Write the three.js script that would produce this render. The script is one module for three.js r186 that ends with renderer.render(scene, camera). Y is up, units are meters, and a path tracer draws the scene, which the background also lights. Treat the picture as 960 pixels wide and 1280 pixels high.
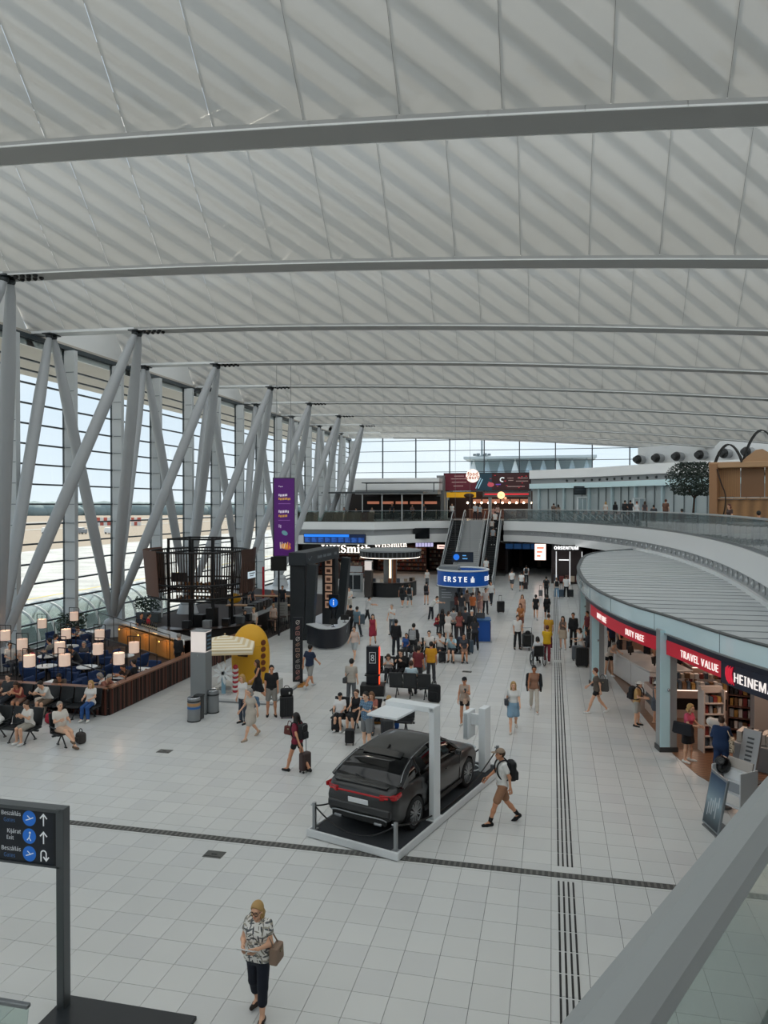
import * as THREE from 'three';
import { mergeGeometries } from 'three/addons/utils/BufferGeometryUtils.js';
import { RoundedBoxGeometry } from 'three/addons/geometries/RoundedBoxGeometry.js';
import { TextGeometry } from 'three/addons/geometries/TextGeometry.js';
import { FontLoader } from 'three/addons/loaders/FontLoader.js';
import { RectAreaLightUniformsLib } from 'three/addons/lights/RectAreaLightUniformsLib.js';
import { Brush, Evaluator, SUBTRACTION } from 'three-bvh-csg';

// ---------- camera, sky, sun, exposure ----------
const scene = new THREE.Scene();
const EYE = 7.5;
const camera = new THREE.PerspectiveCamera(69.35, 0.75, 0.05, 3000);
camera.position.set(0, EYE, 0);
camera.rotation.order = 'YXZ';
camera.rotation.set(-0.0097, Math.atan(210 / 925), 0);
const renderer = new THREE.WebGLRenderer({ antialias: true });
renderer.toneMapping = THREE.LinearToneMapping;
renderer.toneMappingExposure = 1.3;
renderer.shadowMap.enabled = true;
RectAreaLightUniformsLib.init();
const SKY_LEVEL = 0.92, SUN_LEVEL = 5.2;
{ // pale summer sky with thin cloud, the same all round
  const w = 512, h = 256, d = new Float32Array(w * h * 4);
  const n3 = (x, y, z) => Math.sin(x * 2.1 + 1.3 * Math.sin(y * 1.7 + z)) * Math.sin(y * 2.7 + 1.1 * Math.sin(z * 2.3 + x)) * Math.sin(z * 1.9 + Math.sin(x * 1.3 - y));
  for (let j = 0; j < h; j++) for (let i = 0; i < w; i++) {
    const el = ((j + 0.5) / h - 0.5) * Math.PI, az = i / w * 2 * Math.PI;
    const x = Math.cos(el) * Math.cos(az), y = Math.sin(el), z = Math.cos(el) * Math.sin(az);
    let c = 0, a = 0.5, f = 2.2; for (let o = 0; o < 4; o++) { c += a * n3(x * f, y * f * 2.2, z * f); a *= 0.5; f *= 2.03; }
    const up = Math.max(0, y), t = Math.pow(up, 0.55), cl = Math.min(1, Math.max(0, c * 2.2 + 0.32)) * 0.6;
    const k = (j * w + i) * 4, mix = (p, q, s) => p + (q - p) * s;
    d[k] = mix(mix(0.84, 0.50, t), 0.95, cl) * SKY_LEVEL; d[k + 1] = mix(mix(0.91, 0.66, t), 0.97, cl) * SKY_LEVEL; d[k + 2] = mix(mix(0.97, 0.86, t), 1.0, cl) * SKY_LEVEL; d[k + 3] = 1;
  }
  const tex = new THREE.DataTexture(d, w, h, THREE.RGBAFormat, THREE.FloatType);
  tex.mapping = THREE.EquirectangularReflectionMapping; tex.magFilter = tex.minFilter = THREE.LinearFilter; tex.needsUpdate = true;
  scene.background = tex;
}
const sun = new THREE.DirectionalLight(0xfff4e4, SUN_LEVEL);
sun.position.set(-36, 76, -55); sun.target.position.set(0, 0, -40); sun.position.add(sun.target.position);
sun.castShadow = true; sun.shadow.radius = 8; sun.shadow.mapSize.set(4096, 4096);
Object.assign(sun.shadow.camera, { left: -90, right: 90, top: 90, bottom: -90, near: 1, far: 260 });
scene.add(sun, sun.target);

// ---------- helpers ----------
let seed = 7;
const rnd = () => { seed = (seed + 0x6d2b79f5) | 0; let t = Math.imul(seed ^ (seed >>> 15), 1 | seed); t = (t + Math.imul(t ^ (t >>> 7), 61 | t)) ^ t; return ((t ^ (t >>> 14)) >>> 0) / 4294967296; };
const rr = (a, b) => a + (b - a) * rnd();
const pick = (l) => l[Math.floor(rnd() * l.length)];
const V = (x, y, z) => new THREE.Vector3(x, y, z);
const R = (d) => d * Math.PI / 180;
const CT = Math.cos(Math.atan(210 / 925)), ST = Math.sin(Math.atan(210 / 925));
// where a sight line of the photograph meets the level y
function fl(u, v, y = 0) { const d = (EYE - y) * 925 / (v - 631), c = (u - 480) * d / 925; return [-ST * d + CT * c, -CT * d - ST * c]; }
function xAt(u, z) { const a = (u - 480) / 925, d = -z / (CT + ST * a); return -ST * d + CT * a * d; }
const mats = new Map();
function mat(color, rough = 0.6, metal = 0, extra = null) {
  const k = color + '|' + rough + '|' + metal + '|' + (extra ? JSON.stringify(extra) : '');
  if (!mats.has(k)) { const phys = extra && (extra.transmission || extra.clearcoat || extra.sheen); mats.set(k, new (phys ? THREE.MeshPhysicalMaterial : THREE.MeshStandardMaterial)({ color, roughness: rough, metalness: metal, ...extra })); }
  return mats.get(k);
}
const lit = (color, power = 1, base = color) => mat(base, 0.6, 0, { emissive: color, emissiveIntensity: power });
const bare = (g) => { g = g.index ? g.toNonIndexed() : g; for (const n of Object.keys(g.attributes)) if (!['position', 'normal', 'uv'].includes(n)) g.deleteAttribute(n); if (!g.attributes.uv) g.setAttribute('uv', new THREE.BufferAttribute(new Float32Array(g.attributes.position.count * 2), 2)); g.morphAttributes = {}; return g; };
class MB {
  constructor() { this.g = []; }
  add(g, x = 0, y = 0, z = 0, ry = 0, rx = 0, rz = 0, s = null) {
    g = bare(g.clone ? g.clone() : g);
    const m = new THREE.Matrix4().compose(V(x, y, z), new THREE.Quaternion().setFromEuler(new THREE.Euler(rx, ry, rz, 'YXZ')), s ? V(...s) : V(1, 1, 1));
    g.applyMatrix4(m); this.g.push(g); return this;
  }
  box(w, h, d, x, y, z, ry = 0, rx = 0, rz = 0) { return this.add(new THREE.BoxGeometry(w, h, d), x, y, z, ry, rx, rz); }
  rbox(w, h, d, r, x, y, z, ry = 0, rx = 0, rz = 0) { return this.add(new RoundedBoxGeometry(w, h, d, 2, r), x, y, z, ry, rx, rz); }
  cyl(rt, rb, h, x, y, z, n = 20, ry = 0, rx = 0, rz = 0) { return this.add(new THREE.CylinderGeometry(rt, rb, h, n), x, y, z, ry, rx, rz); }
  bar(a, b, r, n = 8, r2 = r) {
    const d = V(...b).sub(V(...a)), L = d.length(), g = bare(new THREE.CylinderGeometry(r2, r, L, n));
    g.translate(0, L / 2, 0); g.applyQuaternion(new THREE.Quaternion().setFromUnitVectors(V(0, 1, 0), d.normalize())); g.translate(...a); this.g.push(g); return this;
  }
  beam(a, b, w, h) { // rectangular bar
    const A = V(...a), B = V(...b), L = A.distanceTo(B), o = new THREE.Object3D(); o.position.copy(A).lerp(B, 0.5); o.lookAt(B); o.updateMatrix();
    const g = bare(new THREE.BoxGeometry(w, h, L)); g.applyMatrix4(o.matrix); this.g.push(g); return this;
  }
  tube(pts, r, seg = 24, n = 8, closed = false) { return this.add(new THREE.TubeGeometry(new THREE.CatmullRomCurve3(pts.map((p) => V(...p)), closed), seg, r, n, closed)); }
  lathe(pts, x = 0, y = 0, z = 0, n = 24) { return this.add(new THREE.LatheGeometry(pts.map((p) => new THREE.Vector2(...p)), n), x, y, z); }
  ball(r, x, y, z, sx = 1, sy = 1, sz = 1, n = 14) { return this.add(new THREE.SphereGeometry(r, n, Math.max(6, n - 4)), x, y, z, 0, 0, 0, [sx, sy, sz]); }
  geo() { return this.g.length === 1 ? this.g[0] : mergeGeometries(this.g); }
  build(name, m, parent, label) { return part(name, this.geo(), m, parent, label); }
}
const mb = () => new MB();
function part(name, geometry, m, parent, label) {
  const o = new THREE.Mesh(geometry, m); o.name = name; o.castShadow = o.receiveShadow = true;
  if (label) o.userData.label = label;
  parent.add(o); return o;
}
const counts = new Map();
function numbered(n) { n = n.replace(/_\d{3}$/, ''); const k = counts.get(n) ?? 0; counts.set(n, k + 1); return k ? n + '_' + String(k).padStart(3, '0') : n; }
function tag(o, label, category, group) { o.userData.label = label; o.userData.category = category; if (group) o.userData.group = group; return o; }
function thing(name, label, category, p = [0, 0, 0], turn = 0, group) {
  const o = new THREE.Group(); o.name = numbered(name); scene.add(o); o.position.set(...p); o.rotation.y = turn; return tag(o, label, category, group);
}
function solid(name, geometry, m, label, category, group, p = [0, 0, 0], turn = 0) {
  const o = part(numbered(name), geometry, m, scene); o.position.set(...p); o.rotation.y = turn; return tag(o, label, category, group);
}
function struct(name, geometry, m) { const o = part(numbered(name), geometry, m, scene); o.userData.kind = 'structure'; return o; }
function structGroup(name) { const o = new THREE.Group(); o.name = numbered(name); scene.add(o); o.userData.kind = 'structure'; return o; }
function dup(root, label, p, turn = 0, group) { const c = root.clone(); c.name = numbered(root.name); scene.add(c); c.position.set(...p); c.rotation.y = turn; c.userData = { ...root.userData, label }; if (group) c.userData.group = group; return c; }
function canvasTex(w, h, draw) { const c = document.createElement('canvas'); c.width = w; c.height = h; const x = c.getContext('2d'); draw(x, w, h); const t = new THREE.CanvasTexture(c); t.colorSpace = THREE.SRGBColorSpace; t.magFilter = THREE.LinearFilter; t.anisotropy = 4; return t; }
function printed(t, glow = 0, rough = 0.5) { return new THREE.MeshStandardMaterial(glow ? { map: t, roughness: rough, emissive: 0xffffff, emissiveMap: t, emissiveIntensity: glow } : { map: t, roughness: rough }); }
const fonts = {};
for (const f of ['sans_bold', 'sans_regular', 'serif_bold']) fonts[f] = await new FontLoader().loadAsync('fonts/droid/droid_' + f + '.typeface.json');
function letters(text, size, depth, font = 'sans_bold') { const g = new TextGeometry(text, { font: fonts[font], size, depth, curveSegments: 3, bevelEnabled: false }); g.computeBoundingBox(); return g; }
function centred(g) { g.computeBoundingBox(); const b = g.boundingBox; g.translate(-(b.min.x + b.max.x) / 2, -(b.min.y + b.max.y) / 2, 0); return g; }
function noiseTex(w, h, fn, srgb = true) { const d = new Uint8Array(w * h * 4); for (let j = 0; j < h; j++) for (let i = 0; i < w; i++) { const c = fn(i, j); const k = (j * w + i) * 4; d[k] = c[0]; d[k + 1] = c[1]; d[k + 2] = c[2]; d[k + 3] = 255; } const t = new THREE.DataTexture(d, w, h); if (srgb) t.colorSpace = THREE.SRGBColorSpace; t.wrapS = t.wrapT = THREE.RepeatWrapping; t.magFilter = THREE.LinearFilter; t.needsUpdate = true; return t; }
const shapeGeo = (pts, depth) => { const s = new THREE.Shape(pts.map((p) => new THREE.Vector2(...p))); return new THREE.ExtrudeGeometry(s, { depth, bevelEnabled: false }); };
// a level slab from plan points [x, z]: top at y, thick t
const slabGeo = (pts, y, t) => { const g = shapeGeo(pts.map(([x, z]) => [x, -z]), t); g.rotateX(-Math.PI / 2); g.translate(0, y - t, 0); return g; };
// ---------- colours ----------
const WHITE = mat(0xdcdedd, 0.5), STEEL_WHITE = mat(0xa9adb0, 0.38), DARK = mat(0x14171b, 0.5), BLACK = mat(0x0b0c0e, 0.45), CHROME = mat(0xb8bcc0, 0.25, 0.9), GREY = mat(0x6d7072, 0.5), MIDGREY = mat(0x8d9092, 0.5);
const GLASS = mat(0xffffff, 0.0, 0, { transmission: 1, ior: 1.45, thickness: 0 });
const WINDOW = mat(0xf0f6f6, 0.0, 0, { transmission: 1, ior: 1.4, thickness: 0 });
// ---------- floor: pale stone tiles, 60 cm ----------
const T = 0.6, floor = structGroup('floor');
{
  part('floor_base', mb().box(36.2, 0.3, 113, -8.3 + 0.15, -0.171, -41).box(20, 0.3, 113, 19.9, -0.171, -41).geo(), mat(0x5c5e5e, 0.7), floor);
  const tone = [0xd0d1cf, 0xcecfcd, 0xd2d3d1, 0xcccdcc].map((c) => mat(c, 0.22));
  const tg = new THREE.BoxGeometry(T - 0.008, 0.02, T - 0.008); tg.translate(0, -0.01, 0);
  const cells = [];
  for (let i = -43; i < 30; i++) for (let j = 0; j < 158; j++) {
    const x = i * T + T / 2, z = 0.75 - j * T; // joints run through x = 0 and meet the drain
    if (z < -79 && x < -5) continue;
    const d = -ST * x - CT * z, c = CT * x - ST * z, u = 480 + 925 * c / d, v = 631 + 925 * EYE / d;
    const seen = d > 0.5 && u > -30 && u < 985 && v < 1330;
    cells.push([x, z, seen ? d : 900 + rnd() * 50]);
  }
  cells.sort((a, b) => a[2] - b[2]);
  cells.slice(0, 300).forEach(([x, z]) => { const t = part('tile', tg, pick(tone), floor); t.position.set(x, 0, z); t.rotation.set(rr(-1, 1) * 0.0006, 0, rr(-1, 1) * 0.0006); });
  const rest = cells.slice(300), inst = new THREE.InstancedMesh(tg, mat(0xffffff, 0.22), rest.length), m = new THREE.Matrix4(), col = new THREE.Color();
  rest.forEach(([x, z], k) => { inst.setMatrixAt(k, m.makeTranslation(x, 0, z)); inst.setColorAt(k, col.set(pick([0xd0d1cf, 0xcecfcd, 0xd2d3d1, 0xcccdcc]))); });
  inst.name = 'tile_field'; inst.userData.kind = 'stuff'; inst.receiveShadow = true; floor.add(inst);
  // drain channel with its grating bars
  const dz = -15.33; part('drain_channel', mb().box(44, 0.012, 0.2, -4, 0.004, dz).geo(), mat(0x4c4c4a, 0.6), floor);
  const bars = mb(); for (let x = -16; x < 12; x += 0.12) bars.box(0.05, 0.012, 0.2, x, 0.007, dz); part('drain_grating', bars.geo(), mat(0x73736f, 0.4, 0.5), floor).userData.kind = 'stuff';
  // tactile guidance bars
  const tb = new RoundedBoxGeometry(0.034, 0.012, 0.56, 1, 0.004), dark = mat(0x17181a, 0.5);
  let made = 0; const far = [];
  for (let z = -8.2; z > -66; z -= 0.6) {
    if (Math.abs(z - dz) < 0.45 || Math.abs(z + 36.3) < 0.4) continue;
    for (let k = 0; k < 4; k++) { const x = 0.145 + k * 0.093; if (made++ < 240) part('tactile_bar', tb, dark, floor).position.set(x, 0.006, z); else far.push(tb.clone().translate(x, 0.006, z)); }
  }
  part('tactile_strip', mergeGeometries(far), dark, floor).userData.kind = 'stuff';
  for (const [u, v] of [[205, 940], [267, 1070], [584, 840]]) { const [x, z] = fl(u, v), h = part('floor_hatch', mb().box(0.42, 0.012, 0.3, 0, 0.002, 0).geo(), mat(0x5a5a57, 0.5, 0.3), floor); h.position.set(x, 0, z); part('hatch_grip', mb().box(0.12, 0.01, 0.03, 0, 0.01, 0).box(0.36, 0.008, 0.012, 0, 0.009, 0.1).geo(), mat(0x2a2a2a, 0.6), h); }
}
// ---------- roof: saw-tooth bays ----------
const roofY = (x) => 15.24 - 0.066 * x - 0.00105 * x * x;
const BEAMS = []; for (let k = -3; k < 9; k++) BEAMS.push(-15.5 - 8.98 * k); BEAMS.push(-94.6);
const ceiling = structGroup('ceiling');
const FACE_RUN = 3.0, FACE_RISE = 3.72; // the sloping white face above each beam leans towards the hall's entrance end
{
  const panelMat = mat(0xc2c3c0, 0.75, 0, { transmission: 0.135, thickness: 0, side: THREE.DoubleSide });
  const beamMat = mat(0x9fa09e, 0.6), ribMat = mat(0x77797a, 0.7), sky = mat(0xf4f6f4, 1, 0, { transmission: 0.92, thickness: 0 });
  const X0 = -26.2, X1 = 29, PW = 2.1;
  BEAMS.forEach((zb, b) => {
    const seen = zb < -10;
    // beam: a flat dark soffit following the arch of the roof
    const strip = (x0, x1, n, w, h, lift) => { const s = mb(); for (let i = 0; i < n; i++) { const a = x0 + (x1 - x0) * i / n, c = x0 + (x1 - x0) * (i + 1) / n; const L = Math.hypot(c - a, roofY(c) - roofY(a)) + 0.01; s.box(L, h, w, (a + c) / 2, (roofY(a) + roofY(c)) / 2 + h / 2 + lift, zb, 0, 0, Math.atan2(roofY(c) - roofY(a), c - a)); } return s; };
    const t = structGroup('trim_' + (b + 1)); t.name = 'trim_' + (b + 1);
    part('beam', strip(-20.2, X1, 26, 0.8, 0.14, 0).geo(), beamMat, t);
    part('beam_edge', strip(-20.2, X1, 26, 0.03, 0.04, -0.006).g.reduce((m, g) => { m.g.push(g.clone().translate(0, 0, 0.43), g.clone().translate(0, 0, -0.43)); return m; }, mb()).geo(), mat(0xe3e5e4, 0.5), t);
    part('beam_end', strip(X0, -20.2, 5, 0.8, 0.14, 0.02).geo(), mat(0xdfe2e2, 0.5), t);
    // white face panels
    for (let x = X0; x < X1 - 0.1; x += PW) {
      const a = x + 0.004, c = Math.min(x + PW, X1) - 0.004, z0 = zb + 0.38, z1 = z0 + FACE_RUN, th = 0.05;
      const g = new THREE.PlaneGeometry(1, 1), p = g.attributes.position;
      for (let i = 0; i < p.count; i++) { const px = p.getX(i) < 0 ? a : c, up = p.getY(i) > 0, out = false; p.setXYZ(i, px, roofY(px) + 0.12 + (up ? FACE_RISE : 0) + (out ? th : 0), (up ? z1 : z0) - (out ? th : 0)); }
      g.computeVertexNormals();
      part('ceiling_panel', g, panelMat, ceiling);
    }
    const seam = mb(); for (let x = X0 + PW; x < X1 - 0.1; x += PW) seam.beam([x, roofY(x) + 0.12 + 0.07, zb + 0.33], [x, roofY(x) + 0.12 + FACE_RISE + 0.07, zb + 0.33 + FACE_RUN], 0.06, 0.02);
    part('panel_seam', seam.geo(), mat(0x5c5e5e, 0.7), ceiling).userData.kind = 'stuff';
    for (const gx of [X0, X1]) { const g = shapeGeo([[0, -0.6], [0.5, 0.1], [FACE_RUN + 0.3, FACE_RISE + 0.2], [FACE_RUN + 0.6, FACE_RISE + 0.2], [9.6, 0.2], [9.6, -0.6]], 0.12); g.rotateY(-Math.PI / 2); part('bay_end', g, WHITE, ceiling).position.set(gx + 0.06, roofY(gx), zb); }
    // slanting roof ribs behind the face: daylight through the white panels draws them as soft stripes
    const ribs = mb(), S = Math.hypot(FACE_RUN, FACE_RISE), ny = FACE_RUN / S, nz = -FACE_RISE / S, off = 1.0, top = 1.08;
    for (let x = X0 - 7; x < X1 + 1; x += 1.25) {
      const P = (q, s) => [q, roofY(Math.max(X0, Math.min(X1, q))) + 0.12 + FACE_RISE * s + ny * off, zb + 0.38 + FACE_RUN * s + nz * off];
      const run = top * S / 0.8; let s0 = top, s1 = 0, xa = x, xb = x + run;
      if (xa < X0 - 1.5) { s0 = top * (1 - (X0 - 1.5 - xa) / run); xa = X0 - 1.5; } if (xb > X1) { s1 = top * (1 - (X1 - xa) / run); xb = X1; }
      if (xb - xa < 0.3 || s0 <= s1) continue;
      ribs.beam(P(xa, s0), P(xb, s1), 0.38, 0.04);
    }
    part('roof_rib', ribs.geo(), ribMat, ceiling).userData.kind = 'stuff';
    // opal skylight from the beam behind up to the crest
    if (b > 0) {
      const zn = BEAMS[b - 1] - 0.4, zt = zb + 0.38 + FACE_RUN, g = new THREE.PlaneGeometry(1, 1, 26, 1), p = g.attributes.position;
      for (let i = 0; i < p.count; i++) { const x = X0 + (p.getX(i) + 0.5) * (X1 - X0), up = p.getY(i) > 0; p.setXYZ(i, x, roofY(x) + (up ? FACE_RISE + 0.12 : 0.2), up ? zt : zn); }
      g.computeVertexNormals(); part('skylight', g, sky, ceiling);
      const f = mb(); for (let x = X0; x <= X1; x += PW) f.beam([x, roofY(x) + 0.26, zn], [x, roofY(x) + FACE_RISE + 0.18, zt], 0.07, 0.12); part('skylight_bars', f.geo(), mat(0xb9bcbc, 0.5), ceiling).userData.kind = 'stuff';
    }
  });
}
// ---------- window wall along the apron ----------
const XW = -26, ZFAR = -94.4, ZNEAR = 13;
const MULL = []; for (let z = -94.2; z < ZNEAR; z += 4.5) MULL.push(z);
{
  const w = structGroup('window_1'); w.name = 'window_1';
  const fin = mat(0xc3c8ca, 0.4), dark = mat(0x3a4348, 0.4);
  for (const z of MULL) {
    part('mullion', mb().box(0.62, 15.9, 0.3, XW + 0.36, 7.95, z).geo(), fin, w);
    part('mullion_cap', mb().box(0.16, 15.9, 0.12, XW - 0.06, 7.95, z).geo(), dark, w);
    const hooks = mb(); for (let r = 1; r < 15; r++) hooks.box(0.5, 0.035, 0.34, XW + 0.4, 0.35 + r * 1.026, z); part('mullion_bracket', hooks.geo(), mat(0x6c7478, 0.5), w);
  }
  const rows = [0.05]; for (let r = 0; r < 14; r++) rows.push(0.35 + r * 1.026); rows.push(14.35, 14.88, 15.95);
  for (const y of rows) part('transom', mb().box(0.12, 0.085, ZNEAR - ZFAR, XW, y, (ZNEAR + ZFAR) / 2).geo(), dark, w);
  part('head_rail', mb().box(0.3, 0.22, ZNEAR - ZFAR, XW + 0.05, 16.05, (ZNEAR + ZFAR) / 2).geo(), dark, w);
  const seenFrom = -24; let zs = MULL.filter((z) => z < seenFrom);
  for (let r = 1; r < rows.length; r++) {
    const y0 = rows[r - 1] + 0.04, y1 = rows[r] - 0.04; if (y1 - y0 < 0.1) continue;
    for (let i = 0; i + 1 < zs.length + 1; i++) {
      const z0 = zs[i] + 0.03, z1 = (zs[i + 1] ?? zs[i] + 4.5) - 0.03;
      if (r > 3 || z1 > -60) { const g = new THREE.PlaneGeometry(z1 - z0, y1 - y0); g.rotateY(Math.PI / 2); part('pane', g, WINDOW, w).position.set(XW, (y0 + y1) / 2, (z0 + z1) / 2); }
    }
  }
  const zl = zs.at(-1) + 4.5; const g = new THREE.PlaneGeometry(ZNEAR - zl, 15.9); g.rotateY(Math.PI / 2); part('glazing', g, WINDOW, w).position.set(XW, 7.95, (ZNEAR + zl) / 2);
  const g2 = new THREE.PlaneGeometry(34.2, 2.35); g2.rotateY(Math.PI / 2); part('glazing', g2, WINDOW, w).position.set(XW, 1.2, -77.2);
  // eave outside: pale slatted soffit over the apron side
  const eave = mb(); for (let k = 0; k < 22; k++) eave.box(0.3, 0.05, ZNEAR - ZFAR, XW - 0.35 - k * 0.34, 15.75 + k * 0.012, (ZNEAR + ZFAR) / 2);
  eave.box(7.8, 0.12, ZNEAR - ZFAR, XW - 3.95, 16.3, (ZNEAR + ZFAR) / 2);
  struct('eave_trim', eave.geo(), mat(0xb8b2a8, 0.6)).name = 'trim_20';
}
// ---------- glazed end wall ----------
{
  const w = structGroup('window_2'); w.name = 'window_2'; const dark = mat(0x39444b, 0.4);
  const topY = (x) => roofY(x) + 0.1;
  const xs = []; for (let x = -26; x < 24; x += 4.4) xs.push(x);
  for (const x of xs) part('mullion', mb().box(0.13, topY(x), 0.25, x, topY(x) / 2, ZFAR).geo(), dark, w);
  const ys = [8.1, 9.3, 10.66, 11.72, 13.04, 14.44, 15.8];
  for (const y of ys) { const x1 = Math.min(23, y > 13 ? (14.9 - y) * 14 + 7.5 : 23); part('transom', mb().box(x1 + 26, 0.07, 0.14, (x1 - 26) / 2, y, ZFAR).geo(), dark, w); }
  const ps = [8.1, 9.3, 10.66, 11.72, 13.04, 14.44];
  for (let i = 0; i + 1 < xs.length; i++) for (let r = 0; r < ps.length; r++) {
    const x0 = xs[i] + 0.08, x1 = xs[i + 1] - 0.08, y0 = ps[r] + 0.04, y1 = (ps[r + 1] ?? topY(x1)) - 0.04; if (y1 > topY(x1) + 0.3) continue;
    part('pane', new THREE.PlaneGeometry(x1 - x0, y1 - y0), WINDOW, w).position.set((x0 + x1) / 2, (y0 + y1) / 2, ZFAR);
  }
  struct('wall_far', mb().box(56, 8.1, 0.3, 1.8, 4.05, ZFAR - 0.2).geo(), mat(0x2b2a2b, 0.8));
}
// ---------- closing walls ----------
struct('wall_rear', mb().box(56, 20, 0.3, 1.5, 9.8, ZNEAR + 0.2).geo(), mat(0xbabbba, 0.8));
struct('wall_side', mb().box(0.3, 18, 108.5, 29, 8.8, -40.6).geo(), mat(0xbabbba, 0.8));
// ---------- upper gallery ----------
const GY = 5.85, curve2 = (p) => new THREE.CatmullRomCurve3(p.map(([x, z]) => V(x, 0, z)), false, 'centripetal');
const EDGE = curve2([[-5.5, 9.2], [-3.2, 5.4], [-1.6, 2.6], [-0.62, 0.61], [0.057, -0.744], [0.341, -1.31], [1.25, -3.1], [2.7, -6.4], [4.6, -13], [6.1, -20], [7.05, -27], [7.75, -38.6], [7.2, -52], [5.1, -63], [1.4, -73], [-2.6, -78.4], [-5.0, -79.6]]);
const EDGE_PTS = EDGE.getSpacedPoints(150).map((p) => [p.x, p.z]);
// a profile [[out, y], ...] swept along plan points; out is towards the hall
function sweep(pts, profile, closed = true) {
  const g = mb(), n = profile.length, pos = [], idx = [], uv = []; let along = 0;
  const N = pts.map((p, i) => { const a = pts[Math.max(0, i - 1)], b = pts[Math.min(pts.length - 1, i + 1)], L = Math.hypot(b[0] - a[0], b[1] - a[1]) || 1; return [(b[1] - a[1]) / L, -(b[0] - a[0]) / L]; });
  for (let e = 0; e < (closed ? n : n - 1); e++) {
    const A = profile[e], B = profile[(e + 1) % n], base = pos.length / 3; along = 0;
    pts.forEach((p, i) => { if (i) along += Math.hypot(p[0] - pts[i - 1][0], p[1] - pts[i - 1][1]); for (const q of [A, B]) { pos.push(p[0] + N[i][0] * q[0], q[1], p[1] + N[i][1] * q[0]); uv.push(along, q[1]); } });
    for (let i = 0; i + 1 < pts.length; i++) { const k = base + i * 2; idx.push(k, k + 1, k + 2, k + 1, k + 3, k + 2); }
  }
  const o = new THREE.BufferGeometry(); o.setAttribute('position', new THREE.Float32BufferAttribute(pos, 3)); o.setAttribute('uv', new THREE.Float32BufferAttribute(uv, 2)); o.setIndex(idx); o.computeVertexNormals(); return o;
}
const rect = (o0, o1, y0, y1) => [[o0, y0], [o0, y1], [o1, y1], [o1, y0]];
// glass panels stood along plan points, each its own piece
function glassRun(parent, pts, y0, y1, every, m = GLASS, name = 'glass_panel') {
  const c = curve2(pts), L = c.getLength(), n = Math.max(1, Math.round(L / every)), P = c.getSpacedPoints(n);
  for (let i = 0; i < n; i++) { const a = P[i], b = P[i + 1], l = a.distanceTo(b) - 0.02; const o = part(name, new THREE.BoxGeometry(l, y1 - y0, 0.016), m, parent); o.position.set((a.x + b.x) / 2, (y0 + y1) / 2, (a.z + b.z) / 2); o.rotation.y = -Math.atan2(b.z - a.z, b.x - a.x); }
  return P;
}
const RAILGLASS = mat(0xe6efec, 0.0, 0, { transmission: 1, ior: 1.5, thickness: 0 });
const FASCIA = mat(0xf4f6f6, 0.3, 0, { clearcoat: 0.8, clearcoatRoughness: 0.25 }), GROOVE = mat(0x96999b, 0.4);
{
  const f = structGroup('floor_upper'); f.name = 'floor_upper';
  const plan = [...EDGE_PTS, [-4.9, -94.2], [28.8, -94.2], [28.8, 12.9], [-5.5, 12.9]];
  part('slab', slabGeo(plan, GY, 0.5), mat(0x9c9d9c, 0.35), f);
  part('soffit', slabGeo(plan.map(([x, z]) => [x + (x < 9 ? 0.3 : 0), z]), 3.75, 0.12), mat(0xa9abab, 0.6), f);
  const fa = structGroup('trim_21'); fa.name = 'trim_21';
  part('fascia_band', sweep(EDGE_PTS, rect(-0.05, 0.12, 4.8, 5.78)), FASCIA, fa);
  part('fascia_band', sweep(EDGE_PTS, rect(-0.2, 0.0, 4.28, 4.82)), GROOVE, fa);
  part('fascia_band', sweep(EDGE_PTS, [[-0.3, 3.62], [-0.05, 4.3], [0.14, 4.3], [0.02, 3.62]]), FASCIA, fa);
  part('fascia_joint', sweep(EDGE_PTS, rect(-0.3, 0.0, 5.78, 5.85)), mat(0x2f3436, 0.5), fa);
  const ring = mb().add(new THREE.TorusGeometry(0.13, 0.035, 8, 18)).geo(), core = new THREE.SphereGeometry(0.11, 12, 8);
  const P = EDGE.getSpacedPoints(80); for (let i = 22; i < 79; i++) {
    const a = P[i], t = P[i + 1].clone().sub(P[i - 1]).normalize(), nx = t.z, nz = -t.x, yaw = Math.atan2(nx, nz);
    const o = part('groove_light', ring, mat(0xa4a8aa, 0.35, 0.2), fa); o.position.set(a.x + nx * 0.02, 4.55, a.z + nz * 0.02); o.rotation.y = yaw;
    if (i < 66) { const c = part('light_lens', core, mat(0xb9bdbe, 0.2, 0.4), o); c.position.z = -0.02; }
  }
  // balustrade
  const b = thing('balustrade', 'long curving glass balustrade with a grey handrail along the upper gallery edge', 'railing');
  glassRun(b, EDGE_PTS.slice(6, 44), 5.3, 6.95, 1.45, RAILGLASS); glassRun(b, EDGE_PTS.slice(43), 5.3, 6.95, 1.45, mat(0xc3cccd, 0.0, 0, { transmission: 0.86, ior: 1.6, thickness: 0 }));
  part('handrail', sweep(EDGE_PTS.slice(4), [[-0.036, 6.985], [-0.038, 7.015], [-0.026, 7.04], [-0.008, 7.048], [0.01, 7.04], [0.02, 7.015], [0.019, 6.985], [0.008, 6.962], [-0.025, 6.962]]), mat(0xa3a8a9, 0.38, 0.25), b);
  part('shoe_rail', sweep(EDGE_PTS.slice(6), rect(-0.06, 0.05, 5.78, 5.9)), mat(0x7e8486, 0.4, 0.5), b);
}
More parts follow.
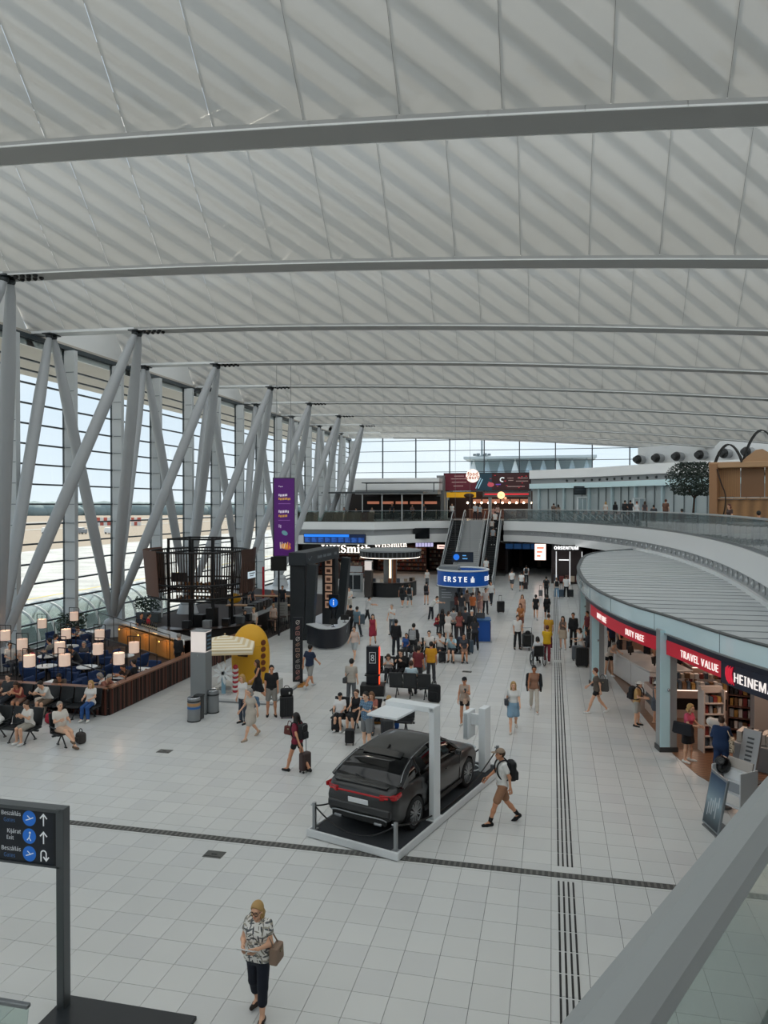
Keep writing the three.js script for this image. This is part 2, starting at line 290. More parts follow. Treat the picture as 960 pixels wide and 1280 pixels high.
// gallery back wall with its bands
const WALL_UP = curve2([[-2.2, -85], [4, -80.4], [8.2, -75.2], [12.4, -70.8], [18, -67.4], [23, -64.5], [28.7, -60.5]]).getSpacedPoints(110).map((p) => [p.x, p.z]).reverse();
{
  const w = structGroup('wall_gallery'); w.name = 'wall_gallery';
  part('wall_base', sweep(WALL_UP, rect(-0.5, -0.1, GY, 9.4)), mat(0xa9b3b5, 0.45), w);
  part('wall_band', sweep(WALL_UP, rect(-0.4, 0.5, 9.3, 9.85)), mat(0xd3eef2, 0.3), w);
  part('wall_band', sweep(WALL_UP, rect(-0.4, 0.15, 9.85, 10.4)), GROOVE, w);
  part('wall_band', sweep(WALL_UP, rect(-0.4, 0.5, 10.4, 11.35)), FASCIA, w);
  part('wall_top', sweep(WALL_UP, rect(-3, -0.35, 11.2, 11.36)), mat(0x9fa5a7, 0.6), w);
  for (let i = 8; i < 108; i += 3) { const p = WALL_UP[i], q = WALL_UP[i + 1], yaw = -Math.atan2(q[1] - p[1], q[0] - p[0]); const o = part(i % 9 !== 8 ? 'wall_joint' : 'wall_post', new THREE.BoxGeometry(i % 9 !== 8 ? 0.07 : 0.22, 3.45, i % 9 !== 8 ? 0.06 : 0.3), i % 9 !== 8 ? mat(0x5a6467, 0.5) : mat(0xaec2c7, 0.4), w); o.position.set(p[0] + (i % 9 !== 8 ? 0 : -0.1), GY + 1.72, p[1]); o.rotation.y = yaw; }
  for (let i = 10; i < 100; i += 3) { const p = WALL_UP[i], t = [WALL_UP[i + 1][0] - WALL_UP[i - 1][0], WALL_UP[i + 1][1] - WALL_UP[i - 1][1]], L = Math.hypot(...t), nx = t[1] / L, nz = -t[0] / L; part('groove_light', new THREE.SphereGeometry(0.13, 10, 8), mat(0x3b4042, 0.4), w).position.set(p[0] + nx * 0.18, 10.1, p[1] + nz * 0.18); }
}
// wall with air nozzles behind, closing the glazed end wall
{
  const a = [10.2, -94.1], b = [28.8, -76], L = Math.hypot(b[0] - a[0], b[1] - a[1]), yaw = -Math.atan2(b[1] - a[1], b[0] - a[0]);
  const o = struct('wall_nozzles', new THREE.BoxGeometry(L, 8.6, 0.3), mat(0xe4e7e8, 0.5)); o.position.set((a[0] + b[0]) / 2, 10.1, (a[1] + b[1]) / 2); o.rotation.y = yaw;
  let first = null; [806, 829, 854, 883, 913, 941].forEach((u, i) => {
    const q = (u - 480) / 925, dx = -ST + CT * q, dz = -CT - ST * q, s = (a[1] * (b[0] - a[0]) - a[0] * (b[1] - a[1])) / (dz * (b[0] - a[0]) - dx * (b[1] - a[1])), x = dx * s, z = dz * s, y = EYE + (631 - (575 - i * 1.9)) / 925 * s, lab = 'ball air nozzle in the white upper wall, number ' + ['one', 'two', 'three', 'four', 'five', 'six'][i] + ' from the glazed end wall';
    if (!first) { first = thing('air_nozzle', lab, 'vent', [x - 0.2, y, z + 0.35], yaw, 'air nozzles along the white wall'); part('sleeve', mb().cyl(0.55, 0.5, 0.9, 0, 0, 0.6, 20, 0, Math.PI / 2).geo(), MIDGREY, first); part('ball', mb().ball(0.52, 0, 0, 1.05).geo(), BLACK, first); part('throat', mb().cyl(0.3, 0.3, 0.3, 0, 0, 1.5, 18, 0, Math.PI / 2).geo(), mat(0x2a2d2f, 0.5), first); } else dup(first, lab, [x - 0.2, y, z + 0.35], yaw, 'air nozzles along the white wall');
  });
}
{ const f = struct('floor_raised', slabGeo([[7.9, -55], [7.4, -62], [5.2, -70], [7, -74], [14, -69], [15, -55]], GY + 0.25, 0.25), mat(0x8f9293, 0.45)); f.name = 'floor_raised'; }
// ---------- far gallery with restaurant and food court ----------
const FAR_L = [[-26, -72], [-17.4, -72], [-14.6, -76.2], [-11.0, -79.4]];
const FAR_PTS = [[-25.9, -72], [-21.5, -72], [-17.45, -72], [-17.35, -72.12], [-15.9, -74.4], [-14.2, -76.9], [-12.6, -78.5], [-10.65, -79.5]];
{
  const f = structGroup('floor_far_gallery'); f.name = 'floor_far_gallery';
  const plan = [...FAR_PTS, [-10.5, -79.2], [-5, -79.2], [-4.9, -94.2], [-25.9, -94.2]];
  part('slab', slabGeo(plan, GY, 0.5), mat(0x55524f, 0.5), f); part('soffit', slabGeo(plan, 3.66, 0.12), mat(0x6b6d6d, 0.6), f);
  const fa = structGroup('trim_22'); fa.name = 'trim_22';
  // the profile's out side must face the hall: run the points the other way round
  const pts = [...FAR_PTS].reverse().map((p) => p);
  part('fascia_band', sweep(pts, rect(-0.1, 0.12, 5.0, 5.78)), FASCIA, fa); part('fascia_band', sweep(pts, rect(-0.3, -0.15, 4.35, 5.02)), GROOVE, fa);
  part('fascia_band', sweep(pts, rect(-0.2, 0.14, 3.5, 4.4)), FASCIA, fa);
  const b = thing('balustrade', 'glass balustrade with thin steel rail before the upstairs restaurant beyond the flight board', 'railing');
  glassRun(b, FAR_PTS, 5.75, 6.85, 1.5, RAILGLASS); part('handrail', sweep(FAR_PTS, rect(-0.03, 0.03, 6.86, 6.92)), CHROME, b);
  part('planter_screen', sweep(FAR_PTS.slice(0, 4), rect(0.15, 0.35, 5.85, 6.75)), mat(0x6b5449, 0.7), b, 'brown timber screen behind the glass');
}
// ---------- outside: apron, grass, tree belt, building beyond the end wall ----------
{
  const GROUND = -3.6, conc = noiseTex(256, 256, (i, j) => { const n = 172 + 14 * Math.sin(i * 0.11 + 2 * Math.sin(j * 0.05)) * Math.sin(j * 0.13) + (rnd() - 0.5) * 16 - ((i % 128 < 1 || j % 128 < 1) ? 40 : 0); return [n, n, n - 3]; });
  conc.repeat.set(0.02, 0.02);
  const g = structGroup('apron_ground'); g.name = 'floor_outside';
  const plane = (x0, x1, z0, z1, y, m) => { const q = new THREE.PlaneGeometry(x1 - x0, z1 - z0); q.rotateX(-Math.PI / 2); const uv = q.attributes.uv; for (let i = 0; i < uv.count; i++) uv.setXY(i, uv.getX(i) * (x1 - x0), uv.getY(i) * (z1 - z0)); const o = part('ground', q, m, g); o.position.set((x0 + x1) / 2, y, (z0 + z1) / 2); return o; };
  plane(-1400, 900, -1500, 700, GROUND - 0.3, mat(0x8f8272, 0.95));
  const apron = plane(-122, -26.4, -420, 300, GROUND, new THREE.MeshStandardMaterial({ map: conc, roughness: 0.9 })); apron.name = 'apron';
  plane(-26.4, 300, -420, -94.8, GROUND, apron.material).name = 'apron';
  plane(-330, -300, -900, 500, GROUND - 0.2, mat(0x8d8a86, 0.9)).name = 'taxiway';
  plane(-235, -228, -900, 500, GROUND - 0.2, mat(0xa8a49c, 0.9)).name = 'service_road';
  // painted lines
  for (const x of [-60, -95]) plane(x, x + 0.35, -300, 200, GROUND + 0.02, mat(0xc9b24a, 0.8)).name = 'painted_line';
  // far tree belt: lumpy crowns
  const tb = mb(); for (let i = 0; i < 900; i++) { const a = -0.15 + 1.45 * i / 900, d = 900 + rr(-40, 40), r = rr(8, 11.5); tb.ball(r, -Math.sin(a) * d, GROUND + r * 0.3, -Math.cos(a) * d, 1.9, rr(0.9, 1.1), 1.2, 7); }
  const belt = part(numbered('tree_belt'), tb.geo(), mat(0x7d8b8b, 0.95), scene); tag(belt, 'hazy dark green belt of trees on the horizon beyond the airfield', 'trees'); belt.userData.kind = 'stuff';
  // red and white checkered blocks by the taxiway
  for (const [x, z, w, n, lab] of [[-239, -361, 15.5, 8, 'long red and white checkered airfield block beyond the apron'], [-222, -365, 5, 3, 'short red and white checkered airfield block beside the long one']]) {
    const t = thing('marker_block', lab, 'marker', [x, GROUND - 0.2, z], R(14)), c = w / n;
    for (let i = 0; i < n; i++) for (let j = 0; j < 2; j++) part('panel', new THREE.BoxGeometry(c - 0.03, 2.2, 1.6), mat((i + j) % 2 ? 0xc05a48 : 0xe4e0da, 0.7), t).position.set(-w / 2 + (i + 0.5) * c, 1.1 + j * 2.2, (i * 7 % 3) * 0.04);
  }
  { const t = thing('marker_mast', 'slim red and white banded mast out on the dry grass', 'mast', [-182, GROUND - 0.2, -251]); for (let i = 0; i < 5; i++) part('band', new THREE.CylinderGeometry(0.35, 0.35, 1.1, 12), mat(i % 2 ? 0xe4e0da : 0xc05a48, 0.7), t).position.y = 0.55 + i * 1.1; }
  // service vehicles far out
  for (const [x, z, c, lab] of [[-191.5, -252, 0xf0f0ee, 'white van far out on the airfield service road'], [-179, -255, 0x8c9094, 'grey van following on the airfield service road'], [-168, -258, 0xf0f0ee, 'white van alone on the airfield service road']]) {
    const t = thing('van', lab, 'van', [x, GROUND - 0.25, z], R(80)); part('body', mb().rbox(2, 1.6, 5, 0.25, 0, 1.15, 0).rbox(1.9, 0.7, 3.4, 0.25, 0, 2.1, -0.6).geo(), mat(c, 0.4), t);
    for (const [a, b] of [[-1, 1.6], [1, 1.6], [-1, -1.6], [1, -1.6]]) part('wheel', mb().cyl(0.38, 0.38, 0.25, a * 0.9, 0.38, b, 14, 0, 0, Math.PI / 2).geo(), BLACK, t);
  }
  // ribbed barrel-vault walkway roof right outside the glass
  { const t = thing('covered_walkway', 'ribbed glass barrel roof of a covered walkway just outside the window wall', 'walkway', [-34, 0, -46]);
    for (let i = 0; i < 15; i++) { const pts = []; for (let k = 0; k <= 10; k++) { const a = Math.PI * k / 10; pts.push([Math.cos(a) * 2.2, -1.2 + Math.sin(a) * 2.1, 0]); } part('rib', mb().tube(pts, 0.09, 14, 6).geo(), mat(0xd0d4d6, 0.5), t).position.z = -11 + i * 1.6; }
    const v = new THREE.CylinderGeometry(2.12, 2.12, 22.4, 20, 1, true, -Math.PI / 2, Math.PI); v.rotateX(-Math.PI / 2); part('vault_glass', v, mat(0xcfdad9, 0.15, 0, { transmission: 0.8, thickness: 0 }), t).position.set(0, -1.2, 0.2);
    part('side_wall', mb().box(0.2, 2.4, 22.4, -2.2, -2.4, 0.2).box(0.2, 2.4, 22.4, 2.2, -2.4, 0.2).geo(), mat(0x93a1a6, 0.6), t); }
  // blue clad plant room by the apron
  { const t = thing('plant_room', 'low blue-grey panelled shed outside the window wall behind the lamps', 'shed', [-32.5, GROUND, -29.6]); for (let i = 0; i < 6; i++) part('panel', new THREE.BoxGeometry(0.12, 4.4, 1.16), mat(0x6f93a6, 0.6), t).position.set(1.5, 2.2, -3 + i * 1.2); part('roof', new THREE.BoxGeometry(3.4, 0.15, 7.6), mat(0x8397a0, 0.6), t).position.set(0, 4.45, 0); part('wall', new THREE.BoxGeometry(2.9, 4.3, 7.1), mat(0x5d7c8c, 0.7), t).position.set(0, 2.15, 0); }
  // terminal pier beyond the end wall, with its row of glass gables
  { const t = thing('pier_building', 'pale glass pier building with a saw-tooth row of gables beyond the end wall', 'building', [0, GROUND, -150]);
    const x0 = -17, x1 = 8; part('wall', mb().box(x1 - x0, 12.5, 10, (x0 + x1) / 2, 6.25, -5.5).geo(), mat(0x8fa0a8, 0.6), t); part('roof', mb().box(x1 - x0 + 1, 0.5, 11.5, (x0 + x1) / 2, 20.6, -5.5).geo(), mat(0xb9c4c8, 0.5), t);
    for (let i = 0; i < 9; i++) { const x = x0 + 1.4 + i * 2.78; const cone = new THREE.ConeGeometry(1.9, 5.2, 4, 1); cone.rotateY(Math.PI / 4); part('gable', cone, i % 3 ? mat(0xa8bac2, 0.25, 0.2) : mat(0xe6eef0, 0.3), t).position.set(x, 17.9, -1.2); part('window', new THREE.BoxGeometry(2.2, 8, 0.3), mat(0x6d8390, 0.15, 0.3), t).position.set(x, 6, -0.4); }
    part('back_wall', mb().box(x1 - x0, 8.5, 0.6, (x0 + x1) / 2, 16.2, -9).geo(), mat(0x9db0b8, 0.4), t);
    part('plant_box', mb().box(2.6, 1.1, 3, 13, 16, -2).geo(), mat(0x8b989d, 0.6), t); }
  { const t = thing('light_mast', 'tall apron floodlight mast with two lamp rings beyond the end wall', 'mast', [-15.2, GROUND, -165]); part('pole', mb().cyl(0.18, 0.35, 27, 0, 13.5, 0, 10).geo(), mat(0x7d8a91, 0.5), t);
    for (const y of [22, 26.8]) { part('ring', mb().add(new THREE.TorusGeometry(1.6, 0.08, 6, 20), 0, y, 0, 0, Math.PI / 2).geo(), mat(0x7d8a91, 0.5), t); for (let k = 0; k < 6; k++) part('lamp', new THREE.BoxGeometry(0.7, 0.45, 0.4), mat(0x5f6b72, 0.5), t).position.set(Math.cos(k) * 1.6, y + 0.2, Math.sin(k * 1.047) * 1.6); } }
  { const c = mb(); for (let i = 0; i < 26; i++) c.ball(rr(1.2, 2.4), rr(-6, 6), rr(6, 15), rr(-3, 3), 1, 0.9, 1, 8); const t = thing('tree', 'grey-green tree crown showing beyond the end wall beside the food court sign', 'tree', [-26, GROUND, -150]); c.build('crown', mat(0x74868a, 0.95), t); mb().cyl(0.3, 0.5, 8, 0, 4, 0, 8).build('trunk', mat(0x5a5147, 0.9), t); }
}
// ---------- slanting steel columns along the window wall ----------
{
  const names = ['the column cluster at the near end of the window wall, mostly out of view', 'white slanting steel column cluster standing behind the blue-chaired restaurant terrace', 'white slanting steel column cluster rising behind the timber bar end', 'white slanting steel column cluster half hidden by the caged bar', 'white slanting steel column cluster between the caged bar and the purple banner', 'white slanting steel column cluster behind the purple banner', 'slim white slanting columns behind the upstairs restaurant, nearer the hall', 'slim white slanting columns beside the glazed end wall'];
  const pipe = (g, a, b) => { const A = V(...a), B = V(...b), at = (t) => A.clone().lerp(B, t).toArray(); g.bar(at(0), at(0.05), 0.13, 20, 0.2).bar(at(0.05), at(0.3), 0.2, 20, 0.285).bar(at(0.3), at(0.8), 0.285, 20, 0.285).bar(at(0.8), at(0.97), 0.285, 20, 0.19).bar(at(0.97), at(1), 0.19, 20, 0.12); return g; };
  for (let k = 0; k < 8; k++) {
    const za = -15.5 - 8.98 * k, zb = za - 8.98, zm = (za + zb) / 2, x = -24.6;
    const t = thing('column_cluster', names[k], 'column', [x, 0, zm], 0), h = 0.75;
    part('plinth', mb().cyl(0.55, 0.75, 0.6, 0, 0.3, 0, 24).geo(), STEEL_WHITE, t); part('base_joint', mb().ball(0.5, 0, 0.7, 0, 1, 0.7, 1, 18).geo(), STEEL_WHITE, t);
    const tops = [[-20.2, za - 0.05], [-25.1, za - 0.1], [-20.2, zb + 0.3], [-25.1, zb + 0.25]];
    tops.forEach(([tx, tz], i) => {
      if (k === 7 && i === 2) return;
      const top = [tx - x, roofY(tx) - 0.16, tz - zm], L = Math.hypot(...top), foot = top.map((c, j) => (j === 1 ? h : 0) + c / L * 0.2);
      part('strut', pipe(mb(), foot, top).geo(), STEEL_WHITE, t); part('top_pin', mb().ball(0.17, top[0], top[1] + 0.05, top[2]).box(0.5, 0.06, 0.5, top[0], top[1] + 0.15, top[2]).geo(), mat(0x3b4043, 0.4, 0.5), t);
      if (i === 0 || i === 2) { const c = mb(); for (let q = 0; q < 4; q++) c.ball(0.09, top[0] + 0.5 + q * 0.28, top[1] + 0.1, top[2]); part('damper', c.geo(), BLACK, t); }
    });
  }
}
// ---------- people: bodies and clothes meshed from smooth-blended limbs ----------
function capDist(px, py, pz, c) {
  const bx = c.b[0] - c.a[0], by = c.b[1] - c.a[1], bz = c.b[2] - c.a[2], ax = px - c.a[0], ay = py - c.a[1], az = pz - c.a[2], L = bx * bx + by * by + bz * bz || 1e-9;
  let t = (ax * bx + ay * by + az * bz) / L; t = t < 0 ? 0 : t > 1 ? 1 : t;
  const dx = ax - bx * t, dy = ay - by * t, dz = az - bz * t; return Math.sqrt(dx * dx + dy * dy + dz * dz) - (c.ra + (c.rb - c.ra) * t);
}
function ellDist(px, py, pz, e) { const x = (px - e.c[0]) / e.r[0], y = (py - e.c[1]) / e.r[1], z = (pz - e.c[2]) / e.r[2], k = Math.sqrt(x * x + y * y + z * z); return (k - 1) * Math.min(e.r[0], e.r[1], e.r[2]); }
// prims: capsules {a, b, ra, rb} and ellipsoids {c, r}; cuts: [nx, ny, nz, w] keeps n.p < w
function blob(prims, cell, k = 0.03, cuts = []) {
  const lo = [9, 9, 9], hi = [-9, -9, -9], boxes = prims.map((q) => { const l = [], h = []; for (let i = 0; i < 3; i++) { if (q.c) { l[i] = q.c[i] - q.r[i]; h[i] = q.c[i] + q.r[i]; } else { const r = Math.max(q.ra, q.rb); l[i] = Math.min(q.a[i], q.b[i]) - r; h[i] = Math.max(q.a[i], q.b[i]) + r; } lo[i] = Math.min(lo[i], l[i]); hi[i] = Math.max(hi[i], h[i]); } return [l, h]; });
  const pad = 2.5 * cell, o = lo.map((v) => v - pad), n = hi.map((v, i) => Math.ceil((v + pad - o[i]) / cell) + 1), [nx, ny, nz] = n, f = new Float32Array(nx * ny * nz).fill(1);
  prims.forEach((q, pi) => {
    const kk = q.k ?? k, m = kk + 2 * cell, s = boxes[pi][0].map((v, i) => Math.max(0, Math.floor((v - m - o[i]) / cell))), e = boxes[pi][1].map((v, i) => Math.min(n[i] - 1, Math.ceil((v + m - o[i]) / cell)));
    for (let z = s[2]; z <= e[2]; z++) for (let y = s[1]; y <= e[1]; y++) for (let x = s[0]; x <= e[0]; x++) {
      const id = x + nx * (y + ny * z), px = o[0] + x * cell, py = o[1] + y * cell, pz = o[2] + z * cell, d = q.c ? ellDist(px, py, pz, q) : capDist(px, py, pz, q), a = f[id], h = Math.max(kk - Math.abs(a - d), 0) / kk; f[id] = Math.min(a, d) - h * h * kk * 0.25;
    }
  });
  for (const c of cuts) for (let z = 0; z < nz; z++) for (let y = 0; y < ny; y++) for (let x = 0; x < nx; x++) { const id = x + nx * (y + ny * z), d = c[0] * (o[0] + x * cell) + c[1] * (o[1] + y * cell) + c[2] * (o[2] + z * cell) - c[3]; if (d > f[id]) f[id] = d; }
  const vid = new Int32Array(nx * ny * nz).fill(-1), pos = [], idx = [];
  for (let z = 0; z < nz - 1; z++) for (let y = 0; y < ny - 1; y++) for (let x = 0; x < nx - 1; x++) {
    const b = x + nx * (y + ny * z); let mask = 0, cx = 0, cy = 0, cz = 0, cn = 0; const v = [];
    for (let i = 0; i < 8; i++) { const q = f[b + (i & 1) + nx * (((i >> 1) & 1) + ny * (i >> 2))]; v[i] = q; if (q < 0) mask |= 1 << i; }
    if (mask === 0 || mask === 255) continue;
    for (let i = 0; i < 8; i++) for (const bit of [1, 2, 4]) if (!(i & bit)) { const j = i | bit; if ((v[i] < 0) !== (v[j] < 0)) { const t = v[i] / (v[i] - v[j]); cx += (i & 1) + (bit === 1 ? t : 0); cy += ((i >> 1) & 1) + (bit === 2 ? t : 0); cz += (i >> 2) + (bit === 4 ? t : 0); cn++; } }
    vid[b] = pos.length / 3; pos.push(o[0] + (x + cx / cn) * cell, o[1] + (y + cy / cn) * cell, o[2] + (z + cz / cn) * cell);
  }
  const quad = (a, b, c, d, flip) => { if (a < 0 || b < 0 || c < 0 || d < 0) return; flip ? idx.push(a, c, b, b, c, d) : idx.push(a, b, c, b, d, c); };
  for (let z = 1; z < nz - 1; z++) for (let y = 1; y < ny - 1; y++) for (let x = 1; x < nx - 1; x++) {
    const b = x + nx * (y + ny * z), s = f[b] < 0, sx = 1, sy = nx, sz = nx * ny;
    if (s !== f[b + sx] < 0) quad(vid[b - sy - sz], vid[b - sz], vid[b - sy], vid[b], !s);
    if (s !== f[b + sy] < 0) quad(vid[b - sx - sz], vid[b - sx], vid[b - sz], vid[b], !s);
    if (s !== f[b + sz] < 0) quad(vid[b - sx - sy], vid[b - sy], vid[b - sx], vid[b], !s);
  }
  const g = new THREE.BufferGeometry(); g.setAttribute('position', new THREE.Float32BufferAttribute(pos, 3)); g.setAttribute('uv', new THREE.Float32BufferAttribute(pos.flatMap((q, i) => (i % 3 === 0 ? [q * 3, pos[i + 1] * 3] : [])), 2)); g.setIndex(idx); g.computeVertexNormals(); return g;
}
const POSES = { // degrees: leg [hip, knee, out], arm [raise, out, elbow, inward]
  stand: { l: [2, 3, 4], r: [-2, 3, 4], al: [4, 7, 14, 0], ar: [4, 7, 14, 0] },
  walk: { l: [24, 6, 2], r: [-18, 22, 2], al: [-22, 9, 18, 0], ar: [24, 9, 24, 0], toe: 1 },
  stride: { l: [-20, 26, 2], r: [26, 5, 2], al: [22, 9, 26, 0], ar: [-24, 9, 16, 0], toe: 1 },
  phone: { l: [3, 4, 4], r: [-3, 4, 4], al: [22, 8, 96, 0.35], ar: [4, 10, 18, 0] },
  hold: { l: [10, 4, 3], r: [-8, 14, 3], al: [12, 12, 84, 0.55], ar: [12, 12, 84, 0.55] },
  pull: { l: [22, 6, 2], r: [-16, 22, 2], al: [-34, 14, 4, 0], ar: [20, 9, 30, 0] },
  talk: { l: [2, 3, 5], r: [0, 3, 5], al: [16, 14, 60, 0.4], ar: [20, 16, 70, 0.3], lean: 4 },
  bend: { l: [4, 5, 5], r: [-4, 6, 5], al: [60, 10, 30, 0.1], ar: [62, 10, 34, 0.1], lean: 38 },
  push: { l: [18, 6, 3], r: [-14, 20, 3], al: [42, 6, 42, 0.1], ar: [42, 6, 42, 0.1], lean: 10 },
  sit: { l: [84, 86, 7], r: [84, 86, 7], al: [22, 10, 62, 0.25], ar: [22, 10, 62, 0.25], sit: 1, lean: -6 },
  sitlean: { l: [84, 82, 9], r: [86, 90, 9], al: [50, 10, 66, 0.35], ar: [50, 10, 66, 0.35], sit: 1, lean: 28, nod: 18 },
  sitcross: { l: [84, 60, 4], r: [94, 34, -12], al: [24, 10, 70, 0.4], ar: [26, 10, 84, 0.3], sit: 1, lean: -10 },
  sitphone: { l: [84, 86, 6], r: [84, 88, 6], al: [30, 8, 96, 0.4], ar: [28, 8, 92, 0.4], sit: 1, lean: 6, nod: 14 },
};
function skeleton(pose, female, wide) {
  const q = POSES[pose], J = { wide }, D = Math.PI / 180;
  const lower = (side, [h, k, o]) => { const th = 0.435, sh = 0.42, hx = side * 0.088, dir = (a, ou) => [side * Math.sin(ou * D) * Math.cos(a * D), -Math.cos(a * D), Math.sin(a * D)]; const a = dir(h, o), b = dir(h - k, o * 0.5), K = [hx + a[0] * th, a[1] * th, a[2] * th], A = K.map((c, i) => c + b[i] * sh); const toe = q.sit ? 0 : q.toe && h < 0 ? 38 : 0; return { H: [hx, 0, 0], K, A, d: [side * 0.14, -Math.sin(toe * D), Math.cos(toe * D)], heel: toe }; };
  J.L = lower(1, q.l); J.R = lower(-1, q.r);
  const low = Math.min(J.L.A[1] - (J.L.heel ? 0.06 : 0), J.R.A[1] - (J.R.heel ? 0.06 : 0)), py = 0.085 - low; J.py = py;
  for (const s of [J.L, J.R]) for (const n of ['H', 'K', 'A']) s[n][1] += py;
  const ln = (q.lean ?? 0) * D, up = ([x, y, z]) => [x, py + y * Math.cos(ln) - z * Math.sin(ln), y * Math.sin(ln) + z * Math.cos(ln)];
  J.up = up; J.ln = ln; J.nod = (q.nod ?? 4) * D + ln * 0.5;
  const sw = (female ? 0.15 : 0.172) + wide * 0.4, arm = (side, [ra, ou, el, inn]) => { const S = up([side * sw, 0.51, -0.01]), dir = (a, o, i) => { const d = [side * (Math.sin(o * D) - i), -Math.cos(a * D), Math.sin(a * D)], L = Math.hypot(...d); return d.map((c) => c / L); }; const a = dir(ra - 0, ou, 0), b = dir(ra + el, ou * 0.4, inn), E = S.map((c, i) => c + a[i] * 0.285), W = E.map((c, i) => c + b[i] * 0.245); return { S, E, W, d: b, side }; };
  J.AL = arm(1, q.al); J.AR = arm(-1, q.ar);
  J.neck = up([0, 0.545, 0]); const hd = up([0, 0.60, 0.01]); J.head = [hd[0], hd[1] + 0.105 * Math.cos(J.nod), hd[2] + 0.03 + 0.105 * Math.sin(J.nod)];
  J.sw = sw; J.female = female; return J;
}
const cap = (a, b, ra, rb = ra, k) => ({ a, b, ra, rb, k });
const lerp3 = (a, b, t) => a.map((c, i) => c + (b[i] - c) * t);
function torso(J, inf) { const w = J.wide, hip = (J.female ? 0.112 : 0.105) + w + inf, u = J.up; return [cap([-0.075, J.py + 0.02, -0.01], [0.075, J.py + 0.02, -0.01], hip), cap(u([-0.055 - w * 0.3, 0.15, 0.005]), u([0.055 + w * 0.3, 0.15, 0.005]), (J.female ? 0.09 : 0.108) + w + inf), cap(u([-0.06, 0.28, 0.0]), u([0.06, 0.28, 0.0]), (J.female ? 0.088 : 0.106) + w + inf), cap(u([-J.sw * 0.5, 0.39, 0]), u([J.sw * 0.5, 0.39, 0]), 0.098 + w * 0.7 + inf), cap(u([-J.sw * 0.72, 0.48, -0.01]), u([J.sw * 0.72, 0.48, -0.01]), 0.06 + w * 0.4 + inf), ...(J.female ? [cap(u([-0.07, 0.36, 0.07]), u([0.07, 0.36, 0.07]), 0.05 + w * 0.5 + inf)] : [])]; }
// a hand with palm, four curled fingers of unequal length and a thumb at the side
function handPrims(A, inf = 0) {
  const d = V(...A.d), fwd = V(0, 0, 1), n = V(-A.side, 0, 0).addScaledVector(d, A.side * d.x).normalize(), t = d.clone().cross(n).normalize(); if (t.z < 0 && Math.abs(t.z) > 0.2) t.negate();
  const P = (along, side, palm) => V(...A.W).addScaledVector(d, along).addScaledVector(t, side).addScaledVector(n, palm).toArray(), out = [cap(P(0.02, -0.022, 0), P(0.085, -0.026, 0), 0.017), cap(P(0.02, 0.018, 0), P(0.085, 0.024, 0), 0.017)];
  [[-0.033, 0.058], [-0.012, 0.072], [0.011, 0.078], [0.032, 0.07]].forEach(([s, L]) => { out.push(cap(P(0.088, s, 0), P(0.088 + L * 0.5, s * 1.05, 0.012), 0.0095, 0.009, 0.006), cap(P(0.088 + L * 0.5, s * 1.05, 0.012), P(0.088 + L * 0.85, s * 1.02, 0.038), 0.009, 0.0075, 0.006)); });
  out.push(cap(P(0.025, 0.03, 0.004), P(0.06, 0.056, 0.016), 0.012, 0.0105, 0.01), cap(P(0.06, 0.056, 0.016), P(0.092, 0.06, 0.03), 0.0105, 0.008, 0.006)); return out;
}
const GEO = new Map(), cached = (k, f) => { if (!GEO.has(k)) GEO.set(k, f()); return GEO.get(k); };
const CELL = [[0.014, 0.008, 0.005], [0.022, 0.014, 0.008], [0.034, 0.022, 0.02]];
function paint(g, fn) { const p = g.attributes.position, c = new Float32Array(p.count * 3); for (let i = 0; i < p.count; i++) { const q = fn(p.getX(i), p.getY(i), p.getZ(i)); c.set(q, i * 3); } g.setAttribute('color', new THREE.BufferAttribute(c, 3)); return g; }
function headSpace(J) { const c = Math.cos(J.nod), s = Math.sin(J.nod), h = J.head; return ([x, y, z]) => [h[0] + x, h[1] + y * c - z * s, h[2] + y * s + z * c]; }
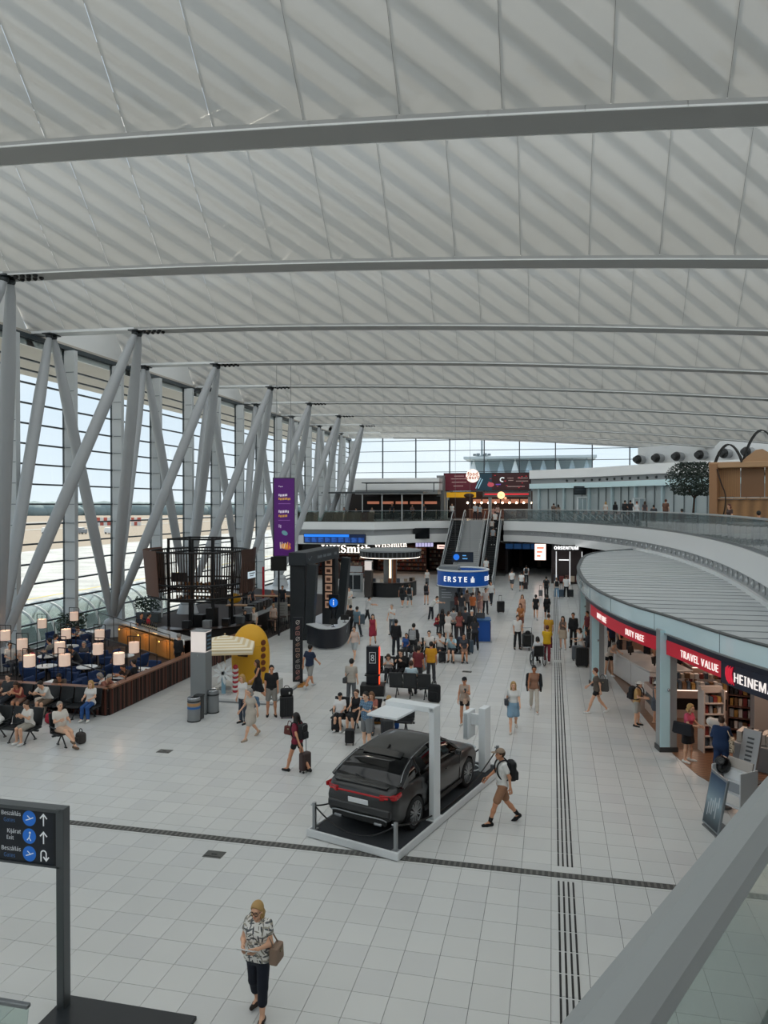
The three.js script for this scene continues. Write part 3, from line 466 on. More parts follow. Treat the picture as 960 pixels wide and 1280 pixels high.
function bodyGeo(J, lod) {
  const [cb, ch, chd] = CELL[lod], w = J.wide, thigh = (J.female ? 0.082 : 0.08) + w * 0.6, prims = torso(J, -0.004);
  for (const s of [J.L, J.R]) prims.push(cap(s.H, s.K, thigh, 0.054 + w * 0.3), cap(s.K, lerp3(s.K, s.A, 0.35), 0.05 + w * 0.2, 0.054 + w * 0.25), cap(lerp3(s.K, s.A, 0.35), s.A, 0.053 + w * 0.25, 0.034), cap(s.A, s.A.map((c, i) => c + s.d[i] * 0.13 - (i === 1 ? 0.045 : 0)), 0.034, 0.026));
  for (const a of [J.AL, J.AR]) prims.push(cap(a.S, a.E, (J.female ? 0.042 : 0.048) + w * 0.35, 0.036 + w * 0.2), cap(a.E, a.W, 0.036 + w * 0.2, 0.024), cap(a.W, a.W.map((c, i) => c + a.d[i] * 0.03), 0.023, 0.022));
  prims.push(cap(J.neck.map((c, i) => c - (i === 1 ? 0.05 : 0)), lerp3(J.neck, J.head, 0.7), 0.056, 0.05));
  const H = headSpace(J), g = [blob(prims, cb, 0.035)];
  const hp = [{ c: H([0, 0.02, -0.012]), r: [0.076, 0.098, 0.094] }, { c: H([0, -0.05, 0.02]), r: [0.058, 0.068, 0.066] }, cap(H([0, -0.09, 0.055]), H([0, -0.088, 0.05]), 0.03), cap(H([0, 0.005, 0.082]), H([0, -0.03, 0.102]), 0.011, 0.016, 0.012), { c: H([0.08, -0.012, -0.005]), r: [0.014, 0.032, 0.02], k: 0.008 }, { c: H([-0.08, -0.012, -0.005]), r: [0.014, 0.032, 0.02], k: 0.008 }, cap(H([-0.04, 0.02, 0.074]), H([0.04, 0.02, 0.074]), 0.014), cap(lerp3(J.neck, J.head, 0), H([0, -0.05, -0.01]), 0.054, 0.05)];
  const hg = blob(hp, ch, 0.025), eye = [H([0.03, 0.0, 0.083]), H([-0.03, 0.0, 0.083])], mouth = H([0, -0.062, 0.09]), brow = [H([0.032, 0.024, 0.088]), H([-0.032, 0.024, 0.088])], near = (p, q, sx, sy) => ((p[0] - q[0]) / sx) ** 2 + ((p[1] - q[1]) / sy) ** 2 + ((p[2] - q[2]) / 0.03) ** 2 < 1;
  paint(hg, (x, y, z) => { const p = [x, y, z]; if (eye.some((e) => near(p, e, 0.016, 0.009))) return [0.12, 0.09, 0.08]; if (near(p, mouth, 0.026, 0.01)) return [0.85, 0.45, 0.42]; if (brow.some((e) => near(p, e, 0.022, 0.008))) return [0.4, 0.33, 0.28]; return [1, 1, 1]; });
  g.push(hg); for (const a of [J.AL, J.AR]) g.push(blob(handPrims(a), lod === 2 ? 0.014 : chd, 0.014));
  return mergeGeometries(g.map((q) => { if (!q.attributes.color) paint(q, () => [1, 1, 1]); return q; }));
}
function topGeo(J, kind, lod) {
  const inf = 0.014, prims = torso(J, inf), len = { tank: 0, tee: 0.55, dress: 0.5, long: 2, tankdress: 0, blouse: 0.4 }[kind] ?? 0.62, r = (J.female ? 0.042 : 0.048) + J.wide * 0.35 + 0.012;
  for (const a of [J.AL, J.AR]) { if (len > 0) prims.push(cap(a.S, lerp3(a.S, a.E, Math.min(1, len)), r, len > 1 ? 0.054 + J.wide * 0.2 : r + 0.002, 0.02)); if (len > 1) prims.push(cap(a.E, lerp3(a.E, a.W, 0.92), 0.055 + J.wide * 0.2, 0.038)); }
  const u = J.up([0, 1, 0]), n = [u[0], u[1] - J.py, u[2]], dot = (p) => n[0] * p[0] + n[1] * p[1] + n[2] * p[2], cuts = [];
  cuts.push([...n, dot(J.up([0, 0.575, 0]))]); if (!/dress/.test(kind) && !POSES_SIT(J)) cuts.push([0, -1, 0, -(J.py - 0.04)]);
  if (/dress/.test(kind)) { for (const s of [J.L, J.R]) prims.push(cap(s.H, lerp3(s.H, s.K, 0.8), 0.11, 0.115, 0.09)); const m = J.L.K.map((c, i) => (c + J.R.K[i]) / 2), h = [0, J.py, -0.01], mid = lerp3(h, m, 0.55); prims.push(cap([-0.05, h[1], h[2]], [mid[0] - 0.05, mid[1], mid[2]], 0.13, 0.17), cap([0.05, h[1], h[2]], [mid[0] + 0.05, mid[1], mid[2]], 0.13, 0.17)); if (!POSES_SIT(J)) cuts.push([0, -1, 0, -(J.py - 0.40)]); }
  return blob(prims, CELL[lod][0], 0.04, cuts);
}
const POSES_SIT = (J) => J.L.K[1] > J.py - 0.15;
function bottomGeo(J, kind, lod) {
  const w = J.wide, prims = [cap([-0.075, J.py + 0.02, -0.01], [0.075, J.py + 0.02, -0.01], (J.female ? 0.112 : 0.105) + w + 0.01), cap(J.up([-0.05, 0.1, 0]), J.up([0.05, 0.1, 0]), 0.1 + w)], cuts = [[0, 1, 0, J.py + 0.13]], sit = POSES_SIT(J);
  for (const s of [J.L, J.R]) {
    if (kind === 'skirt') { prims.push(cap(s.H, lerp3(s.H, s.K, 0.8), 0.115 + w, 0.115 + w, 0.09)); continue; }
    const th = (J.female ? 0.086 : 0.088) + w * 0.6, end = { shorts: 0.78, hot: 0.36, capri: 1, trousers: 1 }[kind], wide = kind === 'shorts' ? 0.014 : 0;
    prims.push(cap(s.H, lerp3(s.H, s.K, end), th + wide, kind === 'hot' ? th : 0.07 + wide * 1.6 + w * 0.3));
    if (kind === 'capri') prims.push(cap(s.K, lerp3(s.K, s.A, 0.5), 0.066 + w * 0.3, 0.066 + w * 0.25)); if (kind === 'trousers') prims.push(cap(s.K, lerp3(s.K, s.A, 0.5), 0.07 + w * 0.4, 0.068 + w * 0.4), cap(lerp3(s.K, s.A, 0.5), lerp3(s.K, s.A, 0.95), 0.068 + w * 0.4, 0.06 + w * 0.2));
  }
  if (kind === 'skirt') { const m = lerp3([0, J.py, -0.01], J.L.K.map((c, i) => (c + J.R.K[i]) / 2), 0.75); prims.push(cap([-0.05, J.py, -0.01], [m[0] - 0.06, m[1], m[2]], 0.125 + w, 0.16 + w), cap([0.05, J.py, -0.01], [m[0] + 0.06, m[1], m[2]], 0.125 + w, 0.16 + w)); if (!sit) cuts.push([0, -1, 0, -(J.py - 0.36)]); }
  return blob(prims, CELL[lod][0], 0.03, cuts);
}
function shoeGeo(s, lod) { const A = s.A, d = s.d, P = (f, y) => [A[0] + d[0] * f, A[1] - 0.05 * Math.cos(0) + d[1] * f + y, A[2] + d[2] * f]; return blob([cap(P(-0.05, 0), P(0.06, -0.002), 0.042, 0.044), cap(P(0.06, -0.002), P(0.165, -0.008), 0.044, 0.034), cap(P(-0.03, 0.02), P(-0.01, 0.045), 0.042, 0.04)], Math.max(0.012, CELL[lod][0] * 0.6), 0.03); }
function hairGeo(J, kind, lod) {
  const H = headSpace(J), g = [], cell = CELL[lod][1], pl = (n, p) => { const o = H([0, 0, 0]), e = H(n).map((c, i) => c - o[i]), q = H(p); return [...e, e[0] * q[0] + e[1] * q[1] + e[2] * q[2]]; }, big = kind === 'long' || kind === 'bob' ? 0.016 : 0.01;
  const prims = [{ c: H([0, 0.026, -0.02]), r: [0.08 + big, 0.1 + big, 0.098 + big] }]; const cuts = [pl([0, -0.6, 0.8], [0, 0.07, 0.066])];
  g.push(blob(prims, cell, 0.02, cuts));
  if (kind === 'long') g.push(blob([cap(H([-0.05, 0.0, -0.06]), H([-0.06, -0.24, -0.085]), 0.055, 0.04), cap(H([0.05, 0.0, -0.06]), H([0.06, -0.24, -0.085]), 0.055, 0.04), cap(H([0.08, 0.01, -0.01]), H([0.085, -0.16, 0.0]), 0.026, 0.024), cap(H([-0.08, 0.01, -0.01]), H([-0.085, -0.16, 0.0]), 0.026, 0.024)], cell, 0.03));
  if (kind === 'bob') g.push(blob([cap(H([-0.06, 0.0, -0.04]), H([-0.07, -0.09, -0.03]), 0.045, 0.04), cap(H([0.06, 0.0, -0.04]), H([0.07, -0.09, -0.03]), 0.045, 0.04), cap(H([-0.05, -0.06, -0.08]), H([0.05, -0.06, -0.08]), 0.05)], cell, 0.03));
  if (kind === 'tail') g.push(blob([cap(H([0, 0.04, -0.11]), H([0, -0.02, -0.16]), 0.026, 0.036), cap(H([0, -0.02, -0.16]), H([0, -0.18, -0.14]), 0.036, 0.016)], cell, 0.02));
  if (kind === 'bun') g.push(blob([{ c: H([0, 0.1, -0.08]), r: [0.05, 0.045, 0.05] }], cell, 0.02));
  return g.length > 1 ? mergeGeometries(g) : g[0];
}
function hatGeo(J, kind, lod) { const H = headSpace(J), o = H([0, 0, 0]), e = H([0, 1, 0]).map((c, i) => c - o[i]), q = H([0, 0.045, 0]), cut = [-e[0], -e[1], -e[2], -(e[0] * q[0] + e[1] * q[1] + e[2] * q[2])], P = [{ c: H([0, 0.04, -0.012]), r: [0.095, 0.1, 0.112] }], brim = kind === 'cap' ? [{ c: H([0, 0.055, 0.13]), r: [0.072, 0.012, 0.075] }] : [{ c: H([0, 0.05, -0.01]), r: [0.16, 0.014, 0.17] }]; return mergeGeometries([blob(P, CELL[lod][1], 0.02, [cut]), blob(brim, Math.min(0.012, CELL[lod][1]), 0.02)]); }
const SKINS = [0xd9a98b, 0xc98f6d, 0xe2b79b, 0xa86f4c, 0x7a4c33], HAIRS = { k: 0x17130f, b: 0x3b2618, l: 0x6b4a2e, y: 0xb08d57, g: 0x8f8a84, r: 0x5a2a1c };
const PAINTED = new Map(); const bodyMat = (c) => { if (!PAINTED.has(c)) PAINTED.set(c, new THREE.MeshStandardMaterial({ color: c, roughness: 0.55, vertexColors: true })); return PAINTED.get(c); };
const cloth = (c) => (c?.isMaterial ? c : mat(c, 0.85));
// person({ x, z, y, face, h, pose, sex, wide, skin, hair, hc, top: [kind, colour], bottom: [kind, colour], shoe, hat, label, group, lod })
function person(o) {
  const dist = Math.hypot(o.x, o.z), lod = o.lod ?? (dist < 21 ? 0 : dist < 34 ? 1 : 2), pose = o.pose ?? 'stand', female = o.sex === 'f', wide = o.wide ?? 0, key = pose + female + wide + lod, J = cached('J' + key, () => skeleton(pose, female, wide));
  const t = thing('person', o.label, 'person', [o.x, o.y ?? 0, o.z], R(o.face ?? 0), o.group), s = (o.h ?? (female ? 1.66 : 1.77)) / 1.74, skin = SKINS[o.skin ?? 0];
  t.scale.setScalar(s);
  part('body', cached('B' + key, () => bodyGeo(J, lod)), bodyMat(skin), t);
  if (o.top) { const k = o.top[0]; part(/dress/.test(k) ? 'dress' : k === 'long' ? 'jacket' : 'shirt', cached('T' + key + k, () => topGeo(J, k, lod)), cloth(o.top[1]), t); }
  if (o.bottom) { const k = o.bottom[0]; part(k === 'hot' ? 'shorts' : k === 'capri' ? 'trousers' : k, cached('P' + key + k, () => bottomGeo(J, k, lod)), cloth(o.bottom[1]), t); }
  for (const side of ['L', 'R']) part('shoe', cached('S' + key + side, () => shoeGeo(J[side], lod)), cloth(o.shoe ?? 0xd8d8d4), t);
  if (o.hair !== 'none') part('hair', cached('H' + key + (o.hair ?? 'short'), () => hairGeo(J, o.hair ?? 'short', lod)), mat(HAIRS[o.hc ?? 'b'], 0.6), t);
  if (o.hat) part('hat', cached('C' + key + o.hat[0], () => hatGeo(J, o.hat[0], lod)), cloth(o.hat[1]), t);
  return { t, J, s };
}
// where a point of a person (own frame) stands in the hall
function onPerson(p, q) { const v = V(...q).multiplyScalar(p.s).applyAxisAngle(V(0, 1, 0), p.t.rotation.y).add(p.t.position); return v.toArray(); }
// ---------- display car on its platform ----------
{
  const A = fl(519, 1037, 0.17), B = fl(583, 985, 0.17), hd = V(B[0] - A[0], 0, B[1] - A[1]).normalize(), lf = V(hd.z, 0, -hd.x), turn = Math.atan2(hd.x, hd.z);
  const mid = V((A[0] + B[0]) / 2, 0.17, (A[1] + B[1]) / 2).addScaledVector(lf, 0.9);
  const car = thing('car', 'dark grey fastback car on the display platform with red light bar', 'car', mid.toArray(), turn);
  const paintM = new THREE.MeshPhysicalMaterial({ color: 0x07090b, roughness: 0.4, metalness: 0.0, clearcoat: 0.6, clearcoatRoughness: 0.05 }), tint = new THREE.MeshPhysicalMaterial({ color: 0x030405, roughness: 0.06 }), trim = mat(0x0c0d0e, 0.55), rim = mat(0x9a9da0, 0.3, 0.8);
  const curve = (pts) => (z) => { for (let i = 0; i + 1 < pts.length; i++) if (z <= pts[i + 1][0]) { const t = Math.max(0, (z - pts[i][0]) / (pts[i + 1][0] - pts[i][0])), s = t * t * (3 - 2 * t) * 0.5 + t * 0.5; return pts[i][1] + (pts[i + 1][1] - pts[i][1]) * s; } return pts.at(-1)[1]; };
  function loft(zs, section) { const pos = [], idx = [], n = section(zs[0]).length; zs.forEach((z) => section(z).forEach(([x, y]) => pos.push(x, y, z))); for (let i = 0; i + 1 < zs.length; i++) for (let j = 0; j < n; j++) { const a = i * n + j, b = i * n + (j + 1) % n; idx.push(a, b, a + n, b, b + n, a + n); } for (const [i, f] of [[0, 1], [zs.length - 1, 0]]) { const c = pos.length / 3, s = section(zs[i]); pos.push(0, s.reduce((q, p) => q + p[1], 0) / n, zs[i]); for (let j = 0; j < n; j++) { const a = i * n + j, b = i * n + (j + 1) % n; f ? idx.push(c, b, a) : idx.push(c, a, b); } } const g = new THREE.BufferGeometry(); g.setAttribute('position', new THREE.Float32BufferAttribute(pos, 3)); g.setAttribute('uv', new THREE.Float32BufferAttribute(new Float32Array(pos.length / 3 * 2), 2)); g.setIndex(idx); g.computeVertexNormals(); return g; }
  const both = (half) => [...half, ...half.slice(1, -1).reverse().map(([x, y]) => [-x, y])];
  const topY = curve([[-2.4, 0.98], [-2.3, 1.1], [-2.05, 1.16], [-1.2, 1.12], [0, 1.06], [1.15, 1.06], [1.8, 0.98], [2.2, 0.86], [2.4, 0.68]]), wid = curve([[-2.4, 0.8], [-2.2, 0.9], [-1.5, 0.96], [0, 0.95], [1.45, 0.955], [2.1, 0.89], [2.4, 0.72]]), bot = curve([[-2.4, 0.42], [-2.0, 0.27], [2.0, 0.25], [2.4, 0.36]]);
  const zs = []; for (let z = -2.4; z <= 2.401; z += 0.1) zs.push(z);
  const bodySec = (z) => { const w = wid(z), t = topY(z), b = bot(z), m = b + (t - b) * 0.55; return both([[0, b], [w * 0.82, b], [w * 0.96, b + 0.07], [w * 0.975, b + 0.2], [w * 0.985, m - 0.04], [w * 1.0, m + 0.06], [w * 0.97, m + 0.13], [w * 0.955, t - 0.12], [w * 0.92, t - 0.035], [w * 0.84, t], [w * 0.45, t + 0.018], [0, t + 0.025]]); };
  let body = new Brush(loft(zs, bodySec)); body.updateMatrixWorld(); const ev = new Evaluator(); ev.attributes = ['position', 'normal', 'uv']; ev.useGroups = false;
  for (const z of [1.46, -1.46]) for (const s of [1, -1]) { const c = new Brush(new THREE.CylinderGeometry(0.425, 0.425, 0.5, 36)); c.rotation.z = Math.PI / 2; c.position.set(s * 0.9, 0.37, z); c.updateMatrixWorld(); body = ev.evaluate(body, c, SUBTRACTION); body.updateMatrixWorld(); }
  part('body', body.geometry, paintM, car);
  const roof = curve([[-2.12, 1.14], [-1.75, 1.36], [-1.5, 1.47], [-1.1, 1.57], [-0.4, 1.645], [0.1, 1.64], [0.45, 1.56], [0.85, 1.32], [1.2, 1.06]]), gh = (z, o = 0) => { const b = topY(z) - 0.03, t = Math.max(roof(z), b + 0.03) + o, f = (t - b) / 0.6, wb = 0.87 - 0.05 * Math.max(0, z - 0.6) + o, wt = wb - 0.25 * f; return [[wb, b], [wb - 0.03 * f, b + (t - b) * 0.3], [wb - 0.12 * f, b + (t - b) * 0.68], [wt + 0.02 * f, t - 0.06 * f], [wt - 0.05, t - 0.012 * f], [wt * 0.5, t + 0.012 * f], [0, t + 0.018 * f]]; };
  const gz = []; for (let z = -2.1; z <= 1.19; z += 0.07) gz.push(z);
  part('window_glass', loft(gz, (z) => both([[0, topY(z) - 0.1], ...gh(z)])), tint, car);
  // roof skin and pillars over the glass
  const skin = (za, zb, pick0, pick1, mirror) => { const g = [], Z = []; for (let k = 0; k <= 14; k++) Z.push(za + (zb - za) * k / 14); const pos = [], idx = []; Z.forEach((z) => { const s = gh(z, 0.007); for (let j = pick0; j <= pick1; j++) pos.push(s[j][0] * mirror, s[j][1], z); }); const n = pick1 - pick0 + 1; for (let i = 0; i < 14; i++) for (let j = 0; j + 1 < n; j++) { const a = i * n + j; mirror > 0 ? idx.push(a, a + 1, a + n, a + 1, a + n + 1, a + n) : idx.push(a, a + n, a + 1, a + 1, a + n, a + n + 1); } const q = new THREE.BufferGeometry(); q.setAttribute('position', new THREE.Float32BufferAttribute(pos, 3)); q.setIndex(idx); q.computeVertexNormals(); return q; };
  part('roof', mergeGeometries([skin(-1.3, 0.34, 3, 6, 1), skin(-1.3, 0.34, 3, 6, -1)]), paintM, car);
  const pil = mb(); for (const s of [1, -1]) { const at = (z, k) => { const q = gh(z, 0.006)[k]; return [q[0] * s, q[1], z]; }; pil.beam(at(1.12, 1), at(0.36, 3), 0.07, 0.03); pil.beam(at(-0.3, 0), at(-0.34, 3), 0.03, 0.1); pil.beam(at(-1.15, 0), at(-1.2, 3), 0.03, 0.07); pil.beam(at(-2.06, 0), at(-1.7, 2), 0.1, 0.05); pil.beam(at(-1.7, 2), at(-1.28, 3), 0.1, 0.05); pil.beam(at(-1.95, 0), at(-1.35, 1), 0.03, 0.16); } pil.build('pillar', paintM, car);
  for (const s of [1, -1]) { const pts = []; for (let z = -2.0; z <= 1.1; z += 0.2) { const q = gh(z, 0.012)[3]; pts.push([q[0] * s, q[1] + 0.005, z]); } mb().tube(pts, 0.011, 40, 6).build('roof_trim', rim, car, 'thin bright roof trim'); const bl = []; for (let z = -1.9; z <= 0.9; z += 0.2) bl.push([(wid(z) * 0.93) * s, topY(z) - 0.02, z]); mb().tube(bl, 0.01, 30, 6).build('belt_trim', trim, car); }
  // rear
  part('light_bar', mb().rbox(1.5, 0.045, 0.05, 0.02, 0, 0.955, -2.39).geo(), mat(0x8a1016, 0.2, 0, { emissive: 0xd01418, emissiveIntensity: 0.1 }), car, 'red rear light bar');
  for (const s of [1, -1]) part('tail_light', mb().rbox(0.36, 0.12, 0.1, 0.03, s * 0.7, 0.96, -2.33, s * -0.45).rbox(0.06, 0.1, 0.3, 0.02, s * 0.885, 0.98, -2.18, s * -0.1).geo(), mat(0x7a0d14, 0.15, 0, { emissive: 0xc01015, emissiveIntensity: 0.08 }), car, 'red tail light');
  part('number_plate', mb().rbox(0.52, 0.115, 0.02, 0.008, 0, 0.79, -2.415, 0, -0.12).geo(), mat(0xdfe2e4, 0.4), car, 'white number plate');
  part('tailgate_lip', mb().rbox(1.36, 0.03, 0.14, 0.012, 0, 1.135, -2.25).geo(), paintM, car);
  part('bumper', mb().rbox(1.62, 0.2, 0.14, 0.05, 0, 0.62, -2.36).geo(), paintM, car); part('diffuser', mb().rbox(1.4, 0.16, 0.12, 0.04, 0, 0.42, -2.36).geo(), trim, car);
  part('diffuser_trim', mb().tube([[-0.72, 0.46, -2.4], [-0.62, 0.5, -2.43], [0, 0.5, -2.44], [0.62, 0.5, -2.43], [0.72, 0.46, -2.4]], 0.014, 24, 6).geo(), rim, car, 'silver bumper trim');
  for (const s of [1, -1]) part('exhaust', mb().rbox(0.2, 0.06, 0.1, 0.02, s * 0.52, 0.38, -2.4).geo(), rim, car);
  part('rear_wiper', mb().beam([0, 1.18, -2.09], [0.3, 1.22, -2.04], 0.015, 0.015).geo(), trim, car); part('roof_fin', shapeGeo([[0, 0], [0.18, 0], [0.05, 0.07]], 0.03).rotateY(Math.PI / 2).translate(-0.015, 1.585, -0.95), trim, car);
  part('roof_spoiler', mb().rbox(1.02, 0.025, 0.2, 0.01, 0, 1.545, -1.3, 0, -0.3).geo(), paintM, car);
  // sides and front
  for (const s of [1, -1]) { for (const z of [0.2, -0.85]) part('door_handle', mb().rbox(0.03, 0.03, 0.2, 0.01, s * 0.955, 0.9, z).geo(), paintM, car); const m = part('mirror', mb().rbox(0.16, 0.13, 0.09, 0.03, s * 1.0, 1.13, 0.72).beam([s * 0.87, 1.07, 0.74], [s * 0.97, 1.09, 0.72], 0.05, 0.03).geo(), paintM, car); part('mirror_glass', mb().box(0.12, 0.09, 0.005, s * 1.0, 1.13, 0.674).geo(), CHROME, m); part('sill', mb().rbox(0.06, 0.1, 2.1, 0.02, s * 0.93, 0.31, 0).geo(), trim, car); part('headlight', mb().rbox(0.34, 0.07, 0.12, 0.02, s * 0.66, 0.8, 2.26, s * 0.5).geo(), mat(0xc8d0d4, 0.1, 0.2), car); for (const z of [0.92, -0.28, -1.15]) part('door_gap', mb().box(0.012, 0.62, 0.012, s * 0.944, 0.68, z).geo(), BLACK, car); }
  part('grille', mb().rbox(1.0, 0.34, 0.08, 0.04, 0, 0.6, 2.36).geo(), trim, car);
  for (const z of [1.46, -1.46]) for (const s of [1, -1]) {
    const w = part('wheel', new THREE.LatheGeometry([[0.27, -0.12], [0.34, -0.125], [0.37, -0.1], [0.375, 0], [0.37, 0.1], [0.34, 0.125], [0.27, 0.12]].map((p) => new THREE.Vector2(...p)), 36), mat(0x111112, 0.85), car); w.position.set(s * 0.825, 0.375, z); w.rotation.z = Math.PI / 2;
    const r = mb().cyl(0.275, 0.275, 0.05, 0, -0.06 * s, 0, 30); r.build('rim_well', mat(0x18191a, 0.5, 0.5), w); const sp = mb(); for (let k = 0; k < 10; k++) { const a = k * Math.PI / 5, d = 0.13; sp.beam([Math.cos(a) * 0.05, -0.105 * s, Math.sin(a) * 0.05], [Math.cos(a + d) * 0.27, -0.1 * s, Math.sin(a + d) * 0.27], 0.028, 0.022).beam([Math.cos(a) * 0.05, -0.105 * s, Math.sin(a) * 0.05], [Math.cos(a - d) * 0.27, -0.1 * s, Math.sin(a - d) * 0.27], 0.014, 0.022); } sp.add(new THREE.TorusGeometry(0.272, 0.012, 8, 32), 0, -0.105 * s, 0, 0, Math.PI / 2).cyl(0.055, 0.055, 0.04, 0, -0.1 * s, 0, 16).build('spokes', rim, w);
  }
  // platform
  const P0 = fl(497, 1079), P1 = fl(383, 1049), P2 = fl(626, 966), O = V(P0[0], 0, P0[1]), L = Math.hypot(P2[0] - P0[0], P2[1] - P0[1]), W = Math.hypot(P1[0] - P0[0], P1[1] - P0[1]);
  const pf = thing('display_platform', 'dark carpeted car display platform with a white edge and rope posts', 'platform', O.toArray(), turn); // local +z along the car, +x to its near side edge away from the hall axis
  const lx = 1; part('base', mb().box(W, 0.12, L, lx * W / 2, 0.08, L / 2).geo(), mat(0x9fa3a5, 0.5), pf);
  part('carpet', mb().box(W - 0.1, 0.02, L - 0.1, lx * W / 2, 0.155, L / 2).geo(), new THREE.MeshStandardMaterial({ roughness: 0.95, map: (() => { const t = noiseTex(128, 128, () => { const n = 38 + rnd() * 22; return [n, n + 3, n + 7]; }); t.repeat.set(6, 6); return t; })() }), pf);
  const ed = mb().rbox(W + 0.06, 0.17, 0.06, 0.015, lx * W / 2, 0.1, 0).rbox(W + 0.06, 0.17, 0.06, 0.015, lx * W / 2, 0.1, L).rbox(0.06, 0.17, L, 0.015, 0, 0.1, L / 2).rbox(0.06, 0.17, L, 0.015, W, 0.1, L / 2); part('edge', ed.geo(), mat(0xd5d8d9, 0.35), pf);
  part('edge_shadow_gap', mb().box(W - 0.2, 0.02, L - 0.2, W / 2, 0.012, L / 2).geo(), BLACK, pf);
  part('floor_ring', new THREE.TorusGeometry(0.28, 0.022, 6, 40).rotateX(Math.PI / 2).translate(0.75, 0.168, L - 0.55), mat(0xdfe3e4, 0.5), pf);
  for (const [x, z] of [[0.1, 0.1], [W - 0.1, 0.1], [0.1, L - 0.1]]) { const p = part('rope_post', mb().rbox(0.075, 0.62, 0.075, 0.012, x, 0.46, z).rbox(0.16, 0.02, 0.16, 0.008, x, 0.172, z).geo(), mat(0x9a9d9f, 0.35, 0.6), pf); part('hook', mb().cyl(0.018, 0.018, 0.1, x + 0.04, 0.7, z, 10, 0, 0, Math.PI / 2).geo(), CHROME, p); }
  const sag = (a, b, s) => { const p = []; for (let k = 0; k <= 10; k++) { const t = k / 10; p.push([a[0] + (b[0] - a[0]) * t, a[1] + (b[1] - a[1]) * t - s * 4 * t * (1 - t), a[2] + (b[2] - a[2]) * t]); } return p; };
  for (const [a, b, s] of [[[0.1, 0.7, 0.1], [W - 0.1, 0.7, 0.1], 0.42], [[0.1, 0.7, 0.1], [0.1, 0.7, L - 0.1], 0.5], [[W - 0.1, 0.7, 0.1], [W - 0.1, 0.7, 2.2], 0.2]]) part('rope', mb().tube(sag(a, b, s), 0.018, 30, 7).geo(), BLACK, pf);
  // white portal over the car and the charging column
  const px = 0.11, pz = 1.98; const ar = thing('portal_frame', 'white angular portal frame standing beside the car with a flat arm', 'frame', O.clone().addScaledVector(hd, pz).addScaledVector(lf, px).setY(0.165).toArray(), turn), wm = mat(0xdfe3e5, 0.4);
  part('post', mb().rbox(0.13, 2.62, 0.34, 0.01, 0, 1.31, 0).geo(), wm, ar); part('arm', mb().rbox(1.3, 0.13, 0.34, 0.01, 0.59, 2.57, 0).geo(), wm, ar); part('arm_plate', mb().rbox(0.8, 0.05, 1.0, 0.01, 0.85, 2.5, -0.5).geo(), wm, ar); part('foot', mb().rbox(0.24, 0.02, 0.44, 0.005, 0, 0.01, 0).geo(), wm, ar);
  const cs = thing('charging_column', 'white charging column at the far end of the car platform', 'charger', O.clone().addScaledVector(hd, L - 0.5).addScaledVector(lf, 0.32).setY(0.165).toArray(), turn);
  part('slab', mb().rbox(0.2, 1.75, 0.4, 0.02, 0, 0.875, 0).geo(), wm, cs); part('dock', mb().rbox(0.16, 0.75, 0.5, 0.02, 0.42, 1.25, -0.1).beam([0.1, 1.4, -0.1], [0.36, 1.4, -0.1], 0.1, 0.3).geo(), wm, cs); part('dock_face', mb().box(0.1, 0.66, 0.01, 0.42, 1.25, -0.356).geo(), mat(0xb4babd, 0.4), cs);
  part('cable', mb().tube([[0.1, 0.6, 0.05], [0.35, 0.42, -0.1], [0.62, 0.44, -0.2], [0.9, 0.52, -0.25]], 0.02, 24, 8).geo(), BLACK, cs, 'black charging cable');
}
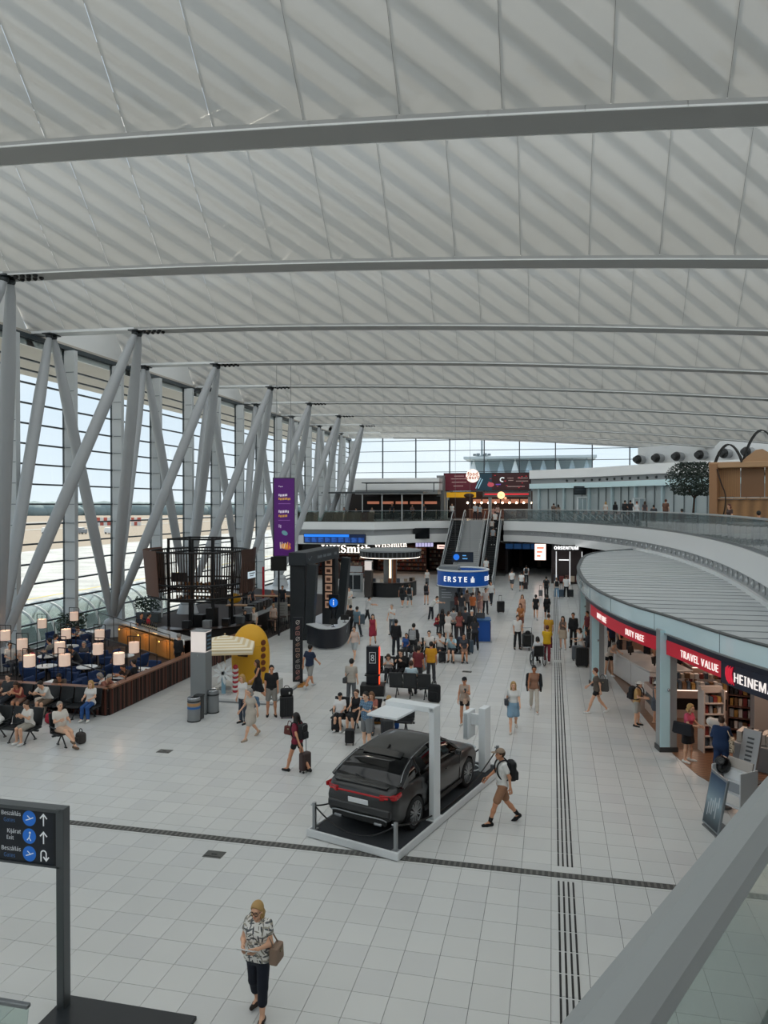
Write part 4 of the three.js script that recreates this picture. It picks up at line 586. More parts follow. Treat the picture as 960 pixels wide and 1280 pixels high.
// ---------- things near the camera ----------
{
  const p = fl(77, 1266); const s = thing('direction_sign', 'dark airport direction sign with blue discs and white arrows on a grey post', 'sign', [p[0], 0, p[1]]), grey = mat(0x5f6365, 0.35, 0.6), y0 = 2.16, hgt = 0.8, wd = 2.6;
  part('post', mb().rbox(0.13, 3.02, 0.16, 0.012, 0, 1.51, 0).geo(), grey, s); part('frame', mb().box(wd, 0.05, 0.18, -wd / 2, y0 + hgt + 0.025, 0).box(wd, 0.025, 0.16, -wd / 2, y0 - 0.012, 0).geo(), grey, s);
  const face = canvasTex(1024, 320, (x, w, h) => {
    x.fillStyle = '#0d141d'; x.fillRect(0, 0, w, h);
    const rows = [[54, 'Beszállás', 'Gates', 0], [160, 'Kijárat', 'Exit', 1], [266, 'Beszállás', 'Gates', 2]];
    rows.forEach(([y, a, b, k]) => {
      x.textAlign = 'right'; x.fillStyle = '#dfe4e8'; x.font = '34px sans-serif'; x.fillText(a, 800, y - 8); x.font = '32px sans-serif'; x.fillStyle = k === 1 ? '#dfe4e8' : '#3f6ea8'; x.fillText(b, k === 1 ? 750 : 760, y + 32);
      x.fillStyle = '#1f6fd0'; x.beginPath(); x.arc(858, y, 46, 0, 7); x.fill(); x.strokeStyle = '#eef3f8'; x.lineWidth = 6; x.lineCap = 'round'; x.beginPath();
      if (k === 1) { x.arc(862, y - 20, 4, 0, 7); x.moveTo(862, y - 8); x.lineTo(856, y + 10); x.lineTo(868, y + 26); x.moveTo(856, y + 10); x.lineTo(844, y + 24); } else { x.moveTo(836, y + 12); x.lineTo(862, y + 4); x.lineTo(884, y - 6); x.moveTo(846, y - 14); x.lineTo(866, y + 2); } x.stroke();
      x.strokeStyle = '#eef1f3'; x.lineWidth = 9; x.lineCap = 'butt'; x.beginPath();
      if (k < 2) { x.moveTo(956, y + 38); x.lineTo(956, y - 30); x.moveTo(932, y - 6); x.lineTo(956, y - 32); x.lineTo(980, y - 6); } else { x.moveTo(938, y + 38); x.lineTo(938, y - 8); x.arc(956, y - 10, 18, Math.PI, 0); x.lineTo(974, y + 26); x.moveTo(954, y + 8); x.lineTo(974, y + 30); x.lineTo(992, y + 8); } x.stroke();
    });
  });
  const board = part('board', mb().box(wd - 0.06, hgt, 0.1, -wd / 2 - 0.03, y0 + hgt / 2, 0).geo(), mat(0x0d1218, 0.35), s); const fp = part('sign_face', new THREE.PlaneGeometry(wd - 0.06, hgt), printed(face, 0.12, 0.3), s); fp.position.set(-wd / 2 - 0.09, y0 + hgt / 2, 0.054);
  const pe = fl(85, 1252), pe2 = fl(240, 1279); part('base_plate', mb().rbox(pe2[0] - pe[0] + 0.1, 0.06, 1.6, 0.01, (pe2[0] - pe[0]) / 2 + (pe[0] - p[0]), 0.03, pe[1] - p[1] + 0.8).geo(), mat(0x2b2f33, 0.5, 0.2), s);
  const q = fl(20, 1275, 0.9); const g = thing('glass_barrier', 'short glass barrier end with a grey top rail below the direction sign', 'barrier', [q[0], 0, q[1]]);
  part('glass', shapeGeo([[-1.6, 0.05], [0.04, 0.05], [0.16, 1.04], [-1.6, 1.04]], 0.02), RAILGLASS, g); part('rail', mb().rbox(1.78, 0.06, 0.08, 0.02, -0.72, 1.07, 0.01).geo(), mat(0x85898b, 0.35, 0.5), g); part('kick_plate', mb().box(1.6, 0.05, 0.06, -0.8, 0.026, 0.01).geo(), GREY, g);
}
// ---------- people near the camera and on the open floor ----------
const F = (u, v) => { const p = fl(u, v); return { x: p[0], z: p[1] }; };
function backpack(p, c, label, back = true, small = 1) {
  const J = p.J, C = J.up([0, 0.33, -0.205]), w = onPerson(p, C), t = thing('backpack', label, 'backpack', w, p.t.rotation.y), m = mat(c, 0.8), k = p.s * small; t.scale.setScalar(k); t.rotation.order = 'YXZ'; t.rotation.x = J.ln;
  part('pack', mb().rbox(0.3, 0.44, 0.17, 0.06, 0, 0, -0.02).geo(), m, t); part('pocket', mb().rbox(0.23, 0.2, 0.07, 0.03, 0, -0.1, -0.12).geo(), m, t);
  for (const s of [1, -1]) part('strap', mb().tube([[s * 0.1, 0.18, 0.06], [s * 0.105, 0.265, 0.17], [s * 0.105, 0.2, 0.31], [s * 0.12, 0.0, 0.345], [s * 0.15, -0.16, 0.24], [s * 0.12, -0.18, 0.06]], 0.018, 20, 6).geo(), m, t);
  part('zip', mb().tube([[-0.12, 0.1, -0.105], [-0.09, 0.19, -0.1], [0.09, 0.19, -0.1], [0.12, 0.1, -0.105]], 0.005, 14, 5).geo(), GREY, t); return t;
}
function suitcase(x, z, turn, c, label, h = 0.6, handle = true) {
  const t = thing('suitcase', label, 'suitcase', [x, 0, z], R(turn)), m = mat(c, 0.5), w = h * 0.66, d = h * 0.4, b = part('shell', mb().rbox(w, h, d, 0.05, 0, h / 2 + 0.06, 0).geo(), m, t), rb = mb(); for (let i = -2; i <= 2; i++) rb.rbox(0.02, h * 0.86, d + 0.012, 0.006, i * w / 5.6, h / 2 + 0.06, 0); rb.build('rib', m, b);
  for (const [a, e] of [[1, 1], [1, -1], [-1, 1], [-1, -1]]) part('wheel', mb().cyl(0.03, 0.03, 0.03, a * w * 0.36, 0.03, e * d * 0.34, 12, 0, 0, Math.PI / 2).geo(), BLACK, t);
  if (handle) part('handle', mb().bar([-0.09, h + 0.03, -d * 0.3], [-0.09, h + 0.42, -d * 0.3], 0.009).bar([0.09, h + 0.03, -d * 0.3], [0.09, h + 0.42, -d * 0.3], 0.009).rbox(0.22, 0.035, 0.035, 0.012, 0, h + 0.43, -d * 0.3).geo(), mat(0x3a3c3e, 0.4, 0.4), t); return t;
}
function handbag(p, at, c, label, w = 0.34, h = 0.26, strapTo = null) {
  const q = onPerson(p, at), t = thing('handbag', label, 'handbag', q, p.t.rotation.y), m = cloth(c), g = new THREE.ExtrudeGeometry(new THREE.Shape([[-w / 2, h / 2], [w / 2, h / 2], [w * 0.58, -h * 0.42], [w * 0.5, -h / 2], [-w * 0.5, -h / 2], [-w * 0.58, -h * 0.42]].map((a) => new THREE.Vector2(...a))), { depth: 0.07, bevelEnabled: true, bevelSize: 0.02, bevelThickness: 0.03, bevelSegments: 2 }); g.translate(0, 0, -0.035); g.rotateY(Math.PI / 2); part('pouch', g, m, t); part('clasp', mb().rbox(0.02, 0.04, 0.06, 0.008, 0.075, h * 0.3, 0).geo(), mat(0x8b8066, 0.3, 0.7), t);
  if (strapTo) { const d = V(...onPerson(p, strapTo)).sub(V(...q)).applyAxisAngle(V(0, 1, 0), -p.t.rotation.y); part('strap', mb().tube([[0, h / 2, -w * 0.4], [d.x * 0.7, d.y * 0.7 + h * 0.15, -w * 0.25 + d.z * 0.7], [d.x, d.y, d.z - 0.03], [d.x, d.y, d.z + 0.03], [d.x * 0.7, d.y * 0.7 + h * 0.15, w * 0.25 + d.z * 0.7], [0, h / 2, w * 0.4]], 0.011, 30, 6).geo(), m, t); } else part('strap', mb().tube([[0, h / 2, -w * 0.3], [0, h / 2 + 0.16, -w * 0.15], [0, h / 2 + 0.16, w * 0.15], [0, h / 2, w * 0.3]], 0.011, 16, 6).geo(), m, t); return t;
}
function phone(p, side, label) { const a = side > 0 ? p.J.AL : p.J.AR, q = onPerson(p, a.W.map((c, i) => c + a.d[i] * 0.1 + (i === 2 ? 0.025 : 0))), t = thing('phone', label, 'phone', q, p.t.rotation.y); t.rotation.order = 'YXZ'; t.rotation.x = -0.5; part('case', mb().rbox(0.075, 0.15, 0.01, 0.004, 0, 0.03, 0).geo(), BLACK, t); part('screen', mb().box(0.066, 0.136, 0.002, 0, 0.03, -0.006).geo(), mat(0x4c5660, 0.1), t); return t; }
{
  const leaf = new THREE.MeshStandardMaterial({ roughness: 0.85, map: (() => { const t = canvasTex(256, 256, (x, w) => { x.fillStyle = '#e6e4df'; x.fillRect(0, 0, w, w); for (let i = 0; i < 95; i++) { x.save(); x.translate(rnd() * w, rnd() * w); x.rotate(rnd() * 6.3); x.fillStyle = pick(['#5d6064', '#8d8a80', '#3f4347', '#b3ab9c']); x.beginPath(); x.ellipse(0, 0, 4 + rnd() * 3, 20 + rnd() * 14, 0, 0, 7); x.fill(); x.restore(); } }); t.wrapS = t.wrapT = THREE.RepeatWrapping; t.repeat.set(0.7, 0.7); return t; })() });
  const plaid = new THREE.MeshStandardMaterial({ roughness: 0.85, map: (() => { const t = canvasTex(128, 128, (x, w) => { x.fillStyle = '#6f93ad'; x.fillRect(0, 0, w, w); for (const [c, s, l] of [['rgba(30,60,95,.65)', 64, 22], ['rgba(235,240,242,.6)', 64, 8], ['rgba(25,40,70,.5)', 32, 5]]) { x.fillStyle = c; for (let i = 0; i < w; i += s) { x.fillRect(i, 0, l, w); x.fillRect(0, i + 10, w, l); } } }); t.wrapS = t.wrapT = THREE.RepeatWrapping; t.repeat.set(2.2, 2.2); return t; })() });
  const spots = new THREE.MeshStandardMaterial({ roughness: 0.7, map: (() => { const t = canvasTex(128, 128, (x, w) => { x.fillStyle = '#cdbfa8'; x.fillRect(0, 0, w, w); for (let i = 0; i < 60; i++) { x.fillStyle = pick(['#1d1814', '#4b3a28']); x.beginPath(); x.ellipse(rnd() * w, rnd() * w, 4 + rnd() * 5, 3 + rnd() * 4, rnd() * 3, 0, 7); x.fill(); } }); t.wrapS = t.wrapT = THREE.RepeatWrapping; t.repeat.set(3, 3); return t; })() });
  let p = person({ ...F(322, 1274), face: -4, h: 1.68, sex: 'f', wide: 0.035, pose: 'hold', hair: 'bob', hc: 'y', top: ['blouse', leaf], bottom: ['capri', 0x141a28], shoe: 0x2c2420, label: 'blonde woman in a leaf-print blouse and navy cropped trousers walking with a tablet' });
  { const a = p.J.AL, b = p.J.AR, m = lerp3(a.W, b.W, 0.5), q = onPerson(p, [m[0], m[1] + 0.02, m[2] + 0.09]), t = thing('tablet', 'white tablet held in both hands by the woman in the leaf-print blouse', 'tablet', q, p.t.rotation.y); t.rotation.order = 'YXZ'; t.rotation.x = -2.1; part('body', mb().rbox(0.27, 0.2, 0.012, 0.005, 0, 0, 0).geo(), mat(0xd4d7d8, 0.4), t); part('screen', mb().box(0.24, 0.17, 0.003, 0, 0, -0.006).geo(), mat(0x2b3238, 0.1), t); }
  handbag(p, [0.3, p.J.py + 0.08, 0.0], 0x8a7464, 'brown shoulder bag hanging beside the leaf-print blouse', 0.2, 0.2, p.J.up([0.12, 0.5, 0]).map((c, i) => c));
  { const H = headSpace(p.J), t = thing('glasses', 'dark framed glasses on the blonde woman with the tablet', 'glasses', onPerson(p, H([0, 0, 0.1])), p.t.rotation.y); for (const s of [1, -1]) part('rim', new THREE.TorusGeometry(0.028, 0.005, 6, 18).translate(s * 0.034, 0, 0), BLACK, t); part('bridge', mb().box(0.02, 0.006, 0.006, 0, 0.005, 0).box(0.004, 0.006, 0.09, 0.066, 0.004, -0.045).box(0.004, 0.006, 0.09, -0.066, 0.004, -0.045).geo(), BLACK, t); }
  p = person({ ...F(628, 1031), face: -72, h: 1.8, pose: 'walk', hair: 'short', top: ['tee', 0xdcdcd8], bottom: ['shorts', 0x9c7358], shoe: 0x17181a, hat: ['cap', 0x8a7867], skin: 1, label: 'man in a beige cap, white T-shirt and tan shorts walking past the car' });
  backpack(p, 0x17191c, 'black backpack on the man in the beige cap'); phone(p, -1, 'dark phone in the hand of the man in the beige cap');
  for (const s of ['L', 'R']) part('sock', mb().bar(lerp3(p.J[s].K, p.J[s].A, 0.72), p.J[s].A, 0.052, 12, 0.042).geo(), mat(0x18191b, 0.9), p.t, 'black sock');
  p = person({ ...F(371, 966), face: -112, h: 1.68, sex: 'f', pose: 'pull', hair: 'long', hc: 'k', skin: 1, top: ['tee', 0x7a2136], bottom: ['hot', 0x141416], shoe: 0x1a1a1a, label: 'dark-haired woman in a crimson top and black shorts pulling a suitcase' });
  backpack(p, 0x191b1f, 'black backpack on the woman in the crimson top'); suitcase(...fl(381, 966), 60, 0x3a2a28, 'dark brown cabin suitcase rolled by the woman in crimson', 0.5); handbag(p, [-0.02, p.J.py + 0.26, 0.3], 0x5a2a24, 'folded maroon bag carried on the arm of the woman in crimson', 0.28, 0.2);
  p = person({ ...F(458, 938), face: -25, h: 1.76, pose: 'phone', skin: 2, hair: 'short', hc: 'k', top: ['tee', plaid], bottom: ['shorts', 0x76797b], shoe: 0x6b5c50, label: 'man in a blue plaid shirt looking at his phone behind the car' }); phone(p, 1, 'phone held up by the man in the plaid shirt');
  p = person({ ...F(581, 908), face: -4, h: 1.64, sex: 'f', pose: 'phone', hair: 'tail', hc: 'k', skin: 1, top: ['tank', 0xa8978a], bottom: ['hot', 0x17171a], shoe: 0xd9d9d6, hat: ['cap', 0x17181b], label: 'young woman in a black cap, taupe top and black shorts reading her phone' }); handbag(p, [0.06, p.J.py + 0.0, 0.17], 0xb79a86, 'small beige waist bag on the woman in the black cap', 0.2, 0.12); phone(p, 1, 'phone of the woman in the black cap');
  p = person({ ...F(642, 914), face: 6, h: 1.68, sex: 'f', pose: 'stride', hair: 'long', hc: 'y', skin: 0, top: ['tee', 0xd9d9d6], bottom: ['skirt', 0x7d9cb2], shoe: 0xd2c8be, label: 'woman with long fair hair in a white top and pale denim skirt walking' }); handbag(p, [-0.24, p.J.py + 0.12, 0.05], 0x3b3f46, 'small dark crossbody bag on the woman in the denim skirt', 0.18, 0.14, p.J.up([0.1, 0.52, 0]));
  p = person({ ...F(668, 890), face: 2, h: 1.7, sex: 'f', pose: 'walk', hair: 'bun', hc: 'k', skin: 3, top: ['tank', 0x8f6a55], bottom: ['trousers', 0xc4bcb0], shoe: 0xd6d3ce, label: 'woman in loose cream trousers and brown top walking with a jacket on her arms' }); { const t = thing('jacket', 'black jacket draped over the arms of the woman in cream trousers', 'jacket', onPerson(p, [0, p.J.py + 0.32, -0.01]), p.t.rotation.y); for (const s of [1, -1]) part('sleeve', blob([cap([s * 0.2, 0.12, -0.08], [s * 0.25, -0.2, 0.08], 0.085, 0.06), cap([s * 0.24, -0.2, 0.08], [s * 0.24, -0.42, 0.04], 0.05, 0.03)], 0.02, 0.03), mat(0x15161a, 0.9), t); part('back', blob([cap([-0.2, -0.05, -0.15], [0.2, -0.05, -0.15], 0.05)], 0.02), mat(0x15161a, 0.9), t); }
  p = person({ ...F(746, 892), face: -88, h: 1.66, sex: 'f', pose: 'walk', hair: 'short', hc: 'r', skin: 0, top: ['tee', 0x5a5148], bottom: ['hot', 0x141416], shoe: 0xdcdcd9, label: 'woman in a khaki T-shirt and black shorts striding past the duty-free entrance' }); handbag(p, [0.08, p.J.py + 0.2, -0.22], 0x4a4a48, 'grey jacket slung over the bag of the striding woman in khaki', 0.34, 0.4);
  p = person({ ...F(861, 953), face: 52, h: 1.68, sex: 'f', pose: 'talk', hair: 'bob', hc: 'y', skin: 0, top: ['tee', 0xc8506a], bottom: ['skirt', 0x171619], shoe: 0xd8d6d2, label: 'blonde woman in a pink T-shirt and black skirt at the duty-free floor edge' }); handbag(p, [-0.3, p.J.py + 0.12, 0.0], 0x1d1f26, 'large black tote bag on the arm of the woman in pink', 0.5, 0.3, p.J.AR.E);
  p = person({ ...F(903, 974), face: 168, h: 1.66, sex: 'f', wide: 0.05, pose: 'talk', hair: 'bun', hc: 'b', skin: 0, top: ['long', 0x1a3358], bottom: ['trousers', 0x1a3358], shoe: 0xcfcfcb, label: 'woman in a navy blue outfit standing with her back turned by the shop shelves' }); handbag(p, [-0.27, p.J.py + 0.1, -0.12], spots, 'leopard-spotted shoulder bag of the woman in navy', 0.36, 0.3, p.J.up([-0.14, 0.5, -0.02]));
  { const t = thing('parcel', 'white wrapped parcel held by the woman in navy', 'parcel', onPerson(p, [0.12, p.J.py + 0.48, 0.42]), p.t.rotation.y); part('wrap', blob([cap([-0.14, 0, 0], [0.16, 0.06, 0.02], 0.1, 0.12), cap([0, 0.08, 0.03], [0.1, -0.06, 0.06], 0.08)], 0.018, 0.05), mat(0xd8d2ca, 0.7), t); part('label', mb().box(0.12, 0.08, 0.004, 0.02, 0.02, 0.15).geo(), mat(0xb79a88, 0.7), t); }
  p = person({ ...F(797, 908), face: 66, h: 1.5, pose: 'talk', hair: 'short', hc: 'b', top: ['tee', 0xc09a62], bottom: ['shorts', 0xa5a49f], shoe: 0x1c1c1c, hat: ['sun', 0xd8d6d0], label: 'boy in a white sun hat and grey shorts with a backpack by the shop counter' }); backpack(p, 0x1b1d22, 'black backpack on the boy in the white sun hat', true, 1.15);
  p = person({ ...F(820, 904), face: 80, h: 1.4, sex: 'f', pose: 'stand', hair: 'short', hc: 'b', top: ['tankdress', 0x5a6470], shoe: 0xbfa08a, hat: ['sun', 0xdad8d2], label: 'girl in a white sun hat and grey-blue dress half behind the column' });
  p = person({ ...F(339, 896), face: 24, h: 1.8, pose: 'stand', hair: 'short', hc: 'k', skin: 1, top: ['tee', 0x121316], bottom: ['shorts', 0x8d8a84], shoe: 0x151515, label: 'man in a black T-shirt and grey shorts standing by a tall black suitcase' }); suitcase(...fl(358, 898), 20, 0x101114, 'tall black suitcase with a bag on top beside the man in black', 0.72, false);
  { const q = fl(358, 898), t = thing('duffel_bag', 'black duffel bag lying on top of the tall black suitcase', 'bag', [q[0], 0.79, q[1]], R(20)); part('body', mb().rbox(0.44, 0.26, 0.28, 0.08, 0, 0.13, 0).geo(), mat(0x131417, 0.85), t); part('handle', mb().tube([[-0.1, 0.25, 0], [-0.06, 0.33, 0], [0.06, 0.33, 0], [0.1, 0.25, 0]], 0.014, 14, 6).geo(), BLACK, t); part('tag', mb().rbox(0.05, 0.08, 0.01, 0.004, 0.1, 0.12, 0.15).geo(), mat(0xb8b8b4, 0.6), t); }
  p = person({ ...F(322, 880), face: -60, h: 1.7, sex: 'f', pose: 'stride', hair: 'long', hc: 'b', skin: 1, top: ['tankdress', 0x141417], shoe: 0x1a1a1a, label: 'woman with long brown hair in a short black dress beside the man in black' });
  p = person({ ...F(303, 905), face: -20, h: 1.66, sex: 'f', pose: 'stand', hair: 'long', hc: 'y', top: ['tee', 0xd5d3d0], bottom: ['trousers', 0x39424f], shoe: 0x2a2a2c, label: 'fair-haired woman in a white top and dark jeans in the group by the yellow booth' });
  p = person({ ...F(313, 924), face: -30, h: 1.64, sex: 'f', pose: 'walk', hair: 'bob', hc: 'g', top: ['dress', 0xb3aba0], shoe: 0xa89684, label: 'woman in a long beige dress walking before the yellow booth' }); backpack(p, 0x51708c, 'denim blue rucksack on the woman in the beige dress', true, 0.8);
  p = person({ ...F(387, 860), face: 158, h: 1.8, pose: 'walk', hair: 'short', hc: 'k', skin: 1, top: ['tee', 0x1d2b44], bottom: ['shorts', 0x8f8f8c], shoe: 0xbfc2c4, label: 'man in a navy T-shirt and grey shorts walking towards the information desk' });
  p = person({ ...F(439, 884), face: 176, h: 1.76, pose: 'stand', hair: 'short', hc: 'k', top: ['tee', 0xa9a298], bottom: ['trousers', 0x55585c], shoe: 0x2a2a2a, label: 'man in a stone-coloured shirt and grey trousers seen from the back by the charging totem' }); handbag(p, [0.2, p.J.py + 0.05, -0.1], 0x3a3b3d, 'small grey crossbody bag on the man in the stone-coloured shirt', 0.2, 0.16, p.J.up([-0.1, 0.52, 0]));
}
// ---------- furniture of the open hall ----------
const STEEL = mat(0x85898b, 0.4, 0.3), NAVY = mat(0x10151f, 0.45), BLUE = mat(0x0f4c9c, 0.4);
function infoTotem(u, v, label, dark) {
  const p = fl(u, v), t = thing('info_totem', label, 'totem', [p[0], 0, p[1] - 0.25]);
  part('body', mb().rbox(0.6, 2.2, 0.5, 0.02, 0, 1.1, 0).geo(), dark ? mat(0x4b4745, 0.35, 0.5) : STEEL, t); part('light_box', mb().rbox(0.58, 0.74, 0.48, 0.02, 0, 2.58, 0).geo(), lit(0xe8dcd6, 0.35, 0xdad2cd), t, 'pale glowing top box');
  part('side_screen', mb().box(0.02, 0.66, 0.42, 0.3, 2.58, 0).geo(), NAVY, t); for (let k = 0; k < 4; k++) part('screen_line', mb().box(0.005, 0.05, 0.3, 0.312, 2.36 + k * 0.14, 0).geo(), mat(0x5f7f95, 0.4), t); part('button', mb().cyl(0.03, 0.03, 0.02, 0, 2.1, 0.255, 14, 0, Math.PI / 2).geo(), CHROME, t); part('foot', mb().rbox(0.7, 0.03, 0.6, 0.01, 0, 0.015, 0).geo(), mat(0x3d3f40, 0.5), t); part('cap', mb().rbox(0.62, 0.03, 0.52, 0.01, 0, 2.965, 0).geo(), MIDGREY, t);
}
infoTotem(247, 893, 'tall steel totem with a pale glowing top box beside the litter bins'); infoTotem(460, 747, 'distant brown-grey totem with a glowing white top box before the round bookshop counter', true);
function bin(u, v, label, bands) { const p = fl(u, v), t = thing('litter_bin', label, 'bin', [p[0], 0, p[1] - 0.22]); part('drum', mb().cyl(0.22, 0.22, 0.78, 0, 0.41, 0, 28).geo(), STEEL, t); part('top_ring', mb().lathe([[0.13, 0.8], [0.2, 0.84], [0.225, 0.82], [0.225, 0.79]], 0, 0, 0, 28).geo(), CHROME, t); part('opening', mb().cyl(0.13, 0.13, 0.02, 0, 0.8, 0, 24).geo(), BLACK, t); bands.forEach(([y, h, c]) => part('band', mb().cyl(0.224, 0.224, h, 0, y, 0, 28).geo(), mat(c, 0.5), t)); part('base_ring', mb().cyl(0.23, 0.23, 0.04, 0, 0.02, 0, 28).geo(), BLACK, t); }
bin(238, 904, 'steel litter bin with orange and blue bands in front of the steel totem', [[0.6, 0.09, 0xb98a5a], [0.48, 0.07, 0x2f64a6], [0.7, 0.05, 0x2c2f31]]); bin(262, 893, 'plain steel litter bin half behind the steel totem', [[0.66, 0.06, 0x2c2f31]]);
{ const p = fl(251, 898), t = thing('recycling_box', 'dark square recycling box between the two litter bins', 'bin', [p[0] - 0.02, 0, p[1] + 0.12]); part('box', mb().rbox(0.26, 0.8, 0.26, 0.02, 0, 0.4, 0).geo(), mat(0x35383a, 0.5), t); part('lid', mb().rbox(0.3, 0.05, 0.3, 0.015, 0, 0.825, 0).geo(), mat(0x222425, 0.5), t); part('slot', mb().box(0.16, 0.03, 0.01, 0, 0.7, 0.133).geo(), BLACK, t); }
// play display: low white stage, yellow booth, parasol, small decorations
{
  const st = thing('stage', 'low white stage carrying the yellow booth and the striped parasol', 'platform', [-11.75, 0, -28.3]); part('deck', mb().rbox(3.1, 0.14, 4.6, 0.02, 0, 0.08, 0).geo(), mat(0xd8d9d8, 0.4), st); part('deck_edge', mb().rbox(3.16, 0.05, 4.66, 0.01, 0, 0.03, 0).geo(), MIDGREY, st); part('front_block', mb().rbox(0.55, 0.5, 0.5, 0.02, 1.1, 0.4, 0.9).geo(), mat(0xa6a7a4, 0.5), st);
  const yb = thing('display_booth', 'tall rounded yellow display booth with a row of dark round openings', 'booth', [-12.15, 0.15, -28.6], 0.25), ym = mat(0xd9a21c, 0.5);
  const pr = [[0.3, 0], [0.66, 0.08], [0.76, 0.5], [0.79, 1.0], [0.76, 1.5], [0.64, 1.95], [0.42, 2.25], [0.2, 2.38], [0, 2.42]]; const sh = new THREE.LatheGeometry(new THREE.SplineCurve(pr.map((q) => new THREE.Vector2(...q))).getPoints(28), 36); sh.scale(1, 1, 0.62); part('shell', sh, ym, yb);
  const ridge = mb(); for (let k = 0; k < 7; k++) ridge.add(new THREE.TorusGeometry(0.775 - Math.abs(k - 3) * 0.012, 0.016, 6, 40).rotateX(Math.PI / 2).scale(1, 1, 0.62), 0, 0.6 + k * 0.16, 0); part('rib', ridge.geo(), mat(0xc08e14, 0.5), yb);
  for (let k = 0; k < 5; k++) { const o = part('opening', mb().cyl(0.1, 0.1, 0.06, 0, 0, 0, 18, 0, Math.PI / 2).geo(), mat(0x6b3316, 0.6), yb); o.position.set(0.56, 0.62 + k * 0.27, 0.345 - Math.abs(k - 1.5) * 0.02); o.rotation.y = 0.75; part('opening_rim', new THREE.TorusGeometry(0.105, 0.018, 6, 20), mat(0x8a5a1a, 0.5), o); }
  part('hatch', mb().rbox(0.42, 0.12, 0.06, 0.03, -0.25, 1.22, 0.475, 0, 0, -0.12).geo(), mat(0x4a3410, 0.6), yb); part('hatch_lip', mb().rbox(0.5, 0.05, 0.1, 0.02, -0.25, 1.31, 0.48, 0, 0, -0.12).geo(), ym, yb); part('base', mb().cyl(0.62, 0.66, 0.08, 0, 0.04, 0, 30).g[0].scale(1, 1, 0.7), mat(0x9a7413, 0.6), yb);
  const pa = thing('parasol', 'cream striped square parasol in front of the yellow booth', 'parasol', [-12.7, 0.15, -27.3], 0.35), stripe = canvasTex(8, 128, (x, w, h) => { for (let k = 0; k < 14; k++) { x.fillStyle = k % 2 ? '#d9c59c' : '#efe6d2'; x.fillRect(0, k * h / 14, w, h / 14 + 1); } }), sm = printed(stripe, 0, 0.8); sm.side = THREE.DoubleSide;
  for (let k = 0; k < 4; k++) { const a = Math.PI / 4 + k * Math.PI / 2, b = a + Math.PI / 2, r = 1.62, g = new THREE.BufferGeometry(), A = [Math.cos(a) * r, 1.78, Math.sin(a) * r], B = [Math.cos(b) * r, 1.78, Math.sin(b) * r], lo = (p) => [p[0], 1.58, p[2]]; g.setAttribute('position', new THREE.Float32BufferAttribute([0, 2.16, 0, ...B, ...A, ...A, ...B, ...lo(B), ...A, ...lo(B), ...lo(A)], 3)); g.setAttribute('uv', new THREE.Float32BufferAttribute([0.5, 1, 1, 0.2, 0, 0.2, 0, 0.2, 1, 0.2, 1, 0, 0, 0.2, 1, 0, 0, 0], 2)); g.computeVertexNormals(); part('canopy_panel', g, sm, pa); }
  part('pole', mb().cyl(0.025, 0.025, 2.14, 0, 1.08, 0, 12).geo(), mat(0xb39a72, 0.5), pa); part('base', mb().cyl(0.24, 0.26, 0.08, 0, 0.04, 0, 24).geo(), MIDGREY, pa); part('finial', mb().ball(0.04, 0, 2.2, 0).geo(), mat(0xb39a72, 0.5), pa);
  const fp = fl(279, 872), fw = thing('flower_stand', 'small blue stand with white starry petals under the striped parasol', 'decoration', [fp[0], 0.0, fp[1]]); part('base', mb().rbox(0.8, 0.14, 0.6, 0.02, 0, 0.08, 0).geo(), mat(0x3c6178, 0.5), fw); part('stem', mb().rbox(0.16, 0.75, 0.1, 0.03, 0, 0.5, 0).geo(), mat(0x7fa5b8, 0.5), fw); for (let k = 0; k < 9; k++) { const a = k * 0.7; part('petal', shapeGeo([[0, -0.03], [0.32, -0.06], [0.46, 0], [0.32, 0.06], [0, 0.03]], 0.02), mat(0xe2e6e6, 0.5), fw).position.set(0, 0.95, 0.05); fw.children.at(-1).rotation.z = a; }
  const cp = fl(294, 872), cn = thing('candy_post', 'red and white twisted candy post beside the yellow booth', 'decoration', [cp[0], 0, cp[1]]); for (let k = 0; k < 12; k++) part('twist', new THREE.TorusGeometry(0.07, 0.055, 8, 14).rotateX(Math.PI / 2 + 0.35), mat(k % 2 ? 0xd7d5d2 : 0xa82432, 0.4), cn).position.y = 0.08 + k * 0.09; part('knob', mb().ball(0.1, 0, 1.18, 0).geo(), mat(0xa82432, 0.4), cn);
  const ip = fl(372, 857), it = thing('pictogram_banner', 'narrow black standing banner of pale pictograms on an orange round foot', 'banner', [ip[0], 0, ip[1]], 0.25); part('foot', mb().cyl(0.42, 0.45, 0.05, 0, 0.03, 0, 30).geo(), mat(0xa8722c, 0.5), it); part('board', mb().rbox(0.42, 2.75, 0.05, 0.01, 0, 1.46, 0).geo(), NAVY, it);
  const ic = canvasTex(128, 768, (x, w, h) => { x.fillStyle = '#12161d'; x.fillRect(0, 0, w, h); x.lineWidth = 5; for (let k = 0; k < 11; k++) { const y = 40 + k * 68; x.strokeStyle = x.fillStyle = pick(['#d8cfc8', '#c98f84', '#b9b3ae', '#c9a08a']); x.beginPath(); if (k % 3 === 0) { x.arc(64, y, 24, 0, 7); x.moveTo(40, y + 20); x.lineTo(92, y - 22); } else if (k % 3 === 1) { x.moveTo(34, y + 22); x.lineTo(92, y - 22); x.moveTo(34, y + 4); x.lineTo(76, y - 24); x.moveTo(54, y + 26); x.lineTo(96, y); } else { x.rect(38, y - 20, 50, 40); x.moveTo(48, y); x.lineTo(78, y); } x.stroke(); } }); part('print', new THREE.PlaneGeometry(0.38, 2.6), printed(ic), it).position.set(0, 1.46, 0.027); part('stem', mb().cyl(0.02, 0.02, 0.2, 0, 0.12, 0).geo(), CHROME, it);
}
